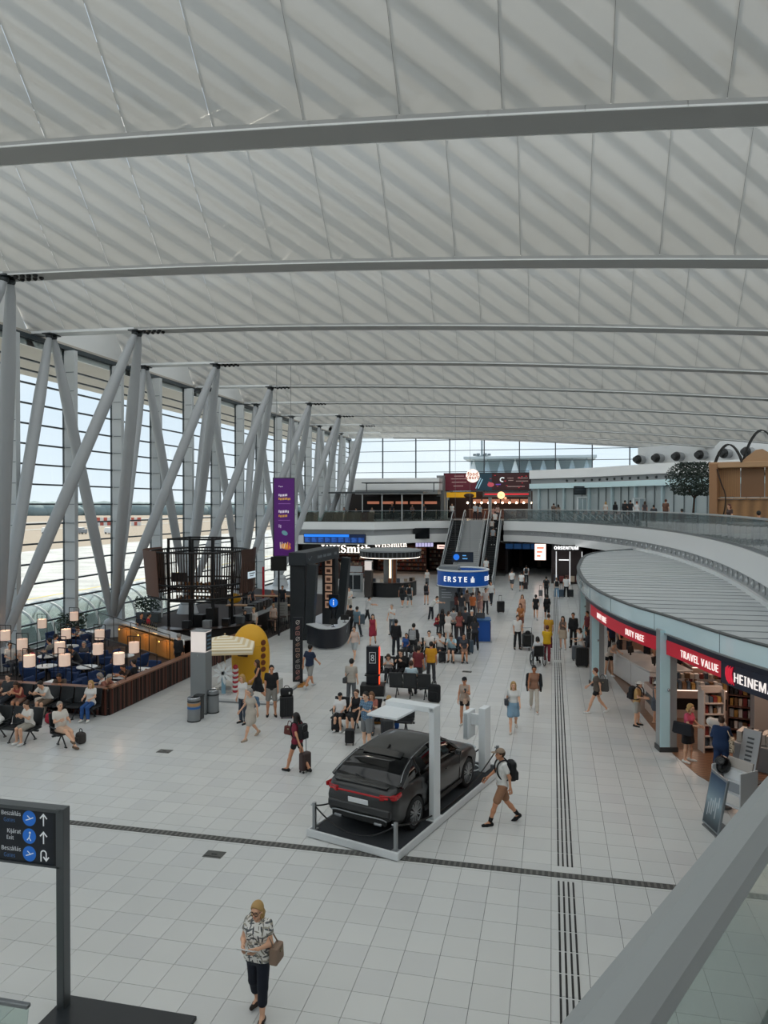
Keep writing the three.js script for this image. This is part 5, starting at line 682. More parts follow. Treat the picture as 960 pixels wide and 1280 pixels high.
// information desk and its dark portal
{
  const C = [fl(384, 806), fl(404, 813), fl(420, 812), fl(431, 806), fl(437, 796)], P = curve2(C).getSpacedPoints(16).map((p) => [p.x, p.z]), t = thing('information_desk', 'dark curved information desk with a white top and a tick-shaped emblem', 'desk', [0, 0, 0]);
  const rev = [...P].reverse(); part('front', sweep(rev, rect(-0.08, 0.02, 0.08, 1.08)), NAVY, t); part('counter_top', sweep(rev, rect(-0.55, 0.06, 1.08, 1.13)), mat(0xc9cccd, 0.3), t); part('plinth', sweep(rev, rect(-0.08, -0.03, 0, 0.08)), MIDGREY, t); part('inner_shelf', sweep(rev, rect(-0.5, -0.1, 0.72, 0.76)), GREY, t);
  const m = P[11], n = P[12], yaw = Math.atan2(-(n[1] - m[1]), n[0] - m[0]); const tk = part('emblem', mb().beam([-0.16, 0.0, 0.04], [-0.05, -0.14, 0.04], 0.015, 0.06).beam([-0.05, -0.14, 0.04], [0.2, 0.18, 0.04], 0.015, 0.06).geo(), mat(0x9aa3a8, 0.4), t); tk.position.set(m[0], 0.72, m[1]); tk.rotation.y = yaw;
  const mon = [P[6], P[10]]; mon.forEach((q, i) => { const s = thing('monitor', i ? 'small monitor at the curved end of the information desk' : 'small monitor in the middle of the information desk', 'monitor', [q[0] - 0.1, 1.13, q[1] - 0.3], 0.3); part('stand', mb().box(0.2, 0.02, 0.14, 0, 0.01, 0).box(0.04, 0.14, 0.04, 0, 0.08, 0).geo(), BLACK, s); part('screen', mb().rbox(0.46, 0.28, 0.03, 0.008, 0, 0.28, 0).geo(), BLACK, s); });
  const a = thing('dark_portal', 'dark portal of two tall pillars and a lettered beam over the information desk', 'portal', [-13.75, 0, -39.2]);
  part('pillar', mb().rbox(0.85, 4.2, 0.7, 0.02, 0, 2.1, 0).geo(), mat(0x1d2226, 0.45), a); part('pillar', mb().rbox(0.85, 4.2, 0.7, 0.02, 0.1, 2.1, -5.6).geo(), mat(0x181c20, 0.45), a); part('leaning_pillar', mb().beam([0.75, 0.0, -5.6], [1.15, 4.2, -5.6], 0.5, 0.5).geo(), mat(0x20262a, 0.45), a); part('beam', mb().rbox(1.0, 0.72, 6.6, 0.02, 0.05, 4.5, -2.8).geo(), mat(0x262c31, 0.4), a);
  part('leaning_pillar', mb().beam([0.6, 0.0, 0.1], [0.85, 4.2, 0.1], 0.4, 0.5).geo(), mat(0x22282c, 0.45), a);
  const bt = canvasTex(512, 64, (x, w, h) => { x.fillStyle = '#262c31'; x.fillRect(0, 0, w, h); x.strokeStyle = '#7d868c'; x.lineWidth = 4; x.beginPath(); x.moveTo(30, 30); x.lineTo(46, 44); x.lineTo(78, 20); x.stroke(); x.fillStyle = '#7d868c'; for (const [q, l] of [[160, 70], [250, 40], [310, 64], [430, 44]]) for (let k = 0; k < l; k += 9) x.fillRect(q + k, 24 + (k % 2) * 4, 6, 18 - (k % 2) * 4); });
  const bf = part('beam_print', new THREE.PlaneGeometry(6.4, 0.6), printed(bt), a); bf.rotation.y = Math.PI / 2; bf.position.set(0.556, 4.5, -2.8);
  for (let k = 0; k < 6; k++) { part('picture', mb().rbox(0.44, 0.44, 0.04, 0.01, 0.1, 1.25 + k * 0.53, -5.23).geo(), lit(0xb78f76, 0.25, 0xa98872), a); part('picture_print', mb().box(0.26, 0.2, 0.01, 0.1, 1.25 + k * 0.53, -5.205).geo(), mat(0x6d4a3a, 0.6), a); }
  const ip = fl(414, 803), is = thing('information_sign', 'blue round information sign on a slim post above the desk', 'sign', [-12.4, 0, -41.4]); part('post', mb().cyl(0.04, 0.04, 1.5, -0.1, 0.75, 0, 12).geo(), BLACK, is); part('board', mb().rbox(0.62, 0.85, 0.1, 0.02, 0, 1.85, 0).geo(), NAVY, is); part('disc', mb().cyl(0.26, 0.26, 0.03, 0, 1.8, 0.06, 30, 0, Math.PI / 2).geo(), lit(0x1a6fd8, 0.5, 0x1a62c4), is, 'blue disc'); part('letter_i', mb().rbox(0.05, 0.2, 0.02, 0.008, 0, 1.76, 0.08).ball(0.035, 0, 1.93, 0.08).geo(), lit(0xffffff, 0.5), is);
}
// purple hanging banner
{
  const t = thing('purple_banner', 'tall purple advertising banner hanging on a dark frame above the terrace', 'banner', [-14.95, 4.55, -40], 0.32);
  const ad = canvasTex(160, 640, (x, w, h) => { x.fillStyle = '#4a1263'; x.fillRect(0, 0, w, h); for (let i = 0; i < 160; i++) { x.fillStyle = 'rgba(120,60,150,.25)'; x.fillRect(rnd() * w, rnd() * h, 3, 3); } const row = (y, c, l, t2) => { x.fillStyle = c; for (let k = 0; k < l; k += 12) x.fillRect(36 + k, y + (k * 7 % 5), 8, t2); }; row(60, '#c9bcd2', 30, 8); row(128, '#e4dce8', 62, 18); row(158, '#cf9d3a', 92, 18); x.fillStyle = '#8a5fa0'; x.fillRect(34, 206, 96, 5); row(262, '#e4dce8', 80, 20); row(300, '#cf9d3a', 70, 18); x.fillStyle = '#8a5fa0'; x.fillRect(34, 344, 92, 4); row(380, '#b59fc2', 20, 26); x.fillStyle = '#5f8f96'; x.beginPath(); x.ellipse(84, 452, 26, 18, 0.6, 0, 7); x.fill(); x.fillStyle = '#c56a2e'; x.beginPath(); x.ellipse(92, 566, 44, 22, 0.3, 0, 7); x.fill(); for (let k = 0; k < 9; k++) { x.strokeStyle = pick(['#e0a24a', '#c9445a', '#e8d6c0']); x.lineWidth = 6; x.beginPath(); x.moveTo(50 + k * 9, 580); x.lineTo(46 + k * 10 + rnd() * 12, 520 + rnd() * 20); x.stroke(); } });
  part('case', mb().rbox(1.24, 4.5, 0.3, 0.02, 0, 2.25, 0).geo(), mat(0x2a2c30, 0.5), t); for (const s of [1, -1]) { const f = part('print', new THREE.PlaneGeometry(1.14, 4.4), printed(ad, 0.25), t); f.position.set(0.02, 2.25, s * 0.154); f.rotation.y = s > 0 ? 0 : Math.PI; }
  part('speaker_box', mb().rbox(0.9, 0.8, 0.4, 0.02, -0.3, -0.42, -0.1).geo(), BLACK, t); part('stand', mb().cyl(0.05, 0.05, 3.8, -0.3, -2.7, -0.1, 12).geo(), BLACK, t); part('hanger', mb().bar([-0.4, 4.5, 0], [-0.4, 10.9, 0], 0.012).bar([0.4, 4.5, 0], [0.4, 10.9, 0], 0.012).geo(), GREY, t);
}
// phone charging totem
{ const p = fl(466, 868), t = thing('charging_totem', 'black phone charging totem with a white square emblem and a red glowing edge', 'totem', [p[0], 0, p[1]], 0.15); part('column', mb().rbox(0.5, 1.85, 0.3, 0.03, 0, 0.98, 0).geo(), NAVY, t); part('base', mb().rbox(0.95, 0.42, 0.7, 0.03, 0, 0.21, 0.05).geo(), BLACK, t); part('glow_edge', mb().rbox(0.03, 1.5, 0.24, 0.01, 0.262, 1.12, 0).geo(), lit(0xff4a20, 1.2, 0xb8402a), t, 'red glowing edge'); part('glow_screen', mb().rbox(0.02, 0.4, 0.22, 0.005, 0.275, 1.6, 0).geo(), lit(0xff3050, 1.0, 0xc03048), t);
  const e = mb(); e.box(0.26, 0.02, 0.01, 0, 1.68, 0.156).box(0.26, 0.02, 0.01, 0, 1.26, 0.156).box(0.02, 0.44, 0.01, -0.12, 1.47, 0.156).box(0.02, 0.44, 0.01, 0.12, 1.47, 0.156); part('emblem_frame', e.geo(), mat(0xd9dcde, 0.5), t); part('emblem', mb().add(new THREE.TorusGeometry(0.045, 0.018, 6, 16), 0, 1.53, 0.16).add(new THREE.TorusGeometry(0.052, 0.018, 6, 16), 0, 1.41, 0.16).geo(), mat(0xd9dcde, 0.5), t); part('shelf', mb().rbox(0.6, 0.04, 0.4, 0.01, 0, 0.8, 0.12).geo(), BLACK, t); }
// bank booth with its ring sign
{
  const t = thing('bank_booth', 'grey bank machine block under a blue ring sign in the middle of the hall', 'booth', [-6.75, 0, -49.6]); part('block', mb().rbox(1.25, 3.4, 1.6, 0.02, 0, 1.7, -0.2).geo(), mat(0x767b7e, 0.5), t); part('side_post', mb().rbox(0.14, 3.2, 0.3, 0.01, 0.72, 1.6, 0.1).geo(), mat(0x4f5457, 0.5), t); const tl = mb(); [[0.3, 1.86], [0.62, 1.66], [0.7, 1.5], [0.62, 1.34]].forEach(([w, y]) => tl.box(w, 0.05, 0.012, -0.18 + w / 2 - 0.25, y, 0.606)); part('text_lines', tl.geo(), mat(0xb9c0c4, 0.5), t); part('machine', mb().rbox(0.3, 1.0, 0.1, 0.02, 0.3, 0.6, 0.6).geo(), mat(0x4a5054, 0.5), t);
  const r = thing('ring_sign', 'blue ring sign lettered in white above the bank booth', 'sign', [-5.75, 0, -48.9]); const R0 = 1.68; part('ring', new THREE.CylinderGeometry(R0, R0, 1.0, 56, 1, true), new THREE.MeshStandardMaterial({ color: 0x0f4a9a, roughness: 0.4, side: THREE.DoubleSide, emissive: 0x0f4a9a, emissiveIntensity: 0.15 }), r).position.y = 2.72; part('rim', new THREE.TorusGeometry(R0, 0.06, 8, 56).rotateX(Math.PI / 2), mat(0xd7dcdf, 0.4), r).position.y = 3.24; part('rim', new THREE.TorusGeometry(R0, 0.03, 8, 56).rotateX(Math.PI / 2), mat(0xd7dcdf, 0.4), r).position.y = 2.22; part('top', new THREE.CylinderGeometry(R0 - 0.03, R0 - 0.03, 0.05, 48), mat(0xbac4ca, 0.5), r).position.y = 3.0; part('support', mb().box(0.12, 2.3, 0.12, 0.9, 1.15, 0).box(0.12, 2.3, 0.12, -0.2, 1.15, -1.1).geo(), MIDGREY, r);
  const word = (txt, a0, size, y) => [...txt].forEach((c, i) => { const g = centred(letters(c, size, 0.02)); const a = a0 + i * size * 0.62; const o = part('letter', g, lit(0xffffff, 0.4), r); o.position.set(Math.sin(a) * (R0 + 0.005), y, Math.cos(a) * (R0 + 0.005)); o.rotation.y = a; }); word('ERSTE', -0.62, 0.34, 2.72); word('ERSTE', 1.15, 0.3, 2.72);
  const s = part('emblem', mb().rbox(0.1, 0.1, 0.02, 0.03, 0, 0.13, 0).rbox(0.26, 0.07, 0.02, 0.02, 0, 0.02, 0).rbox(0.26, 0.07, 0.02, 0.02, 0, -0.08, 0).rbox(0.26, 0.06, 0.02, 0.02, 0, -0.17, 0).geo(), lit(0xffffff, 0.4), r); s.position.set(Math.sin(0.5) * R0, 2.72, Math.cos(0.5) * R0); s.rotation.y = 0.5;
}
{ const p = fl(604, 803), t = thing('blue_counter', 'blue service counter with a picture panel on its end beside the queue', 'counter', [p[0] - 0.15, 0, p[1] - 0.5], 0.12); part('body', mb().rbox(0.95, 1.15, 1.1, 0.02, 0, 0.6, 0).geo(), BLUE, t); part('top', mb().rbox(1.05, 0.05, 1.2, 0.01, 0, 1.2, 0).geo(), mat(0x2a5c8c, 0.4), t); part('picture_panel', mb().rbox(0.03, 0.95, 0.85, 0.01, 0.495, 0.6, 0).geo(), mat(0x6b4a3c, 0.5), t); part('picture_strip', mb().box(0.01, 0.3, 0.7, 0.515, 0.8, 0).box(0.012, 0.25, 0.3, 0.515, 0.4, 0.1).geo(), mat(0xb8a090, 0.5), t); part('plinth', mb().rbox(1.1, 0.05, 1.25, 0.01, 0.03, 0.025, 0).geo(), MIDGREY, t); part('screen', mb().rbox(0.5, 0.3, 0.04, 0.01, -0.05, 1.4, 0.1, 0, -0.3).geo(), NAVY, t); }
// airport seats
const SEATM = mat(0x1b1e21, 0.42), SEATLEG = mat(0x3f4244, 0.35, 0.6);
const seatProto = {};
function makeSeat(label, p, turn, group) {
  const t = thing('airport_seat', label, 'seat', p, turn, group);
  if (!seatProto.pan) { seatProto.pan = new RoundedBoxGeometry(0.52, 0.07, 0.5, 2, 0.025); seatProto.back = new RoundedBoxGeometry(0.52, 0.56, 0.06, 2, 0.025); seatProto.arm = mb().rbox(0.05, 0.035, 0.38, 0.012, 0, 0, 0).box(0.03, 0.2, 0.04, 0, -0.1, -0.12).geo(); seatProto.leg = mb().bar([0, 0.36, 0], [0, 0.04, 0.26], 0.022).bar([0, 0.36, 0], [0, 0.04, -0.24], 0.022).box(0.05, 0.03, 0.1, 0, 0.015, 0.26).box(0.05, 0.03, 0.1, 0, 0.015, -0.24).geo(); seatProto.rail = new THREE.BoxGeometry(0.6, 0.05, 0.07); }
  part('seat', seatProto.pan, SEATM, t).position.set(0, 0.43, 0.02); const b = part('backrest', seatProto.back, SEATM, t); b.position.set(0, 0.74, -0.27); b.rotation.x = -0.2; part('armrest', seatProto.arm, SEATLEG, t).position.set(-0.29, 0.64, 0); part('leg', seatProto.leg, SEATLEG, t); part('rail', seatProto.rail, SEATLEG, t).position.set(0, 0.37, 0); return t;
}
// ---------- duty-free shop under the lens-shaped canopy ----------
{
  const Y1 = 4.1, px = [[795, 689], [745, 691], [724, 706], [727, 722], [740, 735], [764, 748], [796, 760.5], [827, 769.5], [860, 780], [900, 793], [960, 810]].map(([u, v]) => fl(u, v, Y1)); px[0] = [7.0, -60.5];
  const last = px.at(-1), OUT = curve2([...px, [last[0] + 1.7, last[1] + 3.2], [7.6, -15.6]]).getSpacedPoints(90).map((p) => [p.x, p.z]);
  const inner = (z) => { let b = EDGE_PTS[0]; for (const p of EDGE_PTS) if (Math.abs(p[1] - z) < Math.abs(b[1] - z)) b = p; return b[0] + 0.05; };
  const t = thing('shop_canopy', 'lens-shaped ribbed grey canopy roof with a pale blue rim over the duty-free shop', 'canopy');
  const rims = OUT.slice(2), zs = OUT.map((p) => p[1]), zmin = Math.min(...zs) + 0.2, zmax = -15.8;
  const outX = (z) => { let x = 99; for (let i = 0; i + 1 < OUT.length; i++) { const a = OUT[i], b = OUT[i + 1]; if ((a[1] - z) * (b[1] - z) <= 0 && a[1] !== b[1]) x = Math.min(x, a[0] + (b[0] - a[0]) * (z - a[1]) / (b[1] - a[1])); } return x; };
  let k = 0; for (let z = zmin; z < zmax; z += 1.05) { const z1 = Math.min(z + 1.03, zmax), a = outX(z), b = outX(z1), c = inner(z), d = inner(z1); if (!(a < c) || !(b < d) || a > 90 || b > 90) continue; const g = slabGeo([[a, z], [b, z1], [d, z1], [c, z]], Y1, 0.06); part('roof_panel', g, mat([0xbec2c4, 0xc6cacc, 0xc2c6c8][k++ % 3], 0.4, 0.15), t); part('roof_seam', mb().beam([a, Y1 + 0.005, z], [c, Y1 + 0.005, z], 0.03, 0.025).geo(), mat(0x92989a, 0.4, 0.3), t); }
  part('roof_deck', slabGeo([...OUT, ...[...OUT].reverse().map(([, z]) => [Math.max(outX(z) === 99 ? 0 : inner(z), 0), z]).filter((p) => p[0] > 1)], Y1 - 0.12, 0.1), mat(0x4c5052, 0.6), t);
  const rev = [...rims].reverse();
  part('rim_glass', sweep(rev, rect(-0.06, 0.05, 3.62, 4.13)), mat(0xd4ecf2, 0.2, 0, { clearcoat: 1, clearcoatRoughness: 0.1 }), t); part('rim_edge', sweep(rev, rect(-0.1, 0.07, 4.12, 4.16)), mat(0x54595b, 0.4, 0.4), t); part('rim_strip', sweep(rev, rect(-0.06, 0.09, 3.585, 3.63)), mat(0x8f9698, 0.3, 0.5), t);
  for (let i = 6; i < rims.length - 4; i += 7) { const p = rims[i], q = rims[i + 1]; const o = part('rim_joint', new THREE.BoxGeometry(0.015, 0.5, 0.02), mat(0x6f8288, 0.4), t); o.position.set(p[0] + (q[1] - p[1] > 0 ? -0.055 : 0), 3.87, p[1]); }
  // shop fascia: navy strip, red band, navy end with letters
  const dist = [0]; for (let i = 1; i < rims.length; i++) dist.push(dist[i - 1] + Math.hypot(rims[i][0] - rims[i - 1][0], rims[i][1] - rims[i - 1][1]));
  const proj = (p) => { const d = -ST * p[0] - CT * p[1]; return 480 + 925 * (CT * p[0] - ST * p[1]) / d; };
  let iRed0 = rims.findIndex((p) => proj(p) > 738 && p[1] > -45), iRed1 = rims.findIndex((p) => p[1] > -30 && proj(p) > 894); if (iRed1 < 0) iRed1 = rims.length - 20;
  const fs = thing('shop_fascia', 'red and navy lettered shop fascia under the pale blue canopy rim', 'sign');
  const seg = (a, b) => rims.slice(a, b + 1).reverse();
  part('navy_strip', sweep(seg(iRed0 - 4, rims.length - 1), rect(-0.05, 0.0, 3.4, 3.6)), mat(0x0e1930, 0.35), fs); part('red_band', sweep(seg(iRed0, iRed1), rect(-0.05, 0.02, 2.98, 3.41)), mat(0xb5122b, 0.4, 0, { emissive: 0xb5122b, emissiveIntensity: 0.18 }), fs, 'red band'); part('navy_band', sweep(seg(iRed1, rims.length - 1), rect(-0.05, 0.02, 2.86, 3.41)), mat(0x0e1930, 0.4), fs, 'navy band');
  const P = (s) => { let i = 0; while (i + 2 < dist.length && dist[i + 1] < s) i++; const f = (s - dist[i]) / (dist[i + 1] - dist[i]), a = rims[i], b = rims[i + 1], x = b[0] - a[0], z = b[1] - a[1], L = Math.hypot(x, z); return { p: [a[0] + x * f, a[1] + z * f], n: [-z / L, x / L] }; };
  const write = (txt, s0, size, y, m) => { let s = s0; for (const ch of txt) { if (ch === ' ') { s += size * 0.5; continue; } const g = letters(ch, size, 0.02, 'sans_regular'), w = g.boundingBox.max.x - g.boundingBox.min.x; g.translate(-g.boundingBox.min.x - w / 2, 0, 0); const q = P(s + w / 2), o = part('letter', g, m, fs); o.position.set(q.p[0] + q.n[0] * 0.03, y, q.p[1] + q.n[1] * 0.03); o.rotation.y = Math.atan2(q.n[0], q.n[1]); s += w + size * 0.22; } return s; };
  const near = (u) => dist[rims.findIndex((p, i) => i > iRed0 - 2 && proj(p) > u)];
  const wl = lit(0xfff4ee, 0.5, 0xe8e2de); write('DUTY FREE', near(748), 0.2, 3.1, wl); write('DUTY FREE', near(779), 0.2, 3.1, wl); write('TRAVEL VALUE', near(848), 0.2, 3.09, wl);
  const s1 = dist[iRed1]; for (let i = 0; i < 3; i++) { const q = P(s1 + 0.3 + i * 0.1), o = part('emblem', shapeGeo([[0.05, 0.3], [-0.06, 0.22], [-0.08, 0.05], [-0.02, -0.08], [0.1, -0.16], [0.02, 0.0], [0.0, 0.12]], 0.02), lit(0xd8203a, 0.4, 0xc01a32), fs); o.position.set(q.p[0] + q.n[0] * 0.03, 3.08, q.p[1] + q.n[1] * 0.03); o.rotation.y = Math.atan2(q.n[0], q.n[1]); }
  write('HEINEMANN', s1 + 0.6, 0.24, 3.01, wl);
  // columns
  [[835, 941, 'pale blue glass-faced column at the duty-free floor edge, nearer the handrail'], [747, 858, 'pale blue glass-faced column farther along the duty-free front'], [731, 801, 'slim pale column at the far tip of the canopy']].forEach(([u, v, lab], i) => { const p = fl(u, v), c = thing('canopy_column', lab, 'column', [p[0], 0, p[1] - 0.2], 0.2), h = 3.7; part('core', mb().rbox(0.5, h, 0.42, 0.02, 0, h / 2, 0).geo(), mat(0x9aa0a2, 0.35, 0.3), c); part('glass_face', mb().box(0.3, h - 0.1, 0.02, -0.12, h / 2 + 0.05, 0.225).geo(), mat(0xbfe2ea, 0.15), c, 'pale blue glass face'); part('skirting', mb().rbox(0.56, 0.16, 0.48, 0.01, 0, 0.08, 0).geo(), mat(0x3c3f40, 0.4, 0.3), c); part('knob', mb().ball(0.045, -0.02, 1.9, 0.25).geo(), CHROME, c); });
  // floor, back wall, soffit lights
  const wood = noiseTex(256, 256, (i, j) => { const n = 0.8 + 0.14 * Math.sin(j * 0.35 + 1.5 * Math.sin(i * 0.02)) + (rnd() - 0.5) * 0.1 - (j % 64 < 1 ? 0.25 : 0); return [165 * n, 122 * n, 92 * n]; }); wood.repeat.set(0.5, 0.5);
  const edge = [fl(760, 838), fl(800, 890), fl(843, 944), fl(873, 970), fl(915, 995)];
  struct('floor_shop', slabGeo([[3.0, -40], ...edge, [9.5, -17.5], [15, -17.5], [15, -46], [4.5, -46]], 0.012, 0.012), new THREE.MeshStandardMaterial({ map: wood, roughness: 0.3 }));
  struct('wall_shop', mb().box(0.3, 3.6, 46, 15.2, 1.8, -36).geo(), mat(0x3a2c28, 0.8));
  const lamp = thing('shop_light', 'row of recessed shop ceiling lights under the gallery', 'light'); for (const [x, z] of [[6.2, -23], [6.4, -28.5], [6.2, -34], [5.8, -40], [10, -26], [10, -33]]) { part('panel', mb().rbox(1.6, 0.04, 0.5, 0.01, x, 3.5, z).geo(), lit(0xffe6d2, 2.2, 0xffffff), lamp); const l = new THREE.RectAreaLight(0xffd9c0, 11, 1.6, 0.5); l.position.set(x, 3.46, z); l.lookAt(x, 0, z); scene.add(l); }
  // white till counters
  const wm = mat(0xd9d6d3, 0.35); const counter = (label, x, z, w, d, turn, h = 1.02) => { const c = thing('till_counter', label, 'counter', [x, 0, z], turn); part('body', mb().rbox(w, h - 0.1, d, 0.03, 0, (h - 0.1) / 2 + 0.04, 0).geo(), wm, c); part('top', mb().rbox(w + 0.06, 0.05, d + 0.06, 0.02, 0, h, 0).geo(), mat(0xe6e3e0, 0.25), c); part('recess', mb().rbox(w * 0.4, 0.2, 0.02, 0.01, w * 0.12, h * 0.62, d / 2 + 0.005).geo(), mat(0x2b2c2e, 0.5), c); part('plinth', mb().box(w - 0.1, 0.06, d - 0.1, 0, 0.03, 0).geo(), GREY, c); part('till', mb().rbox(0.36, 0.28, 0.06, 0.015, -w * 0.15, h + 0.26, 0, 0.6, -0.2).box(0.06, 0.14, 0.06, -w * 0.15, h + 0.08, 0).geo(), BLACK, c); return c; };
  const cA = fl(772, 851), cB = fl(803, 866), cC = fl(822, 890); counter('white till counter at the far end of the duty-free front', cA[0] + 0.75, cA[1] - 0.4, 1.2, 2.3, 0.25); counter('white till counter with a dark screen recess, middle of the duty-free front', cB[0] + 0.75, cB[1] - 0.3, 1.7, 1.8, 0.3); counter('low white till counter behind the children in sun hats', cC[0] + 0.9, cC[1] - 0.2, 1.5, 1.3, 0.35, 0.95);
  // shelving with goods
  const goods = (parent, w, d, y, n, hmax, deep = 1) => { const G = {}; for (let r = 0; r < deep; r++) for (let i = 0; i < n; i++) { const c = pick([0x8a3b34, 0xc9b8a4, 0x26262a, 0xd9d5cf, 0x7a5a3c, 0x4c5a66, 0xb08a4a, 0x5c2430, 0x9fa6aa]); const h = hmax * rr(0.55, 1), ww = w / n * rr(0.6, 0.92); (G[c] ??= mb()).box(ww, h, d / deep * 0.7, -w / 2 + (i + 0.5) * w / n, y + h / 2, (r + 0.5) * d / deep - d / 2); } for (const c of Object.keys(G)) { const o = part('goods', G[c].geo(), mat(Number(c), 0.45), parent); o.userData.kind = 'stuff'; } };
  const shelf = (label, x, z, turn, w, h, d, rows, body = 0xb9aaa0, name = 'display_shelf') => { const s = thing(name, label, 'shelf', [x, 0, z], turn); part('frame', mb().box(0.04, h, d, -w / 2, h / 2, 0).box(0.04, h, d, w / 2, h / 2, 0).box(w, h, 0.03, 0, h / 2, -d / 2).geo(), mat(body, 0.5), s); for (let r = 0; r < rows; r++) { const y = 0.18 + r * (h - 0.25) / rows; part('shelf_board', mb().box(w, 0.03, d, 0, y, 0).geo(), mat(body, 0.45), s); goods(s, w - 0.1, d * 0.8, y + 0.015, Math.round(w * 7), (h - 0.3) / rows * 0.78); } part('header', mb().box(w + 0.04, 0.18, d * 0.5, 0, h - 0.02, -d * 0.2).geo(), mat(body, 0.5), s); return s; };
  const gondola = (label, x, z, turn, w) => { const g = thing('gondola', label, 'display', [x, 0, z], turn); part('plinth', mb().rbox(w, 0.3, 1.2, 0.02, 0, 0.15, 0).geo(), mat(0xb8a294, 0.5), g); part('dark_band', mb().box(w - 0.06, 0.42, 1.1, 0, 0.5, 0).geo(), mat(0x101216, 0.35), g); part('deck', mb().rbox(w + 0.06, 0.28, 1.24, 0.02, 0, 0.85, 0).geo(), mat(0xc2aa9c, 0.45), g); part('glow_line', mb().box(w, 0.025, 0.02, 0, 1.0, 0.625).geo(), lit(0xffe8d8, 1.2, 0xffffff), g); goods(g, w - 0.2, 1.0, 0.99, Math.round(w * 6), 0.3, 3); part('riser', mb().rbox(w * 0.5, 0.3, 0.4, 0.01, 0.1, 1.14, -0.1).geo(), mat(0xcfc6c0, 0.4), g); goods(g, w * 0.5, 0.3, 1.29, Math.round(w * 3), 0.26); return g; };
  const G = (u, v, y = 0) => fl(u, v, y);
  { const a = G(872, 905); gondola('long pinkish display counter with a dark band behind the woman in pink', a[0] + 0.35, a[1] - 1.2, 0.12, 3.6); const b = G(852, 868); gondola('display counter of small goods deeper inside the duty-free shop', b[0] + 2.3, b[1] - 1.2, 0.12, 3.8); const c = G(905, 872); gondola('display counter piled with boxes beside the inner shop column', c[0] + 2.6, c[1] + 0.2, 0.12, 3.0); }
  { const a = G(893, 944); shelf('white end-of-aisle stand with leaflet pockets near the woman in navy', a[0], a[1] - 0.3, 0.25, 0.62, 1.9, 0.4, 5, 0xcfc2b8, 'leaflet_stand'); const b = G(937, 925); shelf('tall shelf of dark bottles beside the white leaflet stand', b[0] + 0.35, b[1] - 0.5, -0.2, 1.7, 2.1, 0.5, 5, 0x6b4c40); const c = G(955, 905); shelf('tall perfume shelf deeper in the shop behind the bottle shelf', c[0] + 1.2, c[1] - 0.8, -0.3, 2.4, 2.2, 0.5, 5, 0x7d5a4c); }
  shelf('long wall shelf of spirits at the back of the shop, handrail end', 13.5, -24, -Math.PI / 2, 7, 2.6, 0.6, 5, 0x54403a); shelf('long wall shelf of boxes at the back of the shop, middle bay', 13.5, -32, -Math.PI / 2, 7, 2.6, 0.6, 5, 0x54403a); shelf('long wall shelf at the back of the shop, far bay', 12.5, -40, -Math.PI / 2, 7, 2.6, 0.6, 5, 0x4a3a36); shelf('free-standing shelf behind the white till counters', 10, -36.5, -0.5, 3.5, 1.7, 0.6, 4, 0x6b5a52); shelf('free-standing shelf at the far end of the duty-free shop', 7.5, -40, -0.5, 4, 1.8, 0.6, 4, 0x5c4c46);
  { const c = thing('shop_column', 'pale square column inside the shop above the bottle shelf', 'column', [6.4, 0, -25.2]); part('shaft', mb().rbox(0.5, 3.5, 0.5, 0.02, 0, 1.75, 0).geo(), mat(0xa9a6a3, 0.5), c); part('skirting', mb().box(0.54, 0.12, 0.54, 0, 0.06, 0).geo(), GREY, c); }
  // poster and magazine stands by the handrail
  { const a = G(893, 1046), s = thing('poster_stand', 'leaning poster stand with a dark picture near the handrail', 'stand', [a[0] + 0.1, 0, a[1] - 0.25], -1.32); part('frame', mb().rbox(0.78, 1.25, 0.05, 0.01, 0, 0.68, 0, 0, -0.18).geo(), mat(0x8a9296, 0.35, 0.5), s); const ph = canvasTex(96, 144, (x, w, h) => { const g = x.createLinearGradient(0, 0, 0, h); g.addColorStop(0, '#27405c'); g.addColorStop(0.5, '#8fa3ad'); g.addColorStop(1, '#2f3a40'); x.fillStyle = g; x.fillRect(0, 0, w, h); x.fillStyle = 'rgba(240,240,240,.5)'; for (let i = 0; i < 6; i++) x.fillRect(14 + i * 12, 50 + rnd() * 40, 6, 20 + rnd() * 30); }); const f = part('poster', new THREE.PlaneGeometry(0.7, 1.15), printed(ph), s); f.position.set(0, 0.68, 0.03); f.rotation.x = -0.18; part('foot', mb().box(0.7, 0.03, 0.5, 0, 0.015, -0.1).geo(), GREY, s);
    const b = G(912, 1022), m = thing('magazine_rack', 'white tiered magazine rack beside the poster stand', 'rack', [b[0] + 0.2, 0, b[1] - 0.3], -0.9); part('side', mb().box(0.03, 1.1, 0.6, -0.4, 0.55, 0).box(0.03, 1.1, 0.6, 0.4, 0.55, 0).geo(), mat(0xcdd0d2, 0.4), m); for (let k = 0; k < 4; k++) { part('tier', mb().box(0.78, 0.03, 0.22, 0, 0.25 + k * 0.25, 0.2 - k * 0.13).geo(), mat(0xcdd0d2, 0.4), m); part('magazines', mb().rbox(0.7, 0.24, 0.05, 0.01, 0, 0.38 + k * 0.25, 0.18 - k * 0.13, 0, -0.25).geo(), mat([0xd8d5d0, 0x8a8f94, 0xd5d8da, 0xb0a9a2][k], 0.4), m); }
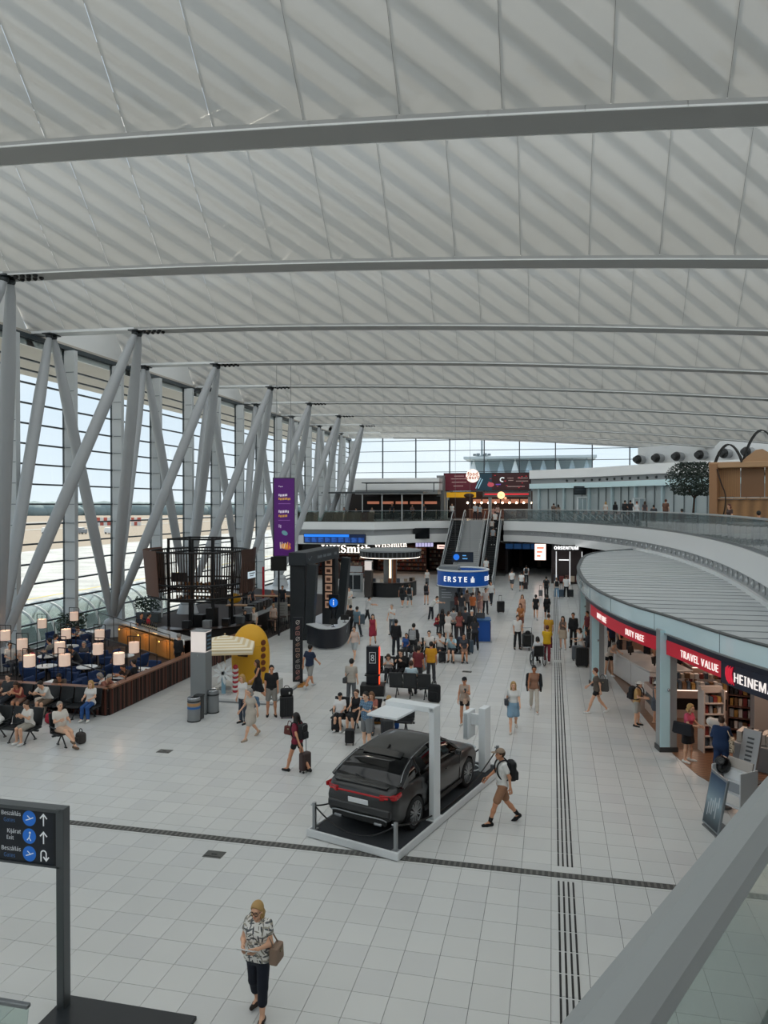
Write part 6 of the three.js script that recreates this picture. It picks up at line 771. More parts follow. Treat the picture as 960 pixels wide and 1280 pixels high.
    const c = G(925, 985), l = thing('lettered_stand', 'grey lettered display stand sloping beside the magazine rack', 'stand', [c[0] + 0.35, 0, c[1] - 0.4], -0.75); part('board', mb().rbox(0.5, 1.35, 0.08, 0.02, 0, 0.75, 0, 0, -0.3).geo(), mat(0xb9bcbe, 0.4), l); const ln = mb(); for (let k = 0; k < 9; k++) ln.box(0.18, 0.05, 0.01, 0, 0.3 + k * 0.11, 0.19 - k * 0.034, 0, -0.3); part('print_lines', ln.geo(), mat(0x55595c, 0.5), l); part('foot', mb().box(0.5, 0.04, 0.6, 0, 0.02, 0).geo(), GREY, l);
    const d = G(898, 1012), h = thing('helmet_display', 'glossy black round display globe on the magazine rack corner', 'display', [d[0] + 0.15, 0, d[1] - 0.15]); part('stem', mb().cyl(0.03, 0.05, 0.9, 0, 0.45, 0).geo(), GREY, h); part('globe', mb().ball(0.2, 0, 1.05, 0, 1, 1.1, 1, 22).geo(), mat(0x0d0e10, 0.12), h); part('base', mb().cyl(0.2, 0.22, 0.04, 0, 0.02, 0).geo(), GREY, h);
    const e = G(950, 968), r = thing('book_bin', 'low bin of white boxed goods at the shop edge beside the handrail', 'bin', [e[0] + 0.3, 0, e[1] - 0.5], -0.5); part('tub', mb().rbox(1.5, 0.7, 0.9, 0.02, 0, 0.35, 0).geo(), mat(0x9aa0a4, 0.4), r); for (let i = 0; i < 9; i++) part('carton', mb().rbox(0.14, 0.3, 0.6, 0.01, 0, 0, 0).geo(), mat(pick([0xd9d9d6, 0x33363a, 0xc8c2ba]), 0.5), r).position.set(-0.62 + i * 0.155, 0.85 + rr(-0.03, 0.03), 0); }
}
// ---------- escalators, stairs, far gallery and shops ----------
{
  const zt = -79.3, zb = -68.6, rise = GY, N = 30, D = mat(0x1c1e20, 0.5), Sd = mat(0x8f9496, 0.4, 0.3);
  const escal = (x0, x1, label) => { const w = x1 - x0, t = thing('escalator', label, 'escalator', [(x0 + x1) / 2, 0, zb]), L = zt - zb; // local z: 0 foot .. L top
    const P = (s) => [0, rise * s, L * s]; for (let i = 0; i < N; i++) { const s = (i + 0.5) / N; part('step', mb().box(w - 0.5, 0.17, -L / N + 0.03, 0, rise * s - 0.05, L * s).box(w - 0.5, 0.012, 0.03, 0, rise * s + 0.042, L * s - L / N / 2 - 0.0).geo(), i % 2 ? mat(0x232527, 0.5, 0.3) : mat(0x2c2f31, 0.5, 0.3), t); }
    for (const s of [1, -1]) { const x = s * (w / 2 - 0.1); part('truss', mb().beam([x, -0.18, 0.6], [x, rise - 0.18, L], 0.2, 0.62).geo(), Sd, t); part('balustrade', shapeGeo([[-0.5, 0.2], [-0.5, 1.0], [0, 1.0], [-L, rise + 1.0], [-L + 0.9, rise + 1.0], [-L + 0.9, rise + 0.15], [-L, rise + 0.15], [0, 0.15]], 0.02).rotateY(Math.PI / 2).translate(x, 0, 0), mat(0x59626a, 0.08, 0, { transmission: 0.6, thickness: 0 }), t); part('handrail', mb().tube([[x, 0.3, 0.75], [x, 0.98, 0.6], [x, 1.02, 0], [x, rise * 0.5 + 1.02, L * 0.5], [x, rise + 1.02, L], [x, rise + 1.0, L - 0.7], [x, rise + 0.4, L - 0.85]], 0.05, 60, 8).geo(), mat(0xb4b9bb, 0.35, 0.4), t); part('skirt', mb().beam([x * 0.86, 0.1, 0], [x * 0.86, rise + 0.1, L], 0.04, 0.24).geo(), CHROME, t); }
    part('landing_plate', mb().box(w - 0.3, 0.03, 1.2, 0, 0.015, 0.7).geo(), STEEL, t); return t; };
  escal(-10.45, -9.05, 'escalator beside the round bookshop counter, rising to the food court'); escal(-6.6, -5.2, 'escalator with people riding, on the side of the long curved gallery');
  const st = thing('staircase', 'wide grey staircase between the two escalators', 'stairs', [-7.98, 0, zb]); const L = zt - zb; for (let i = 0; i < 34; i++) { const s = i / 34; part('stair_step', mb().box(2.0, rise / 34, -L / 34 + 0.04, 0, rise * s + rise / 68, L * (s + 0.5 / 34)).geo(), mat(0x9a9d9e, 0.6), st); } part('stringer', mb().beam([1.05, -0.1, 0], [1.05, rise - 0.1, L], 0.1, 0.4).beam([-1.05, -0.1, 0], [-1.05, rise - 0.1, L], 0.1, 0.4).geo(), Sd, st); for (const x of [1.04, -1.04]) part('stair_rail', mb().tube([[x, 0.95, 0], [x, rise + 0.95, L]], 0.03, 8, 8).geo(), CHROME, st); part('underside', mb().beam([0, -0.35, 0], [0, rise - 0.35, L], 2.0, 0.1).geo(), GREY, st);
  // hanging blue sign
  { const t = thing('hanging_sign', 'small blue hanging direction sign in front of the staircase', 'sign', [-7.1, 2.82, -60.2]); part('board', mb().rbox(1.75, 0.84, 0.12, 0.01, 0, 0.42, 0).geo(), mat(0x122034, 0.4), t); part('disc', mb().cyl(0.25, 0.25, 0.02, -0.5, 0.42, 0.07, 24, 0, Math.PI / 2).geo(), lit(0x1d6cd6, 0.6, 0x1c62c0), t); part('mark', mb().box(0.3, 0.08, 0.015, 0.15, 0.55, 0.065).box(0.4, 0.08, 0.015, 0.2, 0.3, 0.065).geo(), lit(0x5ea0d8, 0.5), t); part('rod', mb().bar([-0.6, 0.84, 0], [-0.6, 12.86, 0], 0.01).bar([0.6, 0.84, 0], [0.6, 12.86, 0], 0.01).geo(), GREY, t); }
  // flight board, black screen
  { const tx = canvasTex(512, 72, (x, w, h) => { x.fillStyle = '#0a1730'; x.fillRect(0, 0, w, h); x.fillStyle = '#1f6fd6'; x.fillRect(0, 0, w * 0.74, 22); for (let c = 0; c < 9; c++) { x.fillStyle = '#0f2f66'; x.fillRect(6 + c * 56, 26, 50, 42); x.fillStyle = '#2b57a0'; for (let r = 0; r < 5; r++) x.fillRect(10 + c * 56, 29 + r * 8, 20 + rnd() * 22, 3); } }); const t = thing('flight_board', 'long blue flight information board on the white gallery front', 'screen', [-21.4, 3.62, -71.72]); part('case', mb().rbox(6.5, 0.95, 0.18, 0.01, 0, 0.47, 0).geo(), NAVY, t); part('display', new THREE.PlaneGeometry(6.4, 0.86), printed(tx, 0.9), t).position.set(0, 0.47, 0.095);
    const b = thing('wall_screen', 'dark screen on the gallery front nearer the escalator', 'screen', [-13.5, 3.9, -77.3], 0.6); part('case', mb().rbox(1.9, 1.15, 0.12, 0.02, 0, 0.57, 0).geo(), BLACK, b); part('display', mb().box(1.78, 1.03, 0.01, 0, 0.57, 0.062).geo(), mat(0x15181c, 0.15), b); }
  // bookshop below the far gallery
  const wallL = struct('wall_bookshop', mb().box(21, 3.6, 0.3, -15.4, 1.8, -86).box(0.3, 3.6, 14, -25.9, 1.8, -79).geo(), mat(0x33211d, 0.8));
  const fas = thing('bookshop_fascia', 'dark bookshop fascia with glowing white serif letters below the flight board', 'sign', [0, 0, -72.3]); part('board', mb().box(7.5, 1.1, 0.2, -21.4, 3.02, -0.3).geo(), mat(0x14100f, 0.6), fas); part('lettering', centred(letters('WHSmith', 0.78, 0.06, 'serif_bold')), lit(0xfff6ea, 1.1), fas, 'glowing white letters').position.set(-20.4, 3.05, -0.17);
  const fa2 = thing('bookshop_fascia', 'second dark bookshop sign with white serif letters behind the round counter canopy', 'sign', [-16.6, 0.22, -76.2], 0.35); part('board', mb().box(3.6, 1.0, 0.15, 0, 3.05, -0.1).geo(), mat(0x1a1412, 0.6), fa2); part('lettering', centred(letters('WHSmith', 0.52, 0.05, 'serif_bold')), lit(0xfff6ea, 1.1), fa2).position.set(0, 3.1, 0.0);
  { const t = thing('price_screen', 'pale lilac lit panel of small signs under the gallery beside the bookshop sign', 'screen', [-13.4, 2.9, -78.6], 0.4); part('case', mb().rbox(2.1, 0.6, 0.1, 0.01, 0, 0.3, 0).geo(), BLACK, t); for (let i = 0; i < 6; i++) part('tile', mb().box(0.28, 0.42, 0.01, -0.82 + i * 0.33, 0.3, 0.055).geo(), lit(0xb9b4dc, 0.7), t); const b = thing('lit_sign', 'small pale pink lit sign under the gallery beside the escalator', 'sign', [-11.7, 2.7, -80.6]); part('case', mb().rbox(1.2, 0.42, 0.12, 0.02, 0, 0.2, 0).geo(), lit(0xffd8cc, 0.9, 0xe8c8bc), b); part('mark', mb().box(0.8, 0.1, 0.01, 0, 0.2, 0.066).geo(), mat(0x9a5a50, 0.6), b); }
  const goodsCols = [0x6b2c28, 0x8c7a66, 0x2a2422, 0xa89a88, 0x53302a, 0x3c4450, 0x7a4a30, 0x5a5048];
  const shelves = (label, x, z, turn, w, h) => { const s = thing('book_shelf', label, 'shelf', [x, 0, z], turn); part('carcass', mb().box(w, h, 0.06, 0, h / 2, -0.25).box(0.06, h, 0.5, -w / 2, h / 2, 0).box(0.06, h, 0.5, w / 2, h / 2, 0).geo(), mat(0x3d2620, 0.7), s); const G = {}; for (let r = 0; r < 6; r++) { const y = 0.2 + r * (h - 0.2) / 6; part('shelf_board', mb().box(w, 0.04, 0.5, 0, y, 0).geo(), mat(0x5a3a2e, 0.6), s); for (let i = 0; i < w * 4; i++) { const c = pick(goodsCols); (G[c] ??= mb()).box(0.2, rr(0.16, 0.3), 0.12, -w / 2 + (i + 0.5) / 4, y + 0.14, 0.1); } } for (const c of Object.keys(G)) part('magazines', G[c].geo(), mat(Number(c), 0.5), s).userData.kind = 'stuff'; };
  shelves('wall of magazines under the first bookshop sign', -22.5, -78, 0.1, 5.5, 2.9); shelves('wall of magazines behind the round counter', -16.5, -82, 0, 5.5, 2.9); shelves('bookshop shelving close to the escalator', -12.2, -84, 0, 3, 2.9); shelves('low shelves at the bookshop entrance', -19.6, -72.8, 0.5, 3.2, 1.6); shelves('shelves by the terrace end of the bookshop', -25, -74.5, 0.9, 3, 2.6);
  { const lampBar = thing('bookshop_lights', 'warm ceiling light panels inside the bookshop', 'light'); for (const [x, z] of [[-21, -76], [-15, -80], [-18.5, -79]]) { part('panel', mb().rbox(1.4, 0.05, 0.5, 0.01, x, 3.48, z).geo(), lit(0xffdcc0, 2, 0xffffff), lampBar); const l = new THREE.RectAreaLight(0xffcfae, 9, 1.4, 0.5); l.position.set(x, 3.44, z); l.lookAt(x, 0, z); scene.add(l); } }
  // round kiosk
  { const t = thing('round_kiosk', 'round shop kiosk with a slatted ring canopy around a lit column', 'kiosk', [-13.2, 0, -60.5]); part('canopy', mb().cyl(2.6, 2.6, 0.12, 0, 3.72, 0, 48).geo(), mat(0x8f9496, 0.4), t); part('canopy_band', new THREE.CylinderGeometry(2.55, 2.45, 0.5, 48, 1, true), new THREE.MeshStandardMaterial({ color: 0x1b1d1f, roughness: 0.5, side: THREE.DoubleSide }), t).position.y = 3.42; for (let i = 0; i < 44; i++) { const a = i * Math.PI / 22; const o = part('band_slat', new THREE.BoxGeometry(0.1, 0.4, 0.05), mat(0x4c4f52, 0.5), t); o.position.set(Math.sin(a) * 2.55, 3.42, Math.cos(a) * 2.55); o.rotation.y = a; } part('light_ring', new THREE.TorusGeometry(2.46, 0.03, 6, 48).rotateX(Math.PI / 2), lit(0xfff2e2, 1.5), t).position.y = 3.16; part('column', mb().cyl(0.55, 0.55, 3.6, 0, 1.8, 0, 28).geo(), mat(0x7c7d7e, 0.5), t); part('lit_strip', mb().box(0.16, 2.4, 0.1, 0.12, 2.0, 0.53).geo(), lit(0xffe0b8, 1.6), t, 'glowing strip'); part('timber_strip', mb().box(0.3, 2.6, 0.08, 0.42, 1.9, 0.4).geo(), mat(0x7a4a30, 0.6), t);
    part('counter', new THREE.CylinderGeometry(2.2, 2.2, 1.15, 40, 1, true, -1.9, 3.9), new THREE.MeshStandardMaterial({ color: 0x121417, roughness: 0.4, side: THREE.DoubleSide }), t).position.y = 0.58; part('counter_top', new THREE.RingGeometry(1.7, 2.25, 40).rotateX(-Math.PI / 2), mat(0x2a2422, 0.3), t).position.y = 1.16; for (let i = 0; i < 10; i++) part('display_item', mb().box(0.25, rr(0.2, 0.45), 0.2, 0, 0.15, 0).geo(), mat(pick(goodsCols), 0.5), t).position.set(Math.sin(-1.6 + i * 0.36) * 1.95, 1.2, Math.cos(-1.6 + i * 0.36) * 1.95);
    const v = thing('vending_fridge', 'white drinks cabinet beside the round kiosk', 'cabinet', [-16.7, 0, -61.8]); part('case', mb().rbox(1.5, 1.6, 0.7, 0.03, 0, 0.8, 0).geo(), mat(0xaeb3b5, 0.5), v); part('door', mb().box(0.62, 1.2, 0.02, -0.34, 0.85, 0.36).box(0.62, 1.2, 0.02, 0.36, 0.85, 0.36).geo(), mat(0x33383c, 0.2), v); part('sign', mb().rbox(1.5, 0.5, 0.1, 0.01, 0, 1.95, 0).geo(), mat(0xc5c9cb, 0.4), v); }
  // openings below the curved gallery
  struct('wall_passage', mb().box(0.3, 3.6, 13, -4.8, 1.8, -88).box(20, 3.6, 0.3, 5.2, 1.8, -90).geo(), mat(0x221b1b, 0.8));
  { const t = thing('lit_poster', 'bright pinkish lit poster in the dark passage under the gallery', 'sign', [-1.2, 1.6, -80.2]); const tx = canvasTex(96, 128, (x, w, h) => { x.fillStyle = '#f4d9cc'; x.fillRect(0, 0, w, h); x.fillStyle = '#c9705c'; x.font = 'bold 40px sans-serif'; for (let r = 0; r < 3; r++) x.fillRect(18, 24 + r * 32, 60 - r * 14, 14); }); part('case', mb().rbox(1.25, 1.8, 0.14, 0.02, 0, 0.9, 0).geo(), BLACK, t); part('print', new THREE.PlaneGeometry(1.15, 1.7), printed(tx, 1.3), t).position.set(0, 0.9, 0.075); part('rod', mb().bar([0, 1.8, 0], [0, 2.3, 0], 0.03).geo(), GREY, t);
    const s = thing('shop_sign', 'white lettered sign of a small shop under the gallery beside the canopy tip', 'sign', [1.3, 3.2, -71.4]); part('board', mb().box(2.6, 0.55, 0.12, 0, 0.25, -0.08).geo(), mat(0x0f0f10, 0.6), s); part('lettering', centred(letters('OBSENTUM', 0.3, 0.04)), lit(0xffffff, 1.2), s).position.set(0, 0.26, 0);
    const f = thing('glazed_shop', 'dark glazed shop front with white frames under the gallery', 'shopfront', [1.4, 0, -71.8]); part('panel', mb().box(2.9, 3.2, 0.1, 0, 1.6, -0.6).geo(), mat(0x2c2020, 0.6), f); for (const x of [-1.0, 0.25, 1.35]) part('frame', mb().box(0.09, 3.1, 0.12, x, 1.55, 0).geo(), lit(0xffffff, 0.35, 0xe0e0e0), f); part('shelf_light', mb().box(0.9, 0.08, 0.1, -0.3, 2.3, 0).geo(), lit(0xffffff, 0.8), f); for (let i = 0; i < 5; i++) part('display', mb().box(0.4, rr(0.3, 0.9), 0.3, -1 + i * 0.5, 0.5, -0.3).geo(), mat(pick(goodsCols), 0.5), f);
    const sc = thing('screen_row', 'row of dim blue departure screens hanging in the passage', 'screen', [-3.3, 2.75, -81]); for (let i = 0; i < 4; i++) part('screen', mb().rbox(0.8, 0.55, 0.08, 0.01, -1.2 + i * 0.9, 0.27, 0).geo(), lit(0x16365c, 0.5, 0x10202f), sc); part('rail', mb().box(3.8, 0.05, 0.05, 0, 0.6, 0).bar([-1.6, 0.6, 0], [-1.6, 1.0, 0], 0.02).bar([1.6, 0.6, 0], [1.6, 1.0, 0], 0.02).geo(), GREY, sc);
    const pl = mat(0x54443f, 0.7); for (let i = 0; i < 6; i++) { const c = thing('passage_pilaster', 'dark pilaster in the passage wall under the gallery, number ' + ['one', 'two', 'three', 'four', 'five', 'six'][i] + ' from the escalator', 'pilaster', [-3.6 + i * 2.1, 0, -89.6]); part('shaft', mb().box(0.4, 3.5, 0.3, 0, 1.75, 0).geo(), pl, c); part('foot', mb().box(0.46, 0.15, 0.36, 0, 0.075, 0).geo(), BLACK, c); } }
  // passenger barrier by the canopy tip
  { const t = thing('glass_screen', 'curved glass screen with posts under the far tip of the canopy', 'screen', [0, 0, 0]); const P = [fl(722, 740), fl(724, 752), fl(732, 765), fl(742, 775)]; glassRun(t, P, 0.05, 1.6, 1.4, mat(0xb9d2da, 0.05, 0, { transmission: 0.75, thickness: 0 })); part('rail', sweep(curve2(P).getSpacedPoints(14).map((p) => [p.x, p.z]), rect(-0.03, 0.03, 1.6, 1.66)), CHROME, t); }
  // restaurant block and food court upstairs
  const blk = structGroup('wall_restaurant'); blk.name = 'wall_restaurant'; part('upper_block', mb().box(9.9, 1.35, 12, -17.3, 9.85, -88.2).geo(), FASCIA, blk); part('block_groove', mb().box(9.6, 0.5, 11.8, -17.3, 8.95, -88.2).geo(), GROOVE, blk); part('back', mb().box(13.5, 3.2, 0.3, -19.2, 7.4, -90).geo(), mat(0x2a2422, 0.8), blk); part('end_pier', mb().box(0.9, 5.4, 1.2, -12.6, 8.2, -85.6).geo(), mat(0x77797a, 0.6), blk);
  const fc = structGroup('wall_food_court'); fc.name = 'wall_food_court'; part('back', mb().box(10.6, 3.4, 0.3, -7.3, 7.5, -93).geo(), mat(0x33201c, 0.8), fc); part('frame', mb().box(0.35, 5.2, 0.5, -12.1, 8.4, -86.2).box(0.35, 5.2, 0.5, -2.5, 8.4, -86.2).box(0.35, 3.2, 0.5, -7.0, 7.4, -86.3).geo(), MIDGREY, fc);
  { const tx = canvasTex(1024, 224, (x, w, h) => { x.fillStyle = '#4a1420'; x.fillRect(0, 0, w * 0.38, h); x.fillStyle = '#16303c'; x.fillRect(w * 0.38, 0, w * 0.18, h); x.fillStyle = '#2b1214'; x.fillRect(w * 0.56, 0, w * 0.44, h); x.strokeStyle = '#8fb4c4'; x.lineWidth = 12; x.beginPath(); x.moveTo(380, 200); x.lineTo(440, 60); x.moveTo(410, 200); x.lineTo(462, 76); x.stroke(); x.fillStyle = '#a08a86'; for (const [q, y, l] of [[120, 28, 120], [80, 64, 190], [90, 110, 170], [110, 160, 120], [760, 60, 70], [770, 90, 60], [880, 60, 120], [860, 100, 140], [760, 170, 200]]) for (let k = 0; k < l; k += 12) x.fillRect(q + k, y, 9, 10); x.fillStyle = '#b04a55'; x.beginPath(); x.ellipse(560, 150, 40, 30, 0, 0, 7); x.fill(); x.fillStyle = '#6a4aa8'; x.fillRect(620, 140, 60, 14); x.strokeStyle = '#dfe6e8'; x.lineWidth = 14; x.beginPath(); x.arc(700, 84, 26, 1.2, 5.6); x.stroke(); x.fillStyle = '#b8303c'; for (let i = 0; i < 14; i++) x.fillRect(500 + rnd() * 480, 20 + rnd() * 180, 20, 8); });
    const t = thing('food_court_sign', 'wide dark red and teal food court billboard above the escalators', 'sign', [-7.35, 9.1, -86]); part('case', mb().rbox(10.0, 2.1, 0.3, 0.02, 0, 1.05, 0).geo(), BLACK, t); part('print', new THREE.PlaneGeometry(9.8, 1.95), printed(tx, 0.45), t).position.set(0, 1.05, 0.155); part('disc', mb().cyl(0.78, 0.78, 0.12, -1.6, 1.75, 0.25, 36, 0, Math.PI / 2).geo(), lit(0xf4e2d6, 0.8, 0xf0e0d4), t, 'pale round disc'); part('disc_lettering', centred(letters('food', 0.42, 0.03)).translate(-1.6, 1.98, 0.315), mat(0xc05a3a, 0.5), t); part('disc_lettering', centred(letters('court', 0.42, 0.03)).translate(-1.6, 1.55, 0.315), mat(0xc05a3a, 0.5), t);
    const y = thing('yellow_sign', 'yellow shop sign below the food court billboard', 'sign', [-10.3, 8.35, -86]); part('board', mb().rbox(3.4, 0.6, 0.2, 0.02, 0, 0.3, 0).geo(), lit(0xd09a18, 0.3, 0xd09a18), y); part('oval', mb().ball(0.5, 0.9, 0.22, 0.1, 1.2, 0.55, 0.2).geo(), mat(0x3a2412, 0.5), y); const r = thing('red_sign', 'red strip sign with a glowing round emblem below the food court billboard', 'sign', [-5.1, 8.4, -86]); part('board', mb().rbox(5.4, 0.6, 0.2, 0.02, 0, 0.3, 0).geo(), mat(0x5d5a58, 0.5), r); part('red_strip', mb().box(5.0, 0.16, 0.02, 0, 0.32, 0.105).geo(), lit(0xd02a34, 0.7, 0xb0202a), r); part('emblem', mb().cyl(0.42, 0.42, 0.1, -0.6, 0.2, 0.16, 30, 0, Math.PI / 2).geo(), lit(0xffd79a, 1.0, 0xf0c890), r); part('emblem_mark', mb().box(0.3, 0.06, 0.02, -0.6, 0.28, 0.22).box(0.2, 0.06, 0.02, -0.6, 0.14, 0.22).ball(0.14, -0.1, -0.15, 0.2).geo(), lit(0xffb48a, 0.8, 0xc06a4a), r);
    for (let i = 0; i < 10; i++) { const l = thing('pendant_lamp', 'small glowing pendant lamp over the food court counter, number ' + ['one', 'two', 'three', 'four', 'five', 'six', 'seven', 'eight', 'nine', 'ten'][i] + ' from the yellow sign', 'lamp', [-9.8 + i * 0.82, 7.75, -88.2], 0, 'food court pendant lamps'); part('bulb', mb().ball(0.13, 0, 0, 0).geo(), lit(0xffe2bc, 5, 0xffffff), l); part('cord', mb().bar([0, 0.12, 0], [0, 1.2, 0], 0.01).geo(), BLACK, l); const pl = new THREE.PointLight(0xffd9a8, 3, 12); pl.position.set(-9.8 + i * 0.82, 7.55, -88.1); if (i % 3 === 0) scene.add(pl); }
    const c = thing('food_counter', 'dark food court serving counter below the pendant lamps', 'counter', [-6.2, GY, -89]); part('front', mb().box(7, 1.1, 0.8, 0, 0.55, 0).geo(), mat(0x4a2822, 0.6), c); part('top', mb().box(7.1, 0.06, 0.95, 0, 1.13, 0).geo(), mat(0x8a7a6e, 0.4), c); for (let i = 0; i < 6; i++) part('menu_panel', mb().box(1.0, 0.5, 0.05, -2.9 + i * 1.16, 2.1, -3.4).geo(), lit(0xa8705a, 0.4), c); }
  // glass pergolas of the upstairs restaurant
  { const t = thing('glass_pergola', 'low glass pergola roof on thin posts over the upstairs restaurant', 'pergola', [-18.1, GY, -75.2]); part('roof', mb().box(10.6, 0.1, 3.2, 0.1, 2.95, 0).geo(), mat(0x6c7275, 0.4, 0.2), t); part('roof_edge', mb().box(10.7, 0.18, 0.08, 0.1, 2.9, 1.62).geo(), mat(0x4a4f52, 0.5), t); for (let i = 0; i < 6; i++) part('post', mb().box(0.1, 2.9, 0.1, -5.1 + i * 2.08, 1.45, 1.4).geo(), mat(0xb6babb, 0.4), t); part('upper_roof', mb().box(8.6, 0.1, 2.6, 2.2, 4.05, -4).box(0.1, 1.0, 0.1, -1.6, 3.5, -3).box(0.1, 1.0, 0.1, 5.8, 3.5, -3).geo(), mat(0x5d6366, 0.4), t);
    for (let i = 0; i < 9; i++) { const b = thing('restaurant_table', 'small table of the upstairs restaurant, number ' + ['one', 'two', 'three', 'four', 'five', 'six', 'seven', 'eight', 'nine'][i] + ' along the timber screen', 'table', [-23.4 + i * 1.1, GY, -74.2 - (i > 5 ? (i - 5) * 1.3 : 0) - (i % 2) * 0.8], 0, 'upstairs restaurant tables'); part('top', mb().cyl(0.4, 0.4, 0.04, 0, 0.74, 0, 20).geo(), mat(0x6d5a4c, 0.5), b); part('leg', mb().cyl(0.04, 0.05, 0.72, 0, 0.36, 0, 10).geo(), BLACK, b); }
    const bar = thing('drinks_bar', 'dark bar wall with coppery lit shelves in the upstairs restaurant', 'bar', [-17, GY, -84.4]); part('wall', mb().box(9, 2.6, 0.3, 0, 1.3, 0).geo(), mat(0x171616, 0.7), bar); for (let i = 0; i < 5; i++) part('lit_shelf', mb().box(1.4, 0.3, 0.2, -3.4 + i * 1.7, 1.9, 0.2).geo(), lit(0xb8745a, 0.5, 0x8a5a48), bar); part('counter', mb().box(8.5, 1.1, 0.7, 0, 0.55, 1.6).geo(), mat(0x2a2826, 0.5), bar); }
}
// ---------- things on the curved gallery ----------
{
  const z = -34, x0 = xAt(888, -46), t = thing('timber_pavilion', 'tall curved timber pavilion with black wavy ribs on the upper gallery', 'pavilion', [x0, GY, -46], -0.32); t.scale.setScalar(1.12); const wd = noiseTex(256, 128, (i, j) => { const n = 0.86 + 0.1 * Math.sin(i * 0.4 + 2 * Math.sin(j * 0.02)) + (rnd() - 0.5) * 0.08; return [172 * n, 128 * n, 84 * n]; }), wm = new THREE.MeshStandardMaterial({ map: wd, roughness: 0.55 });
  part('lower_panel', mb().box(9, 1.75, 0.3, 4.5, 0.88, 0).geo(), wm, t); for (let i = 0; i < 8; i++) part('panel', mb().rbox(1.06, 1.5, 0.12, 0.02, 0.85 + i * 1.09, 2.62, -0.12 - (i % 3) * 0.05).geo(), i % 3 === 1 ? mat(0x7d5c40, 0.6) : wm, t); part('shelf', mb().rbox(9.1, 0.06, 0.5, 0.02, 4.55, 1.8, 0.05).geo(), mat(0xb58a60, 0.5), t); part('cornice', mb().rbox(9.2, 0.3, 0.7, 0.04, 4.55, 3.5, 0).geo(), mat(0xb08c68, 0.5), t); part('end_post', mb().rbox(0.4, 3.6, 0.9, 0.05, 0.18, 1.8, 0).geo(), mat(0x9a7250, 0.6), t);
  part('end_root', mb().tube([[0.36, 3.3, 0.47], [0.55, 2.6, 0.48], [0.75, 2.0, 0.49], [0.72, 1.2, 0.49], [0.5, 0.5, 0.48], [0.35, 0.3, 0.47]], 0.035, 30, 6).geo(), mat(0x2b1d15, 0.7), t); const humps = shapeGeo([[1.4, 0], [1.7, 0.3], [2.1, 0.62], [2.4, 0.66], [2.8, 0.4], [3.2, 0]], 0.3); part('hump', humps, mat(0xb08c68, 0.5), t).position.set(0, 3.6, -0.15);
  for (const [x, h, w] of [[0.2, 0.95, 1.3], [1.5, 1.6, 1.7], [3.4, 2.1, 1.9], [5.4, 2.2, 2]]) { const pts = []; for (let k = 0; k <= 12; k++) { const s = k / 12; pts.push([x + w * s, 3.6 + h * Math.sin(Math.PI * s) ** 0.8, -0.05 + 0.3 * s]); } const g = mb(); for (let k = 0; k < 12; k++) g.beam(pts[k], pts[k + 1], 0.28, 0.06); part('black_rib', g.geo(), BLACK, t); }
  const tp = [xAt(866, -52), -52], tr = thing('potted_tree', 'dark bushy tree in a white planter on the upper gallery', 'tree', [tp[0], GY, tp[1]]); tr.scale.setScalar(1.2); part('planter', mb().rbox(1.1, 0.7, 1.1, 0.04, 0, 0.35, 0).geo(), mat(0xd9dadb, 0.4), tr); part('trunk', mb().bar([0, 0.6, 0], [0.08, 1.9, 0], 0.07, 8, 0.05).bar([0.08, 1.7, 0], [-0.5, 2.6, 0.2], 0.04).bar([0.08, 1.7, 0], [0.6, 2.7, -0.2], 0.04).geo(), mat(0x3a2c22, 0.8), tr);
  const lf = mb(), leaf = new THREE.PlaneGeometry(0.16, 0.05); for (let i = 0; i < 2200; i++) { const a = rr(0, 6.28), r = 1.35 * Math.sqrt(rnd()), y = 2.75 + rr(-0.85, 0.95), k = Math.max(0.2, 1 - ((y - 2.8) / 1.1) ** 2); lf.add(leaf, Math.cos(a) * r * Math.sqrt(k) * rr(0.9, 1.15), y, Math.sin(a) * r * Math.sqrt(k), rr(0, 6.28), rr(-1, 1), rr(-1, 1)); } const fo = part('foliage', lf.geo(), new THREE.MeshStandardMaterial({ color: 0x2c3a32, roughness: 0.7, side: THREE.DoubleSide }), tr); fo.userData.kind = 'stuff';
  const b = thing('gallery_bench', 'black slatted bench frame under the potted tree', 'bench', [xAt(853, -52), GY, -51]); part('seat', mb().box(1.6, 0.06, 0.5, 0, 0.45, 0).geo(), BLACK, b); part('back', mb().box(1.6, 0.06, 0.04, 0, 0.95, -0.25).box(1.6, 0.06, 0.04, 0, 0.75, -0.25).geo(), BLACK, b); for (const s of [1, -1]) part('leg', mb().box(0.05, 1.0, 0.5, s * 0.75, 0.5, 0).geo(), BLACK, b);
  const dr = struct('door_1', mb().box(1.0, 2.3, 0.08, 0, 1.15, 0).geo(), mat(0x9fb0b5, 0.3)); dr.name = 'door_1'; const dp = xAt(728, -80); dr.position.set(dp, GY, -80.3); dr.rotation.y = 0.6; part('door_frame', mb().box(0.12, 2.5, 0.14, -0.62, 1.25, 0.03).box(0.12, 2.5, 0.14, 0.62, 1.25, 0.03).box(1.36, 0.12, 0.14, 0, 2.45, 0.03).box(0.06, 2.3, 0.1, 0, 1.15, 0.03).geo(), mat(0xd5dcde, 0.4), dr);
  const ds = thing('door_sign', 'black slatted sign panel above the white-framed gallery door', 'sign', [dp - 0.25, GY + 2.75, -80.1], 0.6); part('board', mb().rbox(1.5, 0.9, 0.1, 0.01, 0, 0.4, 0).geo(), mat(0x1c2225, 0.5), ds); for (let k = 0; k < 4; k++) part('slat', mb().box(1.3, 0.05, 0.02, 0, 0.16 + k * 0.18, 0.06).geo(), mat(0x54606a, 0.5), ds);
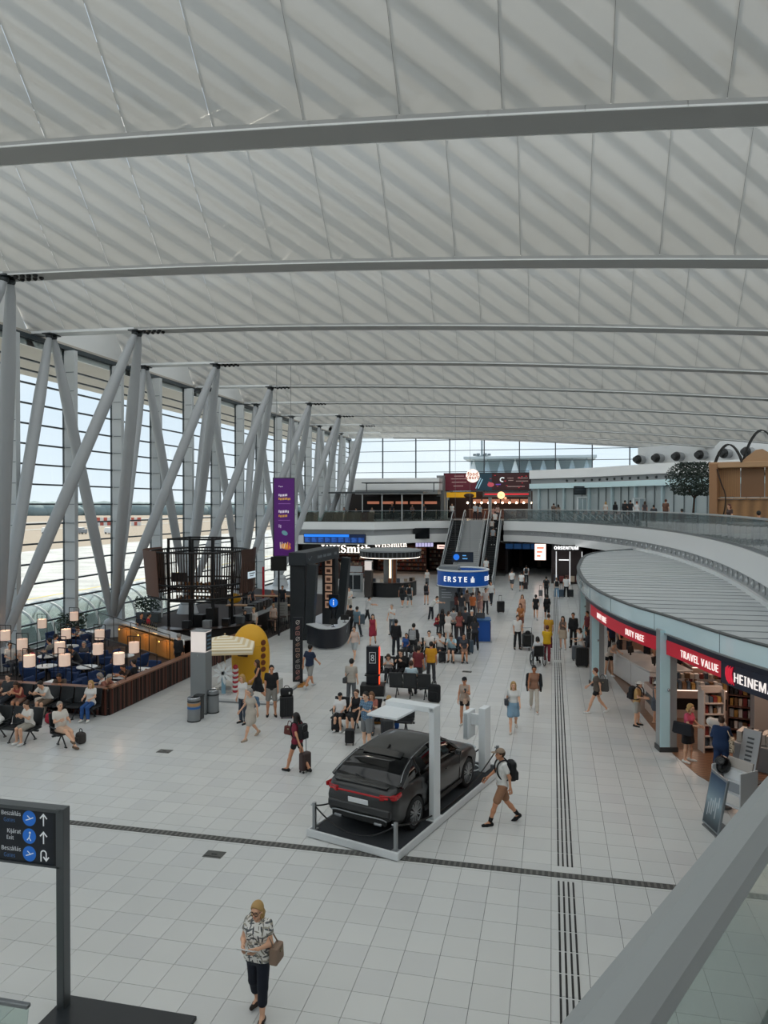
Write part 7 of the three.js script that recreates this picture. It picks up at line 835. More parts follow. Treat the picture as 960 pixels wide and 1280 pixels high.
  const pd = xAt(800, -73), d2 = struct('door_2', mb().box(1.5, 2.2, 0.08, 0, 1.1, 0).geo(), mat(0xa5b3b8, 0.3)); d2.name = 'door_2'; d2.position.set(pd, GY, -74.0); d2.rotation.y = 0.8; part('door_frame', mb().box(0.1, 2.3, 0.14, -0.8, 1.15, 0.02).box(0.1, 2.3, 0.14, 0.8, 1.15, 0.02).box(1.7, 0.1, 0.14, 0, 2.25, 0.02).box(0.06, 2.2, 0.1, 0, 1.1, 0.02).geo(), mat(0xd9e0e2, 0.4), d2);
}
// ---------- restaurant terrace along the window wall ----------
{
  const wood = mat(0x3b2018, 0.55), rail = mat(0x7a5038, 0.4);
  const deck = noiseTex(128, 128, (i, j) => { const n = 0.85 + 0.1 * Math.sin(i * 0.5) + (rnd() - 0.5) * 0.1 - (j % 32 < 1 ? 0.3 : 0); return [52 * n, 38 * n, 33 * n]; }); deck.repeat.set(0.6, 0.6);
  struct('floor_terrace', slabGeo([[-15.5, -23.6], [-15.5, -58], [-25.8, -62], [-25.8, -23.6]], 0.012, 0.012), new THREE.MeshStandardMaterial({ map: deck, roughness: 0.75 }));
  const fence = (label, a, b) => { const L = Math.hypot(b[0] - a[0], b[1] - a[1]), yaw = -Math.atan2(b[1] - a[1], b[0] - a[0]), t = thing('slatted_fence', label, 'fence', [a[0], 0, a[1]], yaw); part('core', mb().box(L, 0.9, 0.05, L / 2, 0.47, 0).geo(), mat(0x1a0f0c, 0.7), t); const g = new THREE.BoxGeometry(0.07, 0.9, 0.035), M = [wood, mat(0x5e3226, 0.5), mat(0x1f100c, 0.6)]; for (let x = 0.05, i = 0; x < L; x += 0.105, i++) { const o = part('slat', g, M[(i * 7 + (i >> 2)) % 3], t); o.position.set(x, 0.47, 0.04 + ((i * 5) % 3) * 0.008); } part('top_rail', mb().rbox(L, 0.06, 0.34, 0.015, L / 2, 0.96, -0.06).geo(), rail, t); part('plinth', mb().box(L, 0.06, 0.08, L / 2, 0.03, 0).geo(), BLACK, t); };
  fence('brown slatted fence behind the row of black seats', [-26.0 + 0.5, -23.45], [-15.42, -23.45]); fence('brown slatted fence along the walkway from the corner towards the steel totem', [-15.4, -23.5], [-15.4, -37.5].map((v) => v)); 
  // thin black post-and-rail frame with lanterns
  const FR = [[-15.7, -23.7], [-25.4, -23.7]], seatM = mat(0x17315a, 0.75), legM = BLACK;
  const chairG = { pan: mb().rbox(0.58, 0.16, 0.56, 0.06, 0, 0.4, 0.02).geo(), back: mb().rbox(0.6, 0.46, 0.12, 0.05, 0, 0.68, -0.27, 0, -0.12).geo(), arm: mb().rbox(0.1, 0.26, 0.5, 0.04, 0, 0.52, 0).geo(), leg: mb().bar([0, 0.34, 0], [0, 0, 0], 0.018, 8, 0.014).geo() };
  const armchair = (label, x, z, turn) => { const c = thing('armchair', label, 'chair', [x, 0.012, z], turn, 'blue armchairs on the terrace'); part('seat', chairG.pan, seatM, c); part('backrest', chairG.back, seatM, c); for (const s of [1, -1]) { part('armrest', chairG.arm, seatM, c).position.x = s * 0.31; for (const q of [1, -1]) part('leg', chairG.leg, legM, c).position.set(s * 0.24, 0, q * 0.22); } return c; };
  const tops = { w: mat(0xd8d8d5, 0.3) }, tableG = { top: mb().cyl(0.42, 0.42, 0.035, 0, 0.74, 0, 30).geo(), sq: mb().rbox(0.8, 0.035, 0.8, 0.01, 0, 0.74, 0).geo(), leg: mb().cyl(0.035, 0.035, 0.7, 0, 0.37, 0, 12).geo(), foot: mb().cyl(0.24, 0.26, 0.03, 0, 0.015, 0, 24).geo() };
  const T2 = [[66, 854, 1, 'square table behind the black seats'], [132, 855, 1, 'square table at the fence corner'], [57, 833, 0, 'round table behind the first square one'], [108, 834, 0, 'round table behind the corner table'], [146, 846, 1, 'tray-covered table by the walkway fence'], [86, 808, 0, 'round table in the terrace middle'], [40, 808, 0, 'round table near the column foot'], [120, 815, 0, 'table between the lanterns'], [84, 795, 0, 'small table under the window'], [112, 790, 0, 'table by the window with one diner'], [182, 838, 1, 'plate-laden table towards the bar'], [155, 820, 0, 'table beside the lit bar front'], [10, 818, 0, 'table at the first slanting column']];
  T2.forEach(([u, v, sq, name], k) => {
    const p = fl(u, v, 0.75); p[0] = Math.min(p[0], -16.4); p[1] = Math.min(p[1], -24.3); for (const cz of [-28.97, -37.95]) if (Math.hypot(p[0] + 24.6, p[1] - cz) < 2) p[0] += 2; const t = thing('cafe_table', name, 'table', [p[0], 0.012, p[1]], rr(-0.2, 0.2)); part('tabletop', sq ? tableG.sq : tableG.top, tops.w, t); part('leg', tableG.leg, legM, t); part('foot', tableG.foot, legM, t);
    const sides = [[0, 0.78, Math.PI, 'hall side'], [0.78, 0.1, -Math.PI / 2, 'bar side'], [-0.78, 0.0, Math.PI / 2, 'window side'], [0, -0.8, 0, 'far side']]; sides.forEach(([dx, dz, turn, s], i) => { if (i === 3 && k % 2) return; if (p[1] + dz > -24.0 || p[0] + dx > -15.9 || Math.hypot(p[0] + dx + 24.6, p[1] + dz + 28.97) < 1.3) return; armchair('blue armchair on the ' + s + ' of the ' + name, p[0] + dx, p[1] + dz, turn + rr(-0.2, 0.2)); });
    if (k % 3 !== 1) { const c = thing('cup', 'small pale cup on the ' + name, 'cup', [p[0] + 0.12, 0.77, p[1] + 0.1]); part('bowl', mb().lathe([[0.02, 0], [0.035, 0.01], [0.042, 0.08], [0.038, 0.08], [0.03, 0.012], [0, 0.012]], 0, 0, 0, 14).geo(), mat(0xe3e1dc, 0.3), c); part('saucer', mb().cyl(0.07, 0.05, 0.012, 0, 0, 0, 16).geo(), mat(0xe3e1dc, 0.3), c); }
    if (k === 4 || k === 10) for (let i = 0; i < 3; i++) { const d = thing('plate', ['white', 'dark', 'small white'][i] + ' plate on the ' + name, 'plate', [p[0] - 0.25 + i * 0.25, 0.765, p[1] + (i % 2) * 0.15]); part('dish', mb().lathe([[0, 0.006], [0.08, 0.006], [0.12, 0.02], [0.115, 0.024], [0.08, 0.012], [0, 0.012]], 0, 0, 0, 20).geo(), mat(i === 1 ? 0x34302c : 0xe6e4df, 0.3), d); part('food', mb().ball(0.05, 0, 0.025, 0, 1.2, 0.4, 1).geo(), mat(0x8a5a38, 0.7), d); }
  });
  const shadeM = new THREE.MeshPhysicalMaterial({ color: 0xf2e2d8, roughness: 0.9, emissive: 0xffcfae, emissiveIntensity: 0.22, side: THREE.DoubleSide });
  const LN = [[36, 827, 'over the first fence table'], [80, 826, 'between the two fence tables'], [148, 824, 'by the walkway fence'], [27, 806, 'beside the near slanting column'], [74, 810, 'over the middle of the terrace'], [122, 812, 'between the terrace middle and the bar'], [82, 793, 'towards the window under the thin rail'], [124, 794, 'in front of the second slanting column'], [52, 780, 'by the window beside the blue shed'], [92, 771, 'by the window at the thin rail end'], [6, 795, 'behind the near slanting column'], [167, 810, 'at the corner of the lit bar']];
  LN.forEach(([u, v, w], i) => { const p = fl(u, v, 1.75); if (p[0] < -25.4) p[0] = -25.3; const t = thing('lantern', 'pale lantern on a thin black frame ' + w, 'lamp', [p[0], 0.012, p[1]]); part('shade', new THREE.CylinderGeometry(0.2, 0.2, 0.42, 22, 1, true).translate(0, 1.76, 0), shadeM, t); part('frame', mb().bar([-0.28, 0, 0], [-0.28, 2.2, 0], 0.016).bar([0.28, 0, 0], [0.28, 2.2, 0], 0.016).bar([-0.28, 2.2, 0], [0.28, 2.2, 0], 0.016).bar([0, 2.2, 0], [0, 1.97, 0], 0.01).box(0.6, 0.03, 0.2, 0, 0.015, 0).geo(), BLACK, t); part('bulb', mb().ball(0.05, 0, 1.78, 0).geo(), lit(0xffdcb8, 1.2), t); if (i % 2 === 0) { const l = new THREE.PointLight(0xffd8b8, 0.12, 6); l.position.set(p[0], 1.76, p[1]); scene.add(l); } });
  const rails = [[[-16.0, -24.2], [-25.3, -29.4]], [[-15.8, -27.5], [-25.3, -33.8]], [[-17.6, -31.8], [-25.3, -37.6]]]; rails.forEach(([a, b], i) => { const t = thing('post_rail', ['low black post-and-rail line crossing the terrace behind the first tables', 'low black post-and-rail line across the middle of the terrace', 'low black post-and-rail line by the window end of the terrace'][i], 'railing'); part('rail', mb().bar([a[0], 1.35, a[1]], [b[0], 1.35, b[1]], 0.022).geo(), BLACK, t); for (let k = 0; k < 5; k++) { const f = k / 4; part('post', mb().bar([a[0] + (b[0] - a[0]) * f, 0.012, a[1] + (b[1] - a[1]) * f], [a[0] + (b[0] - a[0]) * f, 1.37, a[1] + (b[1] - a[1]) * f], 0.02).geo(), BLACK, t); } });
  // lit bar
  { const b = fl(226, 822, 0.3), a = fl(150, 797, 0.3), L = Math.hypot(b[0] - a[0], b[1] - a[1]), yaw = -Math.atan2(b[1] - a[1], b[0] - a[0]), t = thing('lit_bar', 'long bar with a warmly lit timber front and a pale top behind the terrace tables', 'bar', [a[0], 0, a[1]], yaw); part('front', mb().box(L, 0.95, 0.2, L / 2, 0.5, 0).geo(), mat(0x9a6b34, 0.5), t); part('worktop', mb().rbox(L + 0.2, 0.08, 0.8, 0.02, L / 2, 1.1, 0.3 * -1).geo(), mat(0xa9a7a4, 0.3), t); part('back', mb().box(L, 1.0, 0.1, L / 2, 0.5, -0.6).geo(), mat(0x2a1a12, 0.6), t); for (let i = 0; i < 6; i++) part('front_panel', mb().rbox(L / 6 - 0.05, 0.8, 0.05, 0.01, (i + 0.5) * L / 6, 0.5, -0.12).rbox(L / 6 - 0.05, 0.8, 0.05, 0.01, (i + 0.5) * L / 6, 0.5, 0.12).geo(), mat(0xb07c3c, 0.5), t);
    const dir = V(b[0] - a[0], 0, b[1] - a[1]).normalize(), nn = V(-dir.z, 0, dir.x); if (nn.z < 0) nn.negate(); for (let i = 0; i < 3; i++) { const q = V(a[0], 0.95, a[1]).addScaledVector(dir, (i + 0.5) * L / 3).addScaledVector(nn, 0.55); const l = new THREE.PointLight(0xffc070, 0.6, 5); l.position.copy(q); scene.add(l); part('bar_lamp', mb().ball(0.04, 0, 0, 0).geo(), lit(0xffc060, 1.5), t).position.copy(q.sub(V(a[0], 0, a[1])).applyAxisAngle(V(0, 1, 0), -yaw)); part('lamp_arm', mb().beam([(i + 0.5) * L / 3, 1.05, 0], [(i + 0.5) * L / 3, 0.97, nn.dot(V(Math.sin(yaw), 0, Math.cos(yaw))) > 0 ? 0.55 : -0.55], 0.02, 0.02).geo(), BLACK, t); }
    const first = []; for (let i = 0; i < 11; i++) { const q = V(a[0], 1.14, a[1]).addScaledVector(dir, L * 0.55 - i * 0.24).addScaledVector(nn, -0.25), lab = 'dark bottle on the lit bar, ' + ['first', 'second', 'third', 'fourth', 'fifth', 'sixth', 'seventh', 'eighth', 'ninth', 'tenth', 'eleventh'][i] + ' from the walkway end of the row'; if (!first[0]) { first[0] = thing('bottle', lab, 'bottle', q.toArray(), 0, 'bottles along the lit bar'); part('glass', mb().lathe([[0, 0], [0.045, 0], [0.045, 0.2], [0.018, 0.27], [0.016, 0.34], [0, 0.34]], 0, 0, 0, 14).geo(), mat(0x121a14, 0.15), first[0]); part('cap', mb().cyl(0.018, 0.018, 0.04, 0, 0.35, 0, 10).geo(), mat(0x6a5a3a, 0.4), first[0]); part('paper_label', mb().cyl(0.046, 0.046, 0.08, 0, 0.1, 0, 14).geo(), mat(0xb8aa90, 0.7), first[0]); } else dup(first[0], lab, q.toArray(), 0, 'bottles along the lit bar'); } }
  // caged round bar
  const bx = -18.9, bz = -37.5, cage = thing('bar_cage', 'round black slatted cage with brown timber wings hung over the bar', 'bar canopy', [bx, 0, bz]);
  const arcSlats = (r0, r1, y0, y1, a0, a1, n, w, m, name) => { const g = mb(); for (let i = 0; i < n; i++) { const a = a0 + (a1 - a0) * i / (n - 1); g.beam([Math.sin(a) * r1, y0, Math.cos(a) * r1], [Math.sin(a) * r0, y1, Math.cos(a) * r0], w, 0.03); } const o = part(name, g.geo(), m, cage); o.userData.kind = 'stuff'; };
  arcSlats(2.75, 2.6, 2.55, 5.0, 0, Math.PI * 2 * 0.985, 112, 0.04, mat(0x2e211b, 0.6), 'cage_slats'); arcSlats(3.0, 2.8, 2.7, 5.1, 4.4, 5.9, 58, 0.075, mat(0x6a4c40, 0.6), 'timber_slats');
  { const g = new THREE.CylinderGeometry(3.05, 2.85, 2.35, 20, 1, true, 1.25, 1.0); part('timber_wing', g, new THREE.MeshStandardMaterial({ color: 0x46322a, roughness: 0.65, side: THREE.DoubleSide }), cage, 'solid dark brown timber wing').position.y = 3.95; for (let i = 0; i < 14; i++) { const a = 1.27 + i * 0.074; const o = part('wing_slat', new THREE.BoxGeometry(0.05, 2.3, 0.03), mat(0x523a30, 0.6), cage); o.position.set(Math.sin(a) * 2.98, 3.95, Math.cos(a) * 2.98); o.rotation.y = a; } const s = part('wing_sign', mb().rbox(0.95, 0.36, 0.04, 0.01, 0, 0, 0).geo(), lit(0xcfe0ea, 0.4, 0xc3cdd2), cage, 'pale sign with small print'); s.position.set(Math.sin(1.55) * 3.06, 3.72, Math.cos(1.55) * 3.06); s.rotation.y = 1.55; const ln = part('sign_lines', mb().box(0.7, 0.05, 0.01, 0, 0.08, 0.025).box(0.5, 0.04, 0.01, -0.05, -0.04, 0.025).geo(), mat(0x4d5a60, 0.5), s); }
  for (const y of [2.6, 3.3, 5.0]) part('hoop', new THREE.TorusGeometry(y > 4 ? 2.62 : 2.74, 0.05, 8, 56).rotateX(Math.PI / 2), BLACK, cage).position.y = y;
  const fr = mb(); for (const x of [-1.25, 0.15, 1.35]) for (const z of [-1.2, 1.2]) fr.box(0.11, 5.7, 0.11, x, 2.85, z); for (const y of [2.3, 3.0, 4.9, 5.65]) fr.box(2.7, 0.09, 0.1, 0.05, y, 1.2).box(2.7, 0.09, 0.1, 0.05, y, -1.2).box(0.1, 0.09, 2.4, -1.25, y, 0).box(0.1, 0.09, 2.4, 1.35, y, 0); part('frame', fr.geo(), BLACK, cage); for (const q of [[0.9, 0.5, -0.7, 3.6, 1.1], [1.0, 1.4, 0.6, 2.6, -1.1]]) part('frame_panel', mb().box(q[0], q[1], 0.05, q[2], q[3], q[4]).geo(), mat(0x2a2a2b, 0.5), cage);
  const bottles = mb(); for (const y of [2.35, 2.75, 3.1]) { part('bottle_shelf', mb().box(2.5, 0.03, 0.4, 0.05, y, 0.6).geo(), mat(0x3a2a20, 0.5), cage); for (let i = 0; i < 20; i++) bottles.cyl(0.03, 0.035, rr(0.15, 0.26), -1.1 + i * 0.12, y + 0.13, 0.6 + (i % 2) * 0.1, 7); } const bo = part('shelf_bottles', bottles.geo(), mat(0x8a5f3a, 0.25), cage); bo.userData.kind = 'stuff';
  { const t = thing('bar_counter', 'dark curved bar counter under the caged canopy with stools and machines', 'bar', [bx, 0, bz]); part('front', new THREE.CylinderGeometry(2.9, 2.9, 1.08, 44, 1, true, -0.9, 3.6), new THREE.MeshStandardMaterial({ color: 0x1a1513, roughness: 0.55, side: THREE.DoubleSide }), t).position.y = 0.56; part('top', new THREE.RingGeometry(2.35, 3.05, 44, 1, -2.0, 3.2).rotateX(-Math.PI / 2), mat(0x3c2c26, 0.3), t).position.y = 1.11; part('tap_column', mb().box(0.5, 1.9, 0.5, 0.9, 0.95, 0.4).box(0.7, 1.4, 0.5, -0.3, 0.7, -0.4).geo(), mat(0x141516, 0.4), t); for (let i = 0; i < 5; i++) part('machine', mb().rbox(0.4, 0.4, 0.35, 0.03, Math.sin(0.2 + i * 0.4) * 2.6, 1.32, Math.cos(0.2 + i * 0.4) * 2.6).geo(), mat([0x2a2c2e, 0x8d9092, 0x1a1b1c, 0x55585a, 0x2a2c2e][i], 0.3, 0.4), t); }
  { const t = thing('service_counter', 'long dark service counter with a pale worktop running on from the caged bar', 'counter', [-17.3, 0, -42.2], 0.04); part('front', mb().box(0.2, 1.05, 4, 0.5, 0.53, 0).geo(), mat(0x1c1614, 0.55), t); part('worktop', mb().rbox(1.1, 0.06, 4.1, 0.02, 0.1, 1.08, 0).geo(), mat(0x8f9294, 0.3), t); part('back_units', mb().box(0.6, 0.95, 3.8, -0.8, 0.48, 0).geo(), mat(0x2a2624, 0.6), t); for (let i = 0; i < 7; i++) part('appliance', mb().rbox(0.45, rr(0.3, 0.6), 0.5, 0.03, -0.1, 1.35, -1.7 + i * 0.56).geo(), mat(pick([0x2a2c2e, 0x9a9da0, 0xc8cacb, 0x17181a]), 0.35, 0.3), t); }
  // far part of the terrace: high timber table, menu board, red flag post, yellow oval
  const highT = (label, u, v, w, turn) => { const p = fl(u, v, 1.0), t = thing('high_table', label, 'table', [p[0], 0.012, p[1]], turn); part('tabletop', mb().rbox(w, 0.06, 0.7, 0.015, 0, 1.0, 0).geo(), mat(0x9a7450, 0.45), t); for (const s of [1, -1]) part('leg', mb().box(0.06, 0.98, 0.5, s * (w / 2 - 0.2), 0.49, 0).geo(), BLACK, t); part('foot_rail', mb().box(w - 0.4, 0.04, 0.04, 0, 0.3, 0).geo(), BLACK, t); };
  highT('long timber bar table under the purple banner', 325, 745, 4.6, 0.1); highT('pale long table before the timber bar table', 312, 757, 3.0, 0.1); highT('short timber bar table nearer the dark portal', 349, 757, 2.0, 0.3);
  { const p = fl(355, 786), t = thing('menu_board', 'pale grey standing menu board beside the dark portal', 'board', [p[0] - 0.2, 0.012, p[1]], 0.3); part('panel', mb().rbox(0.8, 1.15, 0.05, 0.01, 0, 1.0, 0).geo(), mat(0x8b8a86, 0.6), t); part('legs', mb().box(0.04, 0.5, 0.3, -0.35, 0.25, 0).box(0.04, 0.5, 0.3, 0.35, 0.25, 0).geo(), BLACK, t); const l = mb(); for (let k = 0; k < 5; k++) l.box(0.5 - (k % 2) * 0.15, 0.03, 0.01, 0, 1.4 - k * 0.16, 0.03); part('print_lines', l.geo(), mat(0x5c5a57, 0.6), t); const q = fl(329, 748, 0.8), r = thing('red_post', 'slim bright red post rising above the timber bar table', 'post', [q[0], 0.012, q[1]]); part('shaft', mb().rbox(0.14, 2.6, 0.1, 0.02, 0, 1.75, 0).geo(), mat(0xb8202e, 0.5), r); part('foot', mb().box(0.1, 0.5, 0.1, 0, 0.25, 0).geo(), BLACK, r); const s = fl(293, 748, 1.2), y = thing('yellow_sign', 'yellow oval sign at the foot of the slanting columns beyond the bar', 'sign', [s[0], 0.012, s[1]]); part('oval', mb().ball(0.42, 0, 1.2, 0, 1.1, 0.8, 0.25, 22).geo(), mat(0xc8921c, 0.5), y); part('dark_mark', mb().box(0.5, 0.2, 0.05, -0.3, 1.35, 0.1).geo(), mat(0x1d120c, 0.5), y); part('post', mb().cyl(0.04, 0.04, 0.9, 0, 0.45, 0, 10).geo(), BLACK, y); }
  for (let i = 0; i < 8; i++) { const z = -40.5 - i * 0.52, s = thing('bar_stool', 'dark bar stool along the service counter, ' + ['first', 'second', 'third', 'fourth', 'fifth', 'sixth', 'seventh', 'eighth'][i] + ' from the caged bar', 'stool', [-15.95 + i * 0.06, 0.012, z], 0, 'stools along the service counter'); part('seat', mb().cyl(0.19, 0.19, 0.06, 0, 0.76, 0, 18).geo(), mat(0x3a2620, 0.5), s); for (const [a, b] of [[1, 1], [1, -1], [-1, 1], [-1, -1]]) part('leg', mb().bar([a * 0.1, 0.74, b * 0.1], [a * 0.18, 0, b * 0.18], 0.014).geo(), BLACK, s); part('foot_ring', new THREE.TorusGeometry(0.17, 0.012, 6, 18).rotateX(Math.PI / 2), BLACK, s).position.y = 0.28; }
  // indoor shrubs by the window
  for (const [u, v, lab] of [[62, 776, 'leafy plant trough by the window beside the first slanting column'], [122, 752, 'leafy plant trough by the window behind the second slanting column']]) { const p = fl(u, v, 1.2); p[0] = Math.max(p[0], -25.2); const t = thing('plant_trough', lab, 'plant', [p[0], 0.012, p[1]]); part('trough', mb().rbox(1.6, 0.6, 0.4, 0.03, 0, 0.3, 0).geo(), mat(0x4a4f50, 0.6), t); const g = mb(), lf = new THREE.PlaneGeometry(0.2, 0.07); for (let i = 0; i < 260; i++) g.add(lf, rr(-0.8, 0.8), rr(0.7, 1.6), rr(-0.25, 0.25), rr(0, 6), rr(-1, 1), rr(-1, 1)); part('foliage', g.geo(), new THREE.MeshStandardMaterial({ color: 0x35463a, roughness: 0.7, side: THREE.DoubleSide }), t).userData.kind = 'stuff'; part('stem', mb().bar([-0.4, 0.5, 0], [-0.4, 1.2, 0], 0.02).bar([0.3, 0.5, 0], [0.35, 1.3, 0], 0.02).geo(), mat(0x3a2e22, 0.8), t); }
}
// ---------- seats and the crowd ----------
const SEATS_AT = []; const rowLabel = ['first', 'second', 'third', 'fourth', 'fifth', 'sixth', 'seventh'];
const seatRow = (n, x, z, dx, dz, turn, where, from, group) => { for (let i = 0; i < n; i++) makeSeat('black airport seat ' + where + ', ' + rowLabel[i] + ' from ' + from, [x + dx * i, 0, z + dz * i], turn, group); };
seatRow(7, -15.75, -22.95, -0.56, 0, 0, 'against the slatted fence', 'the fence corner', 'seats against the fence'); seatRow(4, -16.1, -20.3, -0.56, 0, 0.0, 'in the front row', 'the walkway', 'seats before the fence row'); makeSeat('single black seat turned to the walkway at the end of the front seat row', [-14.85, 0, -20.15], 1.1);
seatRow(5, -6.9, -23.75, 0.56, 0, 0, 'behind the plaid man', 'the boy in the cap', 'seats behind the plaid man'); seatRow(3, -5.9, -28.3, 0.56, 0, Math.PI, 'seen from behind', 'the charging totem', 'seats seen from the back'); seatRow(4, -7.3, -30.6, 0.56, 0, 0, 'behind the charging totem', 'the totem', 'seats behind the totem'); seatRow(6, -6.9, -35.3, 0.56, 0, 0, 'in the last row before the queue', 'the booth side', 'seats before the queue');
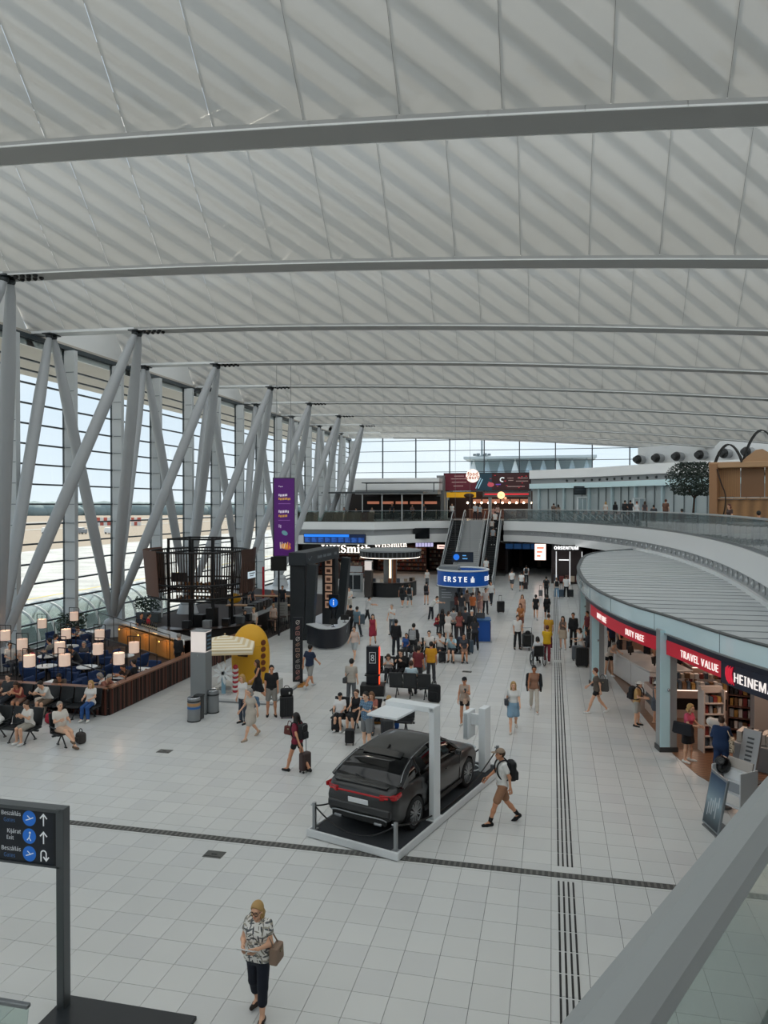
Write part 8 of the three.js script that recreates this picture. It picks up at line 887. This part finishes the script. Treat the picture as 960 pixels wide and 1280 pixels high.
// one line each: u,v (or @x,z for seated) | face | pose | sex hair hairColour skin | top | bottom | shoe | height | label | extra
const CROWD = `
@-15.75,-22.93|8|sit|f long y 0|tee d6d4d0|trousers 27508a|d8d8d4|1.66|fair-haired woman in a white T-shirt and blue trousers sitting at the fence corner|
@-17.43,-22.93|-6|sitlean|m short k 0|tee d4d2cc|shorts 6a5a4c|8a8a88|1.76|man in a white T-shirt bent over his phone on the fence seats|
@-18.55,-22.93|10|sitlean|f long b 1|tank 9a4a44|shorts 8a6a5a|4a4a4a|1.64|woman with long brown hair leaning forward on the fence seats|
@-19.11,-22.93|0|sit|m short k 2|tee 33363a|trousers 2c3038|222222|1.75|man in charcoal on the far fence seat by the picture edge|
@-16.1,-20.28|-12|sitphone|f bun b 0|tee dcd8d2|shorts 9a968c|dcdcda|1.64|woman in a cream top with one hand at her face in the front seat row|
@-17.22,-20.28|-70|sitlean|m short b 0|tee e2e2de|trousers 33373d|c8c8c6|1.78|man in a white polo sitting sideways in the front seat row|
@-17.78,-20.28|-40|sitlean|f long k 1|tee d8d4ce|trousers 4a4440|333333|1.66|person in white hidden by dark hair in the front seat row|
@-14.85,-20.13|64|sitcross|m short g 0|tee cfcac2|shorts c9a890|6b5646|1.76|grey-haired person with legs crossed out over the walkway|
@-6.9,-23.73|4|sit|m short k 0|tee dedede|shorts 15161a|cccccc|1.5|boy in a dark cap and white T-shirt sitting behind a small black case|cap 1c1d20
@-6.34,-23.73|-14|sit|f short b 0|tank 141518|skirt 17181b|d8d8d4|1.68|woman in a black vest with bare legs sitting beside the boy in the cap|
@-5.22,-23.73|12|sitlean|m short y 0|tee d2cec8|trousers b8b4aa|777777|1.74|fair man in a white T-shirt sitting under the portal arm|
@-5.78,-23.73|0|sitphone|f long l 0|tee a8685c|trousers 6a6a6c|444444|1.66|woman in a rust-red top sitting with a bright bag behind the plaid man|
@-5.34,-28.32|184|sit|m short b 0|tee b9ccd4|trousers 3a4048|333333|1.78|man in a pale blue shirt on the seats seen from the back|
@-7.3,-30.58|0|sitlean|f bun k 1|long 1b1c20|trousers 222428|555555|1.66|person in black bending forward behind the charging totem|
@-6.74,-30.58|10|sitlean|f long b 0|tee c8c6c4|trousers 2a2c30|222222|1.64|woman in grey with hair falling forward behind the totem|
@-6.18,-30.58|-8|sitphone|m short k 2|long 16171a|trousers 1a1b1e|888888|1.76|dark-dressed man with a phone behind the totem|
@-5.62,-30.58|0|sit|f long r 0|tee d8d0cc|shorts 77706a|b8a090|1.62|auburn-haired woman in white behind the totem|
523,862|170|stand|m short k 1|tee 6b2a2e|trousers 24262a|222222|1.74|man in a maroon shirt standing beyond the black seat backs|
529,852|-20|sitlean|m short k 2|tee 8ea6b4|shorts 8f8f8c|666666|1.7|man in a light blue T-shirt crouched on luggage|
539,856|186|stand|m short k 1|tee c9901e|trousers 3a3c40|777777|1.76|man in a mustard yellow T-shirt seen from the back|
517,828|178|stand|m short k 2|long 2c2d30|trousers 1b1c1f|333333|1.82|broad man in dark clothes with a pale rucksack on his back|bp 9a9c9e
@-6.9,-35.28|0|sit|f short k 1|tee 2a4f8f|trousers 3a3a3c|555555|1.55|child in a bright blue top in the last seat row|
@-6.34,-35.28|8|sitphone|f long b 0|tee d8d4d0|shorts c2a48f|cccccc|1.66|woman in a white blouse in the last seat row|
@-5.78,-35.28|0|sit|m short k 2|tee d9d6d2|trousers 1d1e22|222222|1.76|man in white with a black bag strap in the last seat row|
@-5.22,-35.28|-8|sitphone|m short k 1|tee cfccc8|shorts 22242a|444444|1.76|man in white and black shorts in the last seat row|
@-4.66,-35.28|0|sitlean|m short b 0|tee a8c6d2|shorts 2e3238|333333|1.78|man in a sky blue T-shirt bent forward in the last seat row|
@-4.1,-35.28|12|sit|f long k 1|tee 3a3c44|shorts 8a6a58|555555|1.64|woman in slate grey at the end of the last seat row|
495,822|176|stand|m short k 1|long 121317|trousers 20242c|c8c8c8|1.84|tall man all in black seen from the back in the open floor|
443,825|-6|walk|f tail b 0|tank c9b3a8|shorts a0a6a8|bdbdbd|1.66|girl in a pale top and light grey shorts walking by the information desk|
466,806|8|stride|f long k 0|tankdress 8f2438|shorts 8f2438|6b5a50|1.68|woman in a wine-red dress with a pink bag walking on the open floor|
490,794|-14|phone|m short g 0|tee d4d4d2|trousers 5a636c|444444|1.76|man in a white shirt and grey trousers looking down at his phone|
446,797|170|stride|m short k 1|tee 5d7480|trousers 3a3f45|777777|1.8|man in a teal-grey shirt walking past the desk|
438,795|170|walk|m short k 2|long 2a2522|trousers 1e1f22|333333|1.8|man in dark brown walking next to the man in teal|
424,772|10|walk|f bun b 0|tee d5d0ca|shorts c6bcb0|cccccc|1.66|woman in cream by the screens near the bookshop|
437,766|-10|talk|m short b 0|tee d8d5d0|shorts b9b2a8|b8b8b8|1.76|man in white standing by the bookshop entrance light|
459,780|120|push|m short k 0|tee c9c9c8|trousers 17181b|cccccc|1.76|man in a light shirt bending to a blue-grey case near the distant totem|
503,759|175|walk|m short k 1|tee 3a3c40|shorts 2a2c30|dddddd|1.78|walker with a large black rucksack before the round kiosk|bp 141518
512,759|183|stride|m short b 0|tee 9aa0a2|shorts 55585c|dddddd|1.76|walker in grey with a black rucksack beside the first rucksack walker|bp 1a1b1f
533,756|178|stand|f bun k 0|tank 5a5560|hot 2a2a2e|888888|1.7|woman with a black rucksack and bare legs walking to the escalators|bp 16171b
534,734|0|walk|f long b 0|tee cfccc8|trousers 50545a|777777|1.66|woman in white coming from under the first escalator|
539,776|70|bend|m short k 0|tee d9d9d6|trousers 20232a|bbbbbb|1.74|man in white bending down beside the bank booth|
546,793|30|sitlean|f long k 1|tee a02a38|trousers 2c2c30|555555|1.62|person in bright red crouched by the bank booth|
553,800|168|stand|f long k 1|tank 1a1a1e|trousers 24252a|333333|1.7|woman in a black vest queueing beside the seats|
560,803|160|talk|f tail b 0|dress d4ccc6|shorts d4ccc6|bbbbbb|1.66|woman in a long pale dress in the queue|
567,800|185|stand|m short k 2|tee b8b2ae|trousers 2a2c31|444444|1.78|man with a pale grey rucksack in the queue|bp a2a4a6
574,803|170|talk|f long b 0|tee 8a4a44|trousers 3a3436|555555|1.66|woman in a dusty red top in the middle of the queue|
582,800|176|stand|m short k 1|tee 3c3e44|trousers 23242a|333333|1.8|man in charcoal in the middle of the queue|
590,806|190|stand|m none k 0|long 15161a|trousers 17181c|222222|1.82|man in a white cap and black clothes at the queue's end beside a blue-grey case|cap d8d8d4
600,771|-30|talk|f bun b 0|dress c79a90|shorts c79a90|bbbbbb|1.66|woman in a pink patterned dress behind the blue counter|
607,768|20|stand|m short k 1|tee d2c6c0|trousers 2e3036|444444|1.78|man in a pale pink shirt behind the blue counter|
570,772|150|stand|f long k 1|tee 6a3a34|trousers 26262a|333333|1.66|woman in dark red under the ring sign|
577,776|170|stand|m short k 2|tee 2a2b30|shorts 5a5a5c|444444|1.78|man in black under the ring sign|
584,768|185|talk|f bob l 0|tee b09a90|trousers 3a3a40|555555|1.64|woman in beige under the ring sign|
591,775|160|stand|m short b 0|tee c06a3a|trousers 2b2d33|333333|1.76|man in an orange-striped top under the ring sign|
597,764|175|stand|f long b 1|tank 1c1c20|shorts 6a6a6c|777777|1.66|woman in a black vest beyond the blue counter|
614,756|-10|walk|m short k 1|tee cfcfcd|trousers 22252b|444444|1.78|man in a white T-shirt walking out beyond the ring sign|
588,757|170|stand|m short k 0|tee 8f9a9c|trousers 2d2f34|444444|1.78|man in grey-green at the head of the queue|
579,758|190|stand|f tail y 0|tee 4a5a72|shorts 7a7a78|777777|1.66|fair woman in slate blue at the head of the queue|
594,813|200|talk|f long k 0|tee 2b2c32|trousers 1d1e22|444444|1.7|dark-haired woman in black by the blue counter corner|
640,737|172|walk|m short b 0|tee dadad8|shorts 4a4c50|999999|1.78|man in a white T-shirt and dark shorts walking into the passage|
652,739|180|stride|m short k 1|tee e0e0de|shorts 26282c|999999|1.72|person in white with a case walking into the passage|
658,731|178|stand|m short k 1|tee c4c6c8|trousers 2a2c30|555555|1.8|walker with a black rucksack leading the group into the passage|bp 141519
683,748|176|walk|m short k 1|tee 3a3c40|trousers 17181c|333333|1.78|walker in dark clothes with black rucksack beside the guidance strip|bp 121317
696,748|184|walk|f tail l 0|tee d0ccc8|trousers 7fa0bc|cccccc|1.7|walker in pale jeans with a black rucksack under the gallery|bp 15161a
708,748|180|stand|m short b 0|tee dcdcda|trousers 1c1d21|dddddd|1.8|man in a white T-shirt and black trousers with a dark case under the gallery|
694,719|10|talk|f long r 0|tee 9a5a50|trousers 5a4a48|555555|1.66|woman in brick red by the lit shop under the gallery|
703,722|-30|stand|m short k 1|tee 4a4e58|trousers 26282c|333333|1.76|man in slate by the lit shop under the gallery|
670,775|178|walk|f tail k 0|tee 17181c|hot 1c1d21|d0d0d0|1.68|woman in black top and black shorts walking away|
684,775|182|walk|f bob k 1|long 121316|shorts 16171a|d0d0d0|1.7|person in an oversized black printed T-shirt walking away|
684,829|176|push|m short r 0|tee cfa416|trousers 7a2a34|e0e0de|1.78|attendant in a yellow top and dark red trousers pushing the wheelchair|
686,812|176|stand|m short b 0|tee c2922a|trousers 5a2a2e|cccccc|1.8|second attendant in yellow beyond the wheelchair|
647,812|20|stand|m short b 0|tee dcdcda|trousers 15161a|222222|1.76|man in a white shirt and black trousers by the dark trolley|
651,790|-10|talk|f long r 0|tee a86a3a|shorts 7a4a3a|777777|1.66|woman in an orange-brown top behind the dark trolley|
653,775|0|walk|f long l 0|tank c99a80|skirt b98a74|aaaaaa|1.68|woman in a skin-pink dress walking towards the camera beyond the trolley|
704,812|-16|phone|f long k 0|tank 6a5a52|skirt b8a894|bbbbbb|1.7|woman in a brown top and beige wrap skirt by the guidance strip|
717,810|-20|stand|m short k 1|long 17181c|trousers 1b1c20|333333|1.82|man in black facing the guidance strip with luggage|
727,829|-70|talk|f bob b 0|tee cfcac6|trousers 9aa2a6|d0d0d0|1.64|woman in a white top beside the big black case|
735,832|-80|stand|f long k 1|long 22232a|trousers 7f868a|dddddd|1.64|woman in dark top and grey jeans half behind the slim glass column|
735,805|-50|stand|m short k 1|tee 6a2a2e|trousers 1c1d22|333333|1.74|person in dark red beyond the big black case|
762,846|24|bend|f short g 0|tee c2b4a8|hot 15161a|dddddd|1.68|person in beige with black shorts leaning on the far till counter|
765,822|30|stand|m short k 1|tee 1c2c48|trousers 2a2c33|444444|1.84|tall man in a navy T-shirt behind the slim glass column|
775,828|60|talk|f long k 1|tank 26272c|trousers 2a2b30|333333|1.68|woman with long black hair at the till counters|
787,824|-60|talk|f bun r 0|tee b49a90|trousers 3a3a3e|444444|1.68|woman with her hair up behind the till counters|
812,846|150|stand|f tail k 0|tee c4b8ae|skirt d6d2ce|dddddd|1.68|woman in beige and white with a black rucksack at the till|bp 121317
848,858|-40|stand|m short k 1|long 121317|trousers 15161a|222222|1.8|shop assistant in black behind the glass-faced column|
836,846|200|talk|f bun b 1|long 1b1c22|trousers 1d1e22|333333|1.68|shop assistant in black at the inner counters|
870,848|-20|stand|f bob b 0|dress 8a7f78|shorts 8a7f78|888888|1.66|woman in a patterned dress among the shop counters|`;
const TERRACE = `
27,812|40|sit|f long l 0|tee d8c4b8|trousers 5a5a5e|diner in cream at the table near the slanting column
45,812|-60|sitlean|f long b 0|tank c2485a|shorts 7a6a60|diner in a pink-red top in the middle of the terrace
60,806|-80|sit|m short k 0|tee 8a8880|trousers 33363a|diner in grey leaning on the middle table
33,806|60|sitphone|f bob g 0|tee 2c2d30|trousers 2a2a2e|grey-haired diner in black by the slanting column
48,858|20|sitlean|m short k 1|tee 4a4038|trousers 2a2a2e|diner leaning on the first fence table
70,800|150|sit|m short k 1|tee c8c8c6|trousers 33363a|diner in white with back turned under the window
98,812|-30|sitlean|m short k 1|tee 2a2c30|trousers 222328|man in black bent over a table between lanterns
104,808|20|sit|f bob g 0|tee 3c3e44|trousers 2a2b2f|grey-haired diner beside the man in black
105,786|-30|sitlean|m short b 1|tee c4bcb4|trousers 3a3c40|diner by the window beyond the last lanterns
143,822|10|sit|f bob b 0|tee 6a4a40|trousers 26262a|dark-haired diner by the lit bar corner
137,858|80|sitlean|m short g 0|tee 8f5a4c|trousers 3a3a3e|grey-haired man eating at the fence corner table
165,848|-60|sitlean|f bob g 0|tee cfcac6|trousers 55555a|diner in white bent over the tray table
171,835|-80|sit|m short k 0|tee 1f2024|trousers 22242a|diner in black at the walkway fence
205,838|-20|sitlean|m short b 1|tee 3a2a24|trousers 2a2a2e|diner in brown at the end table by the totem
12,812|60|sit|m short b 0|tee d0ccc6|trousers 3c3e44|diner in white at the near slanting column
185,782|120|stand|m short k 1|tee b01a2c|trousers 1c1d22|bar guest in a bright red shirt
176,782|60|stand|m short k 1|tee 1d2838|trousers 1a1b20|bar guest in navy beside the guest in red
226,812|170|stand|m short g 0|long 1a1a1d|trousers 1a1b1e|bald-looking barman in black at the cage
240,812|-10|stand|m short k 1|tee dcdcd8|trousers 15161a|barman in white at the caged bar
306,775|30|stand|f long b 0|tee 2b2c30|trousers 2a2a2e|guest in black at the service counter
345,775|-10|stand|m short y 0|tee bfb8b0|trousers 3a3c40|man in a pale shirt standing by the menu board
362,765|20|walk|f bun y 0|tee d2b8a8|shorts b89a88|woman in peach beside the dark portal
315,742|60|stand|f long k 1|tee 33343a|trousers 22232a|guest in charcoal at the timber bar table
340,740|-20|sit|m short r 1|tee 8a5048|trousers 2a2a2e|guest in terracotta near the red post
353,742|10|stand|m short k 1|tee 1b1c22|trousers 1b1c20|guest in black under the purple banner
306,742|30|stand|m short k 0|tee 55585c|trousers 1f2024|guest in grey at the far columns
385,752|0|stand|f long b 0|tee 8a7068|trousers 3a3234|woman in mauve beyond the dark portal
330,760|-40|sit|f bob b 0|tee 3a4a5c|trousers 2a2b30|guest in slate blue at the pale long table`;
const UPPER = `
757,-20|170|stand|f bob y 0|tee c9c2ba|trousers 4a4a4c|@-70|fair-haired person in cream at the gallery rail
769,0|175|stand|f long k 1|long 16171b|trousers 2a2b2f|@-69|woman with long black hair at the gallery rail
781,10|160|stand|m short k 1|long 1a1b1f|trousers 202226|@-68|man in black at the gallery rail among the group
788,0|180|talk|m short k 1|tee 1f2126|trousers 2b2d31|@-66|second man in black in the gallery group
796,0|178|stand|f bun r 0|tee c9cccf|trousers 3a3c40|@-65|woman in white with a bag at the gallery rail
806,0|170|stand|f long b 1|tee 4a4446|trousers 2a2a2d|@-64|woman in plum at the end of the gallery group
817,0|180|sit|m short k 1|tee 3a3c40|trousers 2a2b2f|@-60|person sitting low by the gallery rail
832,0|150|stand|m short r 0|tee 6a4a3c|trousers 2a2b2f|@-56|man in brown beside the potted tree
852,0|200|sit|m short k 1|tee 55423a|trousers 2a2b2f|@-50|person sitting under the potted tree
692,0|170|stand|m short k 1|tee 5a4a40|trousers 2a2b2f|@-77|man leaning at the gallery corner towards the escalators
698,0|190|stand|f long k 1|tee 8a7a6c|trousers 3a3a3c|@-77|woman in tan at the gallery corner
912,0|-60|stand|f bob r 0|tee 4a3a36|trousers 2a2a2c|@-41|brown-haired person standing before the timber pavilion
948,0|180|sit|m short k 1|tee 1a1b1f|trousers 2a2b2f|@-34|dark-haired person low behind the rail by the pavilion
594,0|0|stand|m short k 0|tee b8bcc0|trousers 26282c|@-80.5|man in pale grey at the top of the staircase
600,0|10|stand|f long b 0|tee 9aa6ac|trousers 2b2d33|@-80.7|woman in pale blue at the top of the staircase
565,0|0|stand|m short b 0|tee cfcfcc|trousers 3a3c40|@-81|man in white by the glass rail above the first escalator
622,0|175|walk|f long r 0|tee b89a90|trousers 3a3a3e|@-81|woman in pink stepping off the second escalator
430,0|20|sit|m short k 1|tee 1d1e22|trousers 22242a|@-75|silhouetted diner upstairs beside the pergola post
415,0|-20|stand|m short k 1|tee 141518|trousers 1b1c20|@-76|waiter in black upstairs under the pergola
402,0|40|sit|f long k 1|tee 2a2a30|trousers 2a2b2f|@-79|diner in charcoal upstairs towards the window
445,0|-30|sit|f bob k 0|tee 5a4a4a|trousers 2a2b2f|@-75.5|diner in mauve upstairs in the middle
465,0|10|sit|m short b 0|tee b8a8a0|trousers 2a2b2f|@-75|diner in beige upstairs at the gallery corner
490,0|0|stand|m short k 1|tee 2a2c33|trousers 1c1d21|@-79|guest in navy upstairs by the bar wall
515,0|30|talk|f long k 1|tee 6a5a5a|trousers 2a2b2f|@-82|guest in taupe upstairs near the end pier
530,0|-20|stand|m short k 1|tee 33353a|trousers 1c1d21|@-82|guest in dark grey upstairs near the end pier`;
const hex = (s) => parseInt(s, 16), cl = (s) => { const [k, c] = s.split(' '); return [k, hex(c)]; };
const bpNames = [];
CROWD.trim().split('\n').forEach((line, i) => {
  const [pos, face, pose, who, top, bottom, shoe, h, label, extra] = line.split('|'), seated = pos[0] === '@', q = (seated ? pos.slice(1) : pos).split(',').map(Number), [sex, hair, hc, skin] = who.split(' ');
  const p = seated ? [q[0], q[1]] : fl(q[0], q[1]), tp = cl(top), o = { x: p[0], z: p[1], face: Number(face), pose, sex, hair, hc, skin: Number(skin), top: tp, bottom: /dress/.test(tp[0]) ? null : cl(bottom), shoe: hex(shoe), h: Number(h), label };
  if (extra?.startsWith('cap')) o.hat = ['cap', hex(extra.slice(4))];
  if (seated) { const a = R(o.face); o.x += 0; o.z += 0; o.y = 0; o.x -= Math.sin(a) * 0.0; }
  const who2 = person(o); if (/^sit/.test(pose)) { const lift = 0.5 - (who2.J.py - 0.1) * who2.s; who2.t.position.y = Math.max(0, Math.min(0.03, lift)); }
  if (extra?.startsWith('bp')) backpack(who2, hex(extra.slice(3)), 'rucksack on the ' + label.replace(/ (with|in) .*?rucksack/, '').split(' ').slice(0, 12).join(' '));
});
TERRACE.trim().split('\n').forEach((line) => { const [pos, face, pose, who, top, bottom, label] = line.split('|'), q = pos.split(',').map(Number), sit = /^sit/.test(pose), p = fl(q[0], q[1] + 6, sit ? 0.9 : 0.9), [sex, hair, hc, skin] = who.split(' '); p[0] = Math.min(-16.1, Math.max(-25.2, p[0])); p[1] = Math.min(-24.1, p[1]); if (Math.hypot(p[0] + 24.6, p[1] + 28.97) < 1.4) p[0] += 1.5; person({ x: p[0], z: p[1], y: 0.012, face: Number(face), pose, sex, hair, hc, skin: Number(skin), top: cl(top), bottom: cl(bottom), shoe: 0x2a2a2a, label, lod: 2 }); if (sit) { const a = R(Number(face)), c = makeSeatLike('dark dining chair under the ' + label, p, a); } });
function makeSeatLike(label, p, a) { const c = thing('dining_chair', label, 'chair', [p[0], 0.012, p[1]], a, 'occupied dining chairs on the terrace'); const m = mat(0x1a2a48, 0.75); part('seat', cached('dcs', () => mb().rbox(0.5, 0.08, 0.48, 0.03, 0, 0.39, 0.0).geo()), m, c); part('backrest', cached('dcb', () => mb().rbox(0.5, 0.46, 0.07, 0.03, 0, 0.68, -0.27, 0, -0.12).geo()), m, c); for (const [x, z] of [[1, 1], [1, -1], [-1, 1], [-1, -1]]) part('leg', cached('dcl', () => mb().bar([0, 0.36, 0], [0, 0, 0], 0.018).geo()), BLACK, c).position.set(x * 0.2, 0, z * 0.2); return c; }
UPPER.trim().split('\n').forEach((line) => { const [pos, face, pose, who, top, bottom, at, label] = line.split('|'), u = Number(pos.split(',')[0]), z = Number(at.slice(1)), [sex, hair, hc, skin] = who.split(' '); const t = person({ x: xAt(u, z), z, y: GY + (u > 740 && u < 840 ? 0.25 : 0), face: Number(face), pose, sex, hair, hc, skin: Number(skin), top: cl(top), bottom: cl(bottom), shoe: 0x2a2a2a, label, lod: 2 }).t; if (pose === 'sit') { const c = thing('stool', 'low stool under the ' + label, 'stool', [t.position.x, t.position.y, z], R(Number(face))); part('cushion', mb().rbox(0.44, 0.1, 0.42, 0.03, 0, 0.38, 0).geo(), mat(0x2a2624, 0.7), c); part('base', mb().box(0.34, 0.33, 0.32, 0, 0.165, 0).geo(), BLACK, c); } });
// riders on the escalator
[[0.1, 'm short b 0', 'tee d6d6d4', 'trousers 16171b', 'man in a white T-shirt at the foot of the escalator'], [0.55, 'm short k 1', 'tee 8a8e92', 'trousers 26282c', 'rider in grey half way up the escalator'], [0.72, 'f long b 0', 'tee b8b2ac', 'trousers 33353a', 'rider in cream high on the escalator'], [0.84, 'm short k 1', 'tee cfc9c4', 'trousers 2a2b30', 'rider in white near the top of the escalator'], [0.93, 'f bun r 0', 'tee a87a70', 'trousers 3a3a3e', 'rider in coral at the top of the escalator']].forEach(([s, who, top, bottom, label], i) => { const [sex, hair, hc, skin] = who.split(' '), k = (Math.round(s * 30) + 0.5) / 30; person({ x: -5.9 + (i % 2 ? 0.12 : -0.12), z: -68.6 + (-79.3 + 68.6) * k, y: GY * k + 0.04, face: 180, pose: 'stand', sex, hair, hc, skin: Number(skin), top: cl(top), bottom: cl(bottom), label, lod: 2 }); });
// luggage
{
  const S = (u, v, turn, c, label, h, hd) => { const p = fl(u, v); suitcase(p[0], p[1], turn, c, label, h, hd); };
  S(437, 932, 10, 0x0f1013, 'small black case standing before the boy in the cap', 0.45, false); S(484, 926, 30, 0x2c2f32, 'charcoal case beside the bright blue bag', 0.6); S(587, 817, 0, 0x3a4a58, 'blue-grey case with a raised handle at the end of the queue', 0.62); S(577, 812, 10, 0x1d2a40, 'navy case in the queue', 0.6, false); S(626, 766, 20, 0x15161a, 'tall black case by the pink dress', 0.75); S(721, 826, 0, 0x5a6066, 'grey case beside the big black case', 0.66); S(728, 834, 5, 0x0c0d10, 'big black case by the slim glass column', 0.85, false); S(702, 747, 0, 0x4a5a6c, 'blue case behind the walker in pale jeans', 0.6); S(714, 747, 0, 0x2a2c30, 'dark case beside the man in white under the gallery', 0.6); S(657, 737, 0, 0x2a2024, 'dark red-brown case rolled into the passage', 0.6); S(676, 746, 0, 0x6a6c6e, 'grey case beside the guidance strip walker', 0.5); S(452, 781, 20, 0x44525c, 'blue-grey case near the distant totem', 0.6, false); S(104, 892, 15, 0x9a3c4c, 'red pink case before the fence seats', 0.55); S(50, 896, -10, 0xd8cabb, 'cream striped case before the fence seats', 0.6, false); S(553, 829, 0, 0x121317, 'black case between the knees in the last seat row', 0.5, false); S(516, 834, 0, 0x55585a, 'grey case beside the broad man with the pale rucksack', 0.55);
  const bag = (name, u, v, c, label, w, h, cat = 'bag') => { const p = fl(u, v), t = thing(name, label, cat, [p[0], 0, p[1]], rr(-0.4, 0.4)); part('body', mb().rbox(w * 0.8, h * 0.9, 0.26, 0.1, 0, h * 0.45, 0).geo(), mat(c, 0.8), t); part('handle', mb().tube([[-0.08, h * 0.86, 0], [-0.05, h + 0.05, 0], [0.05, h + 0.05, 0], [0.08, h * 0.86, 0]], 0.014, 14, 6).geo(), BLACK, t); part('pocket', mb().rbox(w * 0.5, h * 0.35, 0.06, 0.02, 0, h * 0.38, 0.13).geo(), mat(c, 0.8), t); };
  bag('travel_bag', 490, 912, 0x1a5cb0, 'bright blue sports bag under the portal arm', 0.6, 0.45); bag('travel_bag', 543, 878, 0x111215, 'large black rucksack on the floor at the seat row end', 0.6, 0.75); bag('travel_bag', 420, 915, 0x15161a, 'black bag standing beside the boy in the cap', 0.4, 0.5); bag('travel_bag', 471, 905, 0xb07a3a, 'orange and red patterned bag behind the plaid man', 0.5, 0.45); bag('travel_bag', 100, 930, 0x3a3634, 'dark rucksack beside the crossed legs', 0.4, 0.4); bag('travel_bag', 62, 905, 0xa81c34, 'bright red bag between the seat rows', 0.4, 0.4);
  // wheelchair and trolley
  const wp = fl(672, 832), w = thing('wheelchair', 'black wheelchair pushed by the attendant in yellow', 'wheelchair', [wp[0], 0, wp[1]], R(196)); part('seat', mb().rbox(0.48, 0.06, 0.46, 0.02, 0, 0.48, 0).geo(), BLACK, w); part('backrest', mb().rbox(0.48, 0.45, 0.05, 0.02, 0, 0.74, -0.24).geo(), BLACK, w); for (const s of [1, -1]) { part('big_wheel', new THREE.TorusGeometry(0.3, 0.022, 8, 30).rotateY(Math.PI / 2), BLACK, w).position.set(s * 0.29, 0.32, -0.12); part('push_rim', new THREE.TorusGeometry(0.25, 0.01, 6, 26).rotateY(Math.PI / 2), CHROME, w).position.set(s * 0.33, 0.32, -0.12); part('caster', new THREE.TorusGeometry(0.07, 0.025, 6, 18).rotateY(Math.PI / 2), BLACK, w).position.set(s * 0.22, 0.095, 0.36); part('frame', mb().bar([s * 0.24, 0.48, -0.24], [s * 0.24, 0.95, -0.3], 0.015).bar([s * 0.24, 0.95, -0.3], [s * 0.24, 0.95, -0.42], 0.018).bar([s * 0.24, 0.48, 0.22], [s * 0.2, 0.12, 0.5], 0.015).bar([s * 0.24, 0.68, -0.22], [s * 0.24, 0.68, 0.16], 0.02).geo(), GREY, w); const sp = mb(); for (let k = 0; k < 8; k++) sp.bar([s * 0.29, 0.32, -0.12], [s * 0.29, 0.32 + Math.sin(k * 0.785) * 0.29, -0.12 + Math.cos(k * 0.785) * 0.29], 0.004, 5); part('spokes', sp.geo(), CHROME, w); part('footplate', mb().box(0.16, 0.02, 0.16, s * 0.14, 0.12, 0.52).geo(), GREY, w); }
  person({ x: wp[0], z: wp[1], y: 0.04, face: 196, pose: 'sit', sex: 'f', hair: 'bob', hc: 'k', skin: 0, top: ['tee', 0xd4d6d8], bottom: ['trousers', 0x1c1d22], label: 'person in a white shirt sitting in the wheelchair', lod: 2 });
  const tp = fl(660, 812), tr = thing('luggage_trolley', 'luggage trolley stacked with black bags beside the man in white', 'trolley', [tp[0], 0, tp[1]], 0.2); part('frame', mb().box(0.6, 0.04, 0.9, 0, 0.2, 0).bar([-0.28, 0.2, -0.42], [-0.28, 1.05, -0.5], 0.018).bar([0.28, 0.2, -0.42], [0.28, 1.05, -0.5], 0.018).bar([-0.28, 1.05, -0.5], [0.28, 1.05, -0.5], 0.02).geo(), CHROME, tr); for (const [x, z] of [[-0.25, -0.35], [0.25, -0.35], [0, 0.38]]) part('wheel', mb().cyl(0.08, 0.08, 0.04, x, 0.08, z, 14, 0, 0, Math.PI / 2).geo(), BLACK, tr); const bg = thing('suitcase', 'black bag lying on the luggage trolley', 'suitcase', [tp[0], 0.225, tp[1]], 0.2); part('shell', mb().rbox(0.55, 0.6, 0.65, 0.08, 0, 0.3, 0).geo(), BLACK, bg); part('handle', mb().tube([[-0.1, 0.59, 0], [-0.06, 0.66, 0], [0.06, 0.66, 0], [0.1, 0.59, 0]], 0.014, 12, 6).geo(), GREY, bg); part('strap', mb().box(0.06, 0.62, 0.67, 0.15, 0.3, 0).geo(), GREY, bg); const b2 = thing('hat', 'dark round hat on the trolley bags', 'hat', [tp[0], 0.84, tp[1]]); part('crown', mb().ball(0.13, 0, 0.04, 0, 1, 0.8, 1).geo(), mat(0x1a1a1c, 0.8), b2); part('brim', mb().cyl(0.22, 0.22, 0.015, 0, 0, 0, 24).geo(), mat(0x1a1a1c, 0.8), b2);
}
renderer.render(scene, camera);
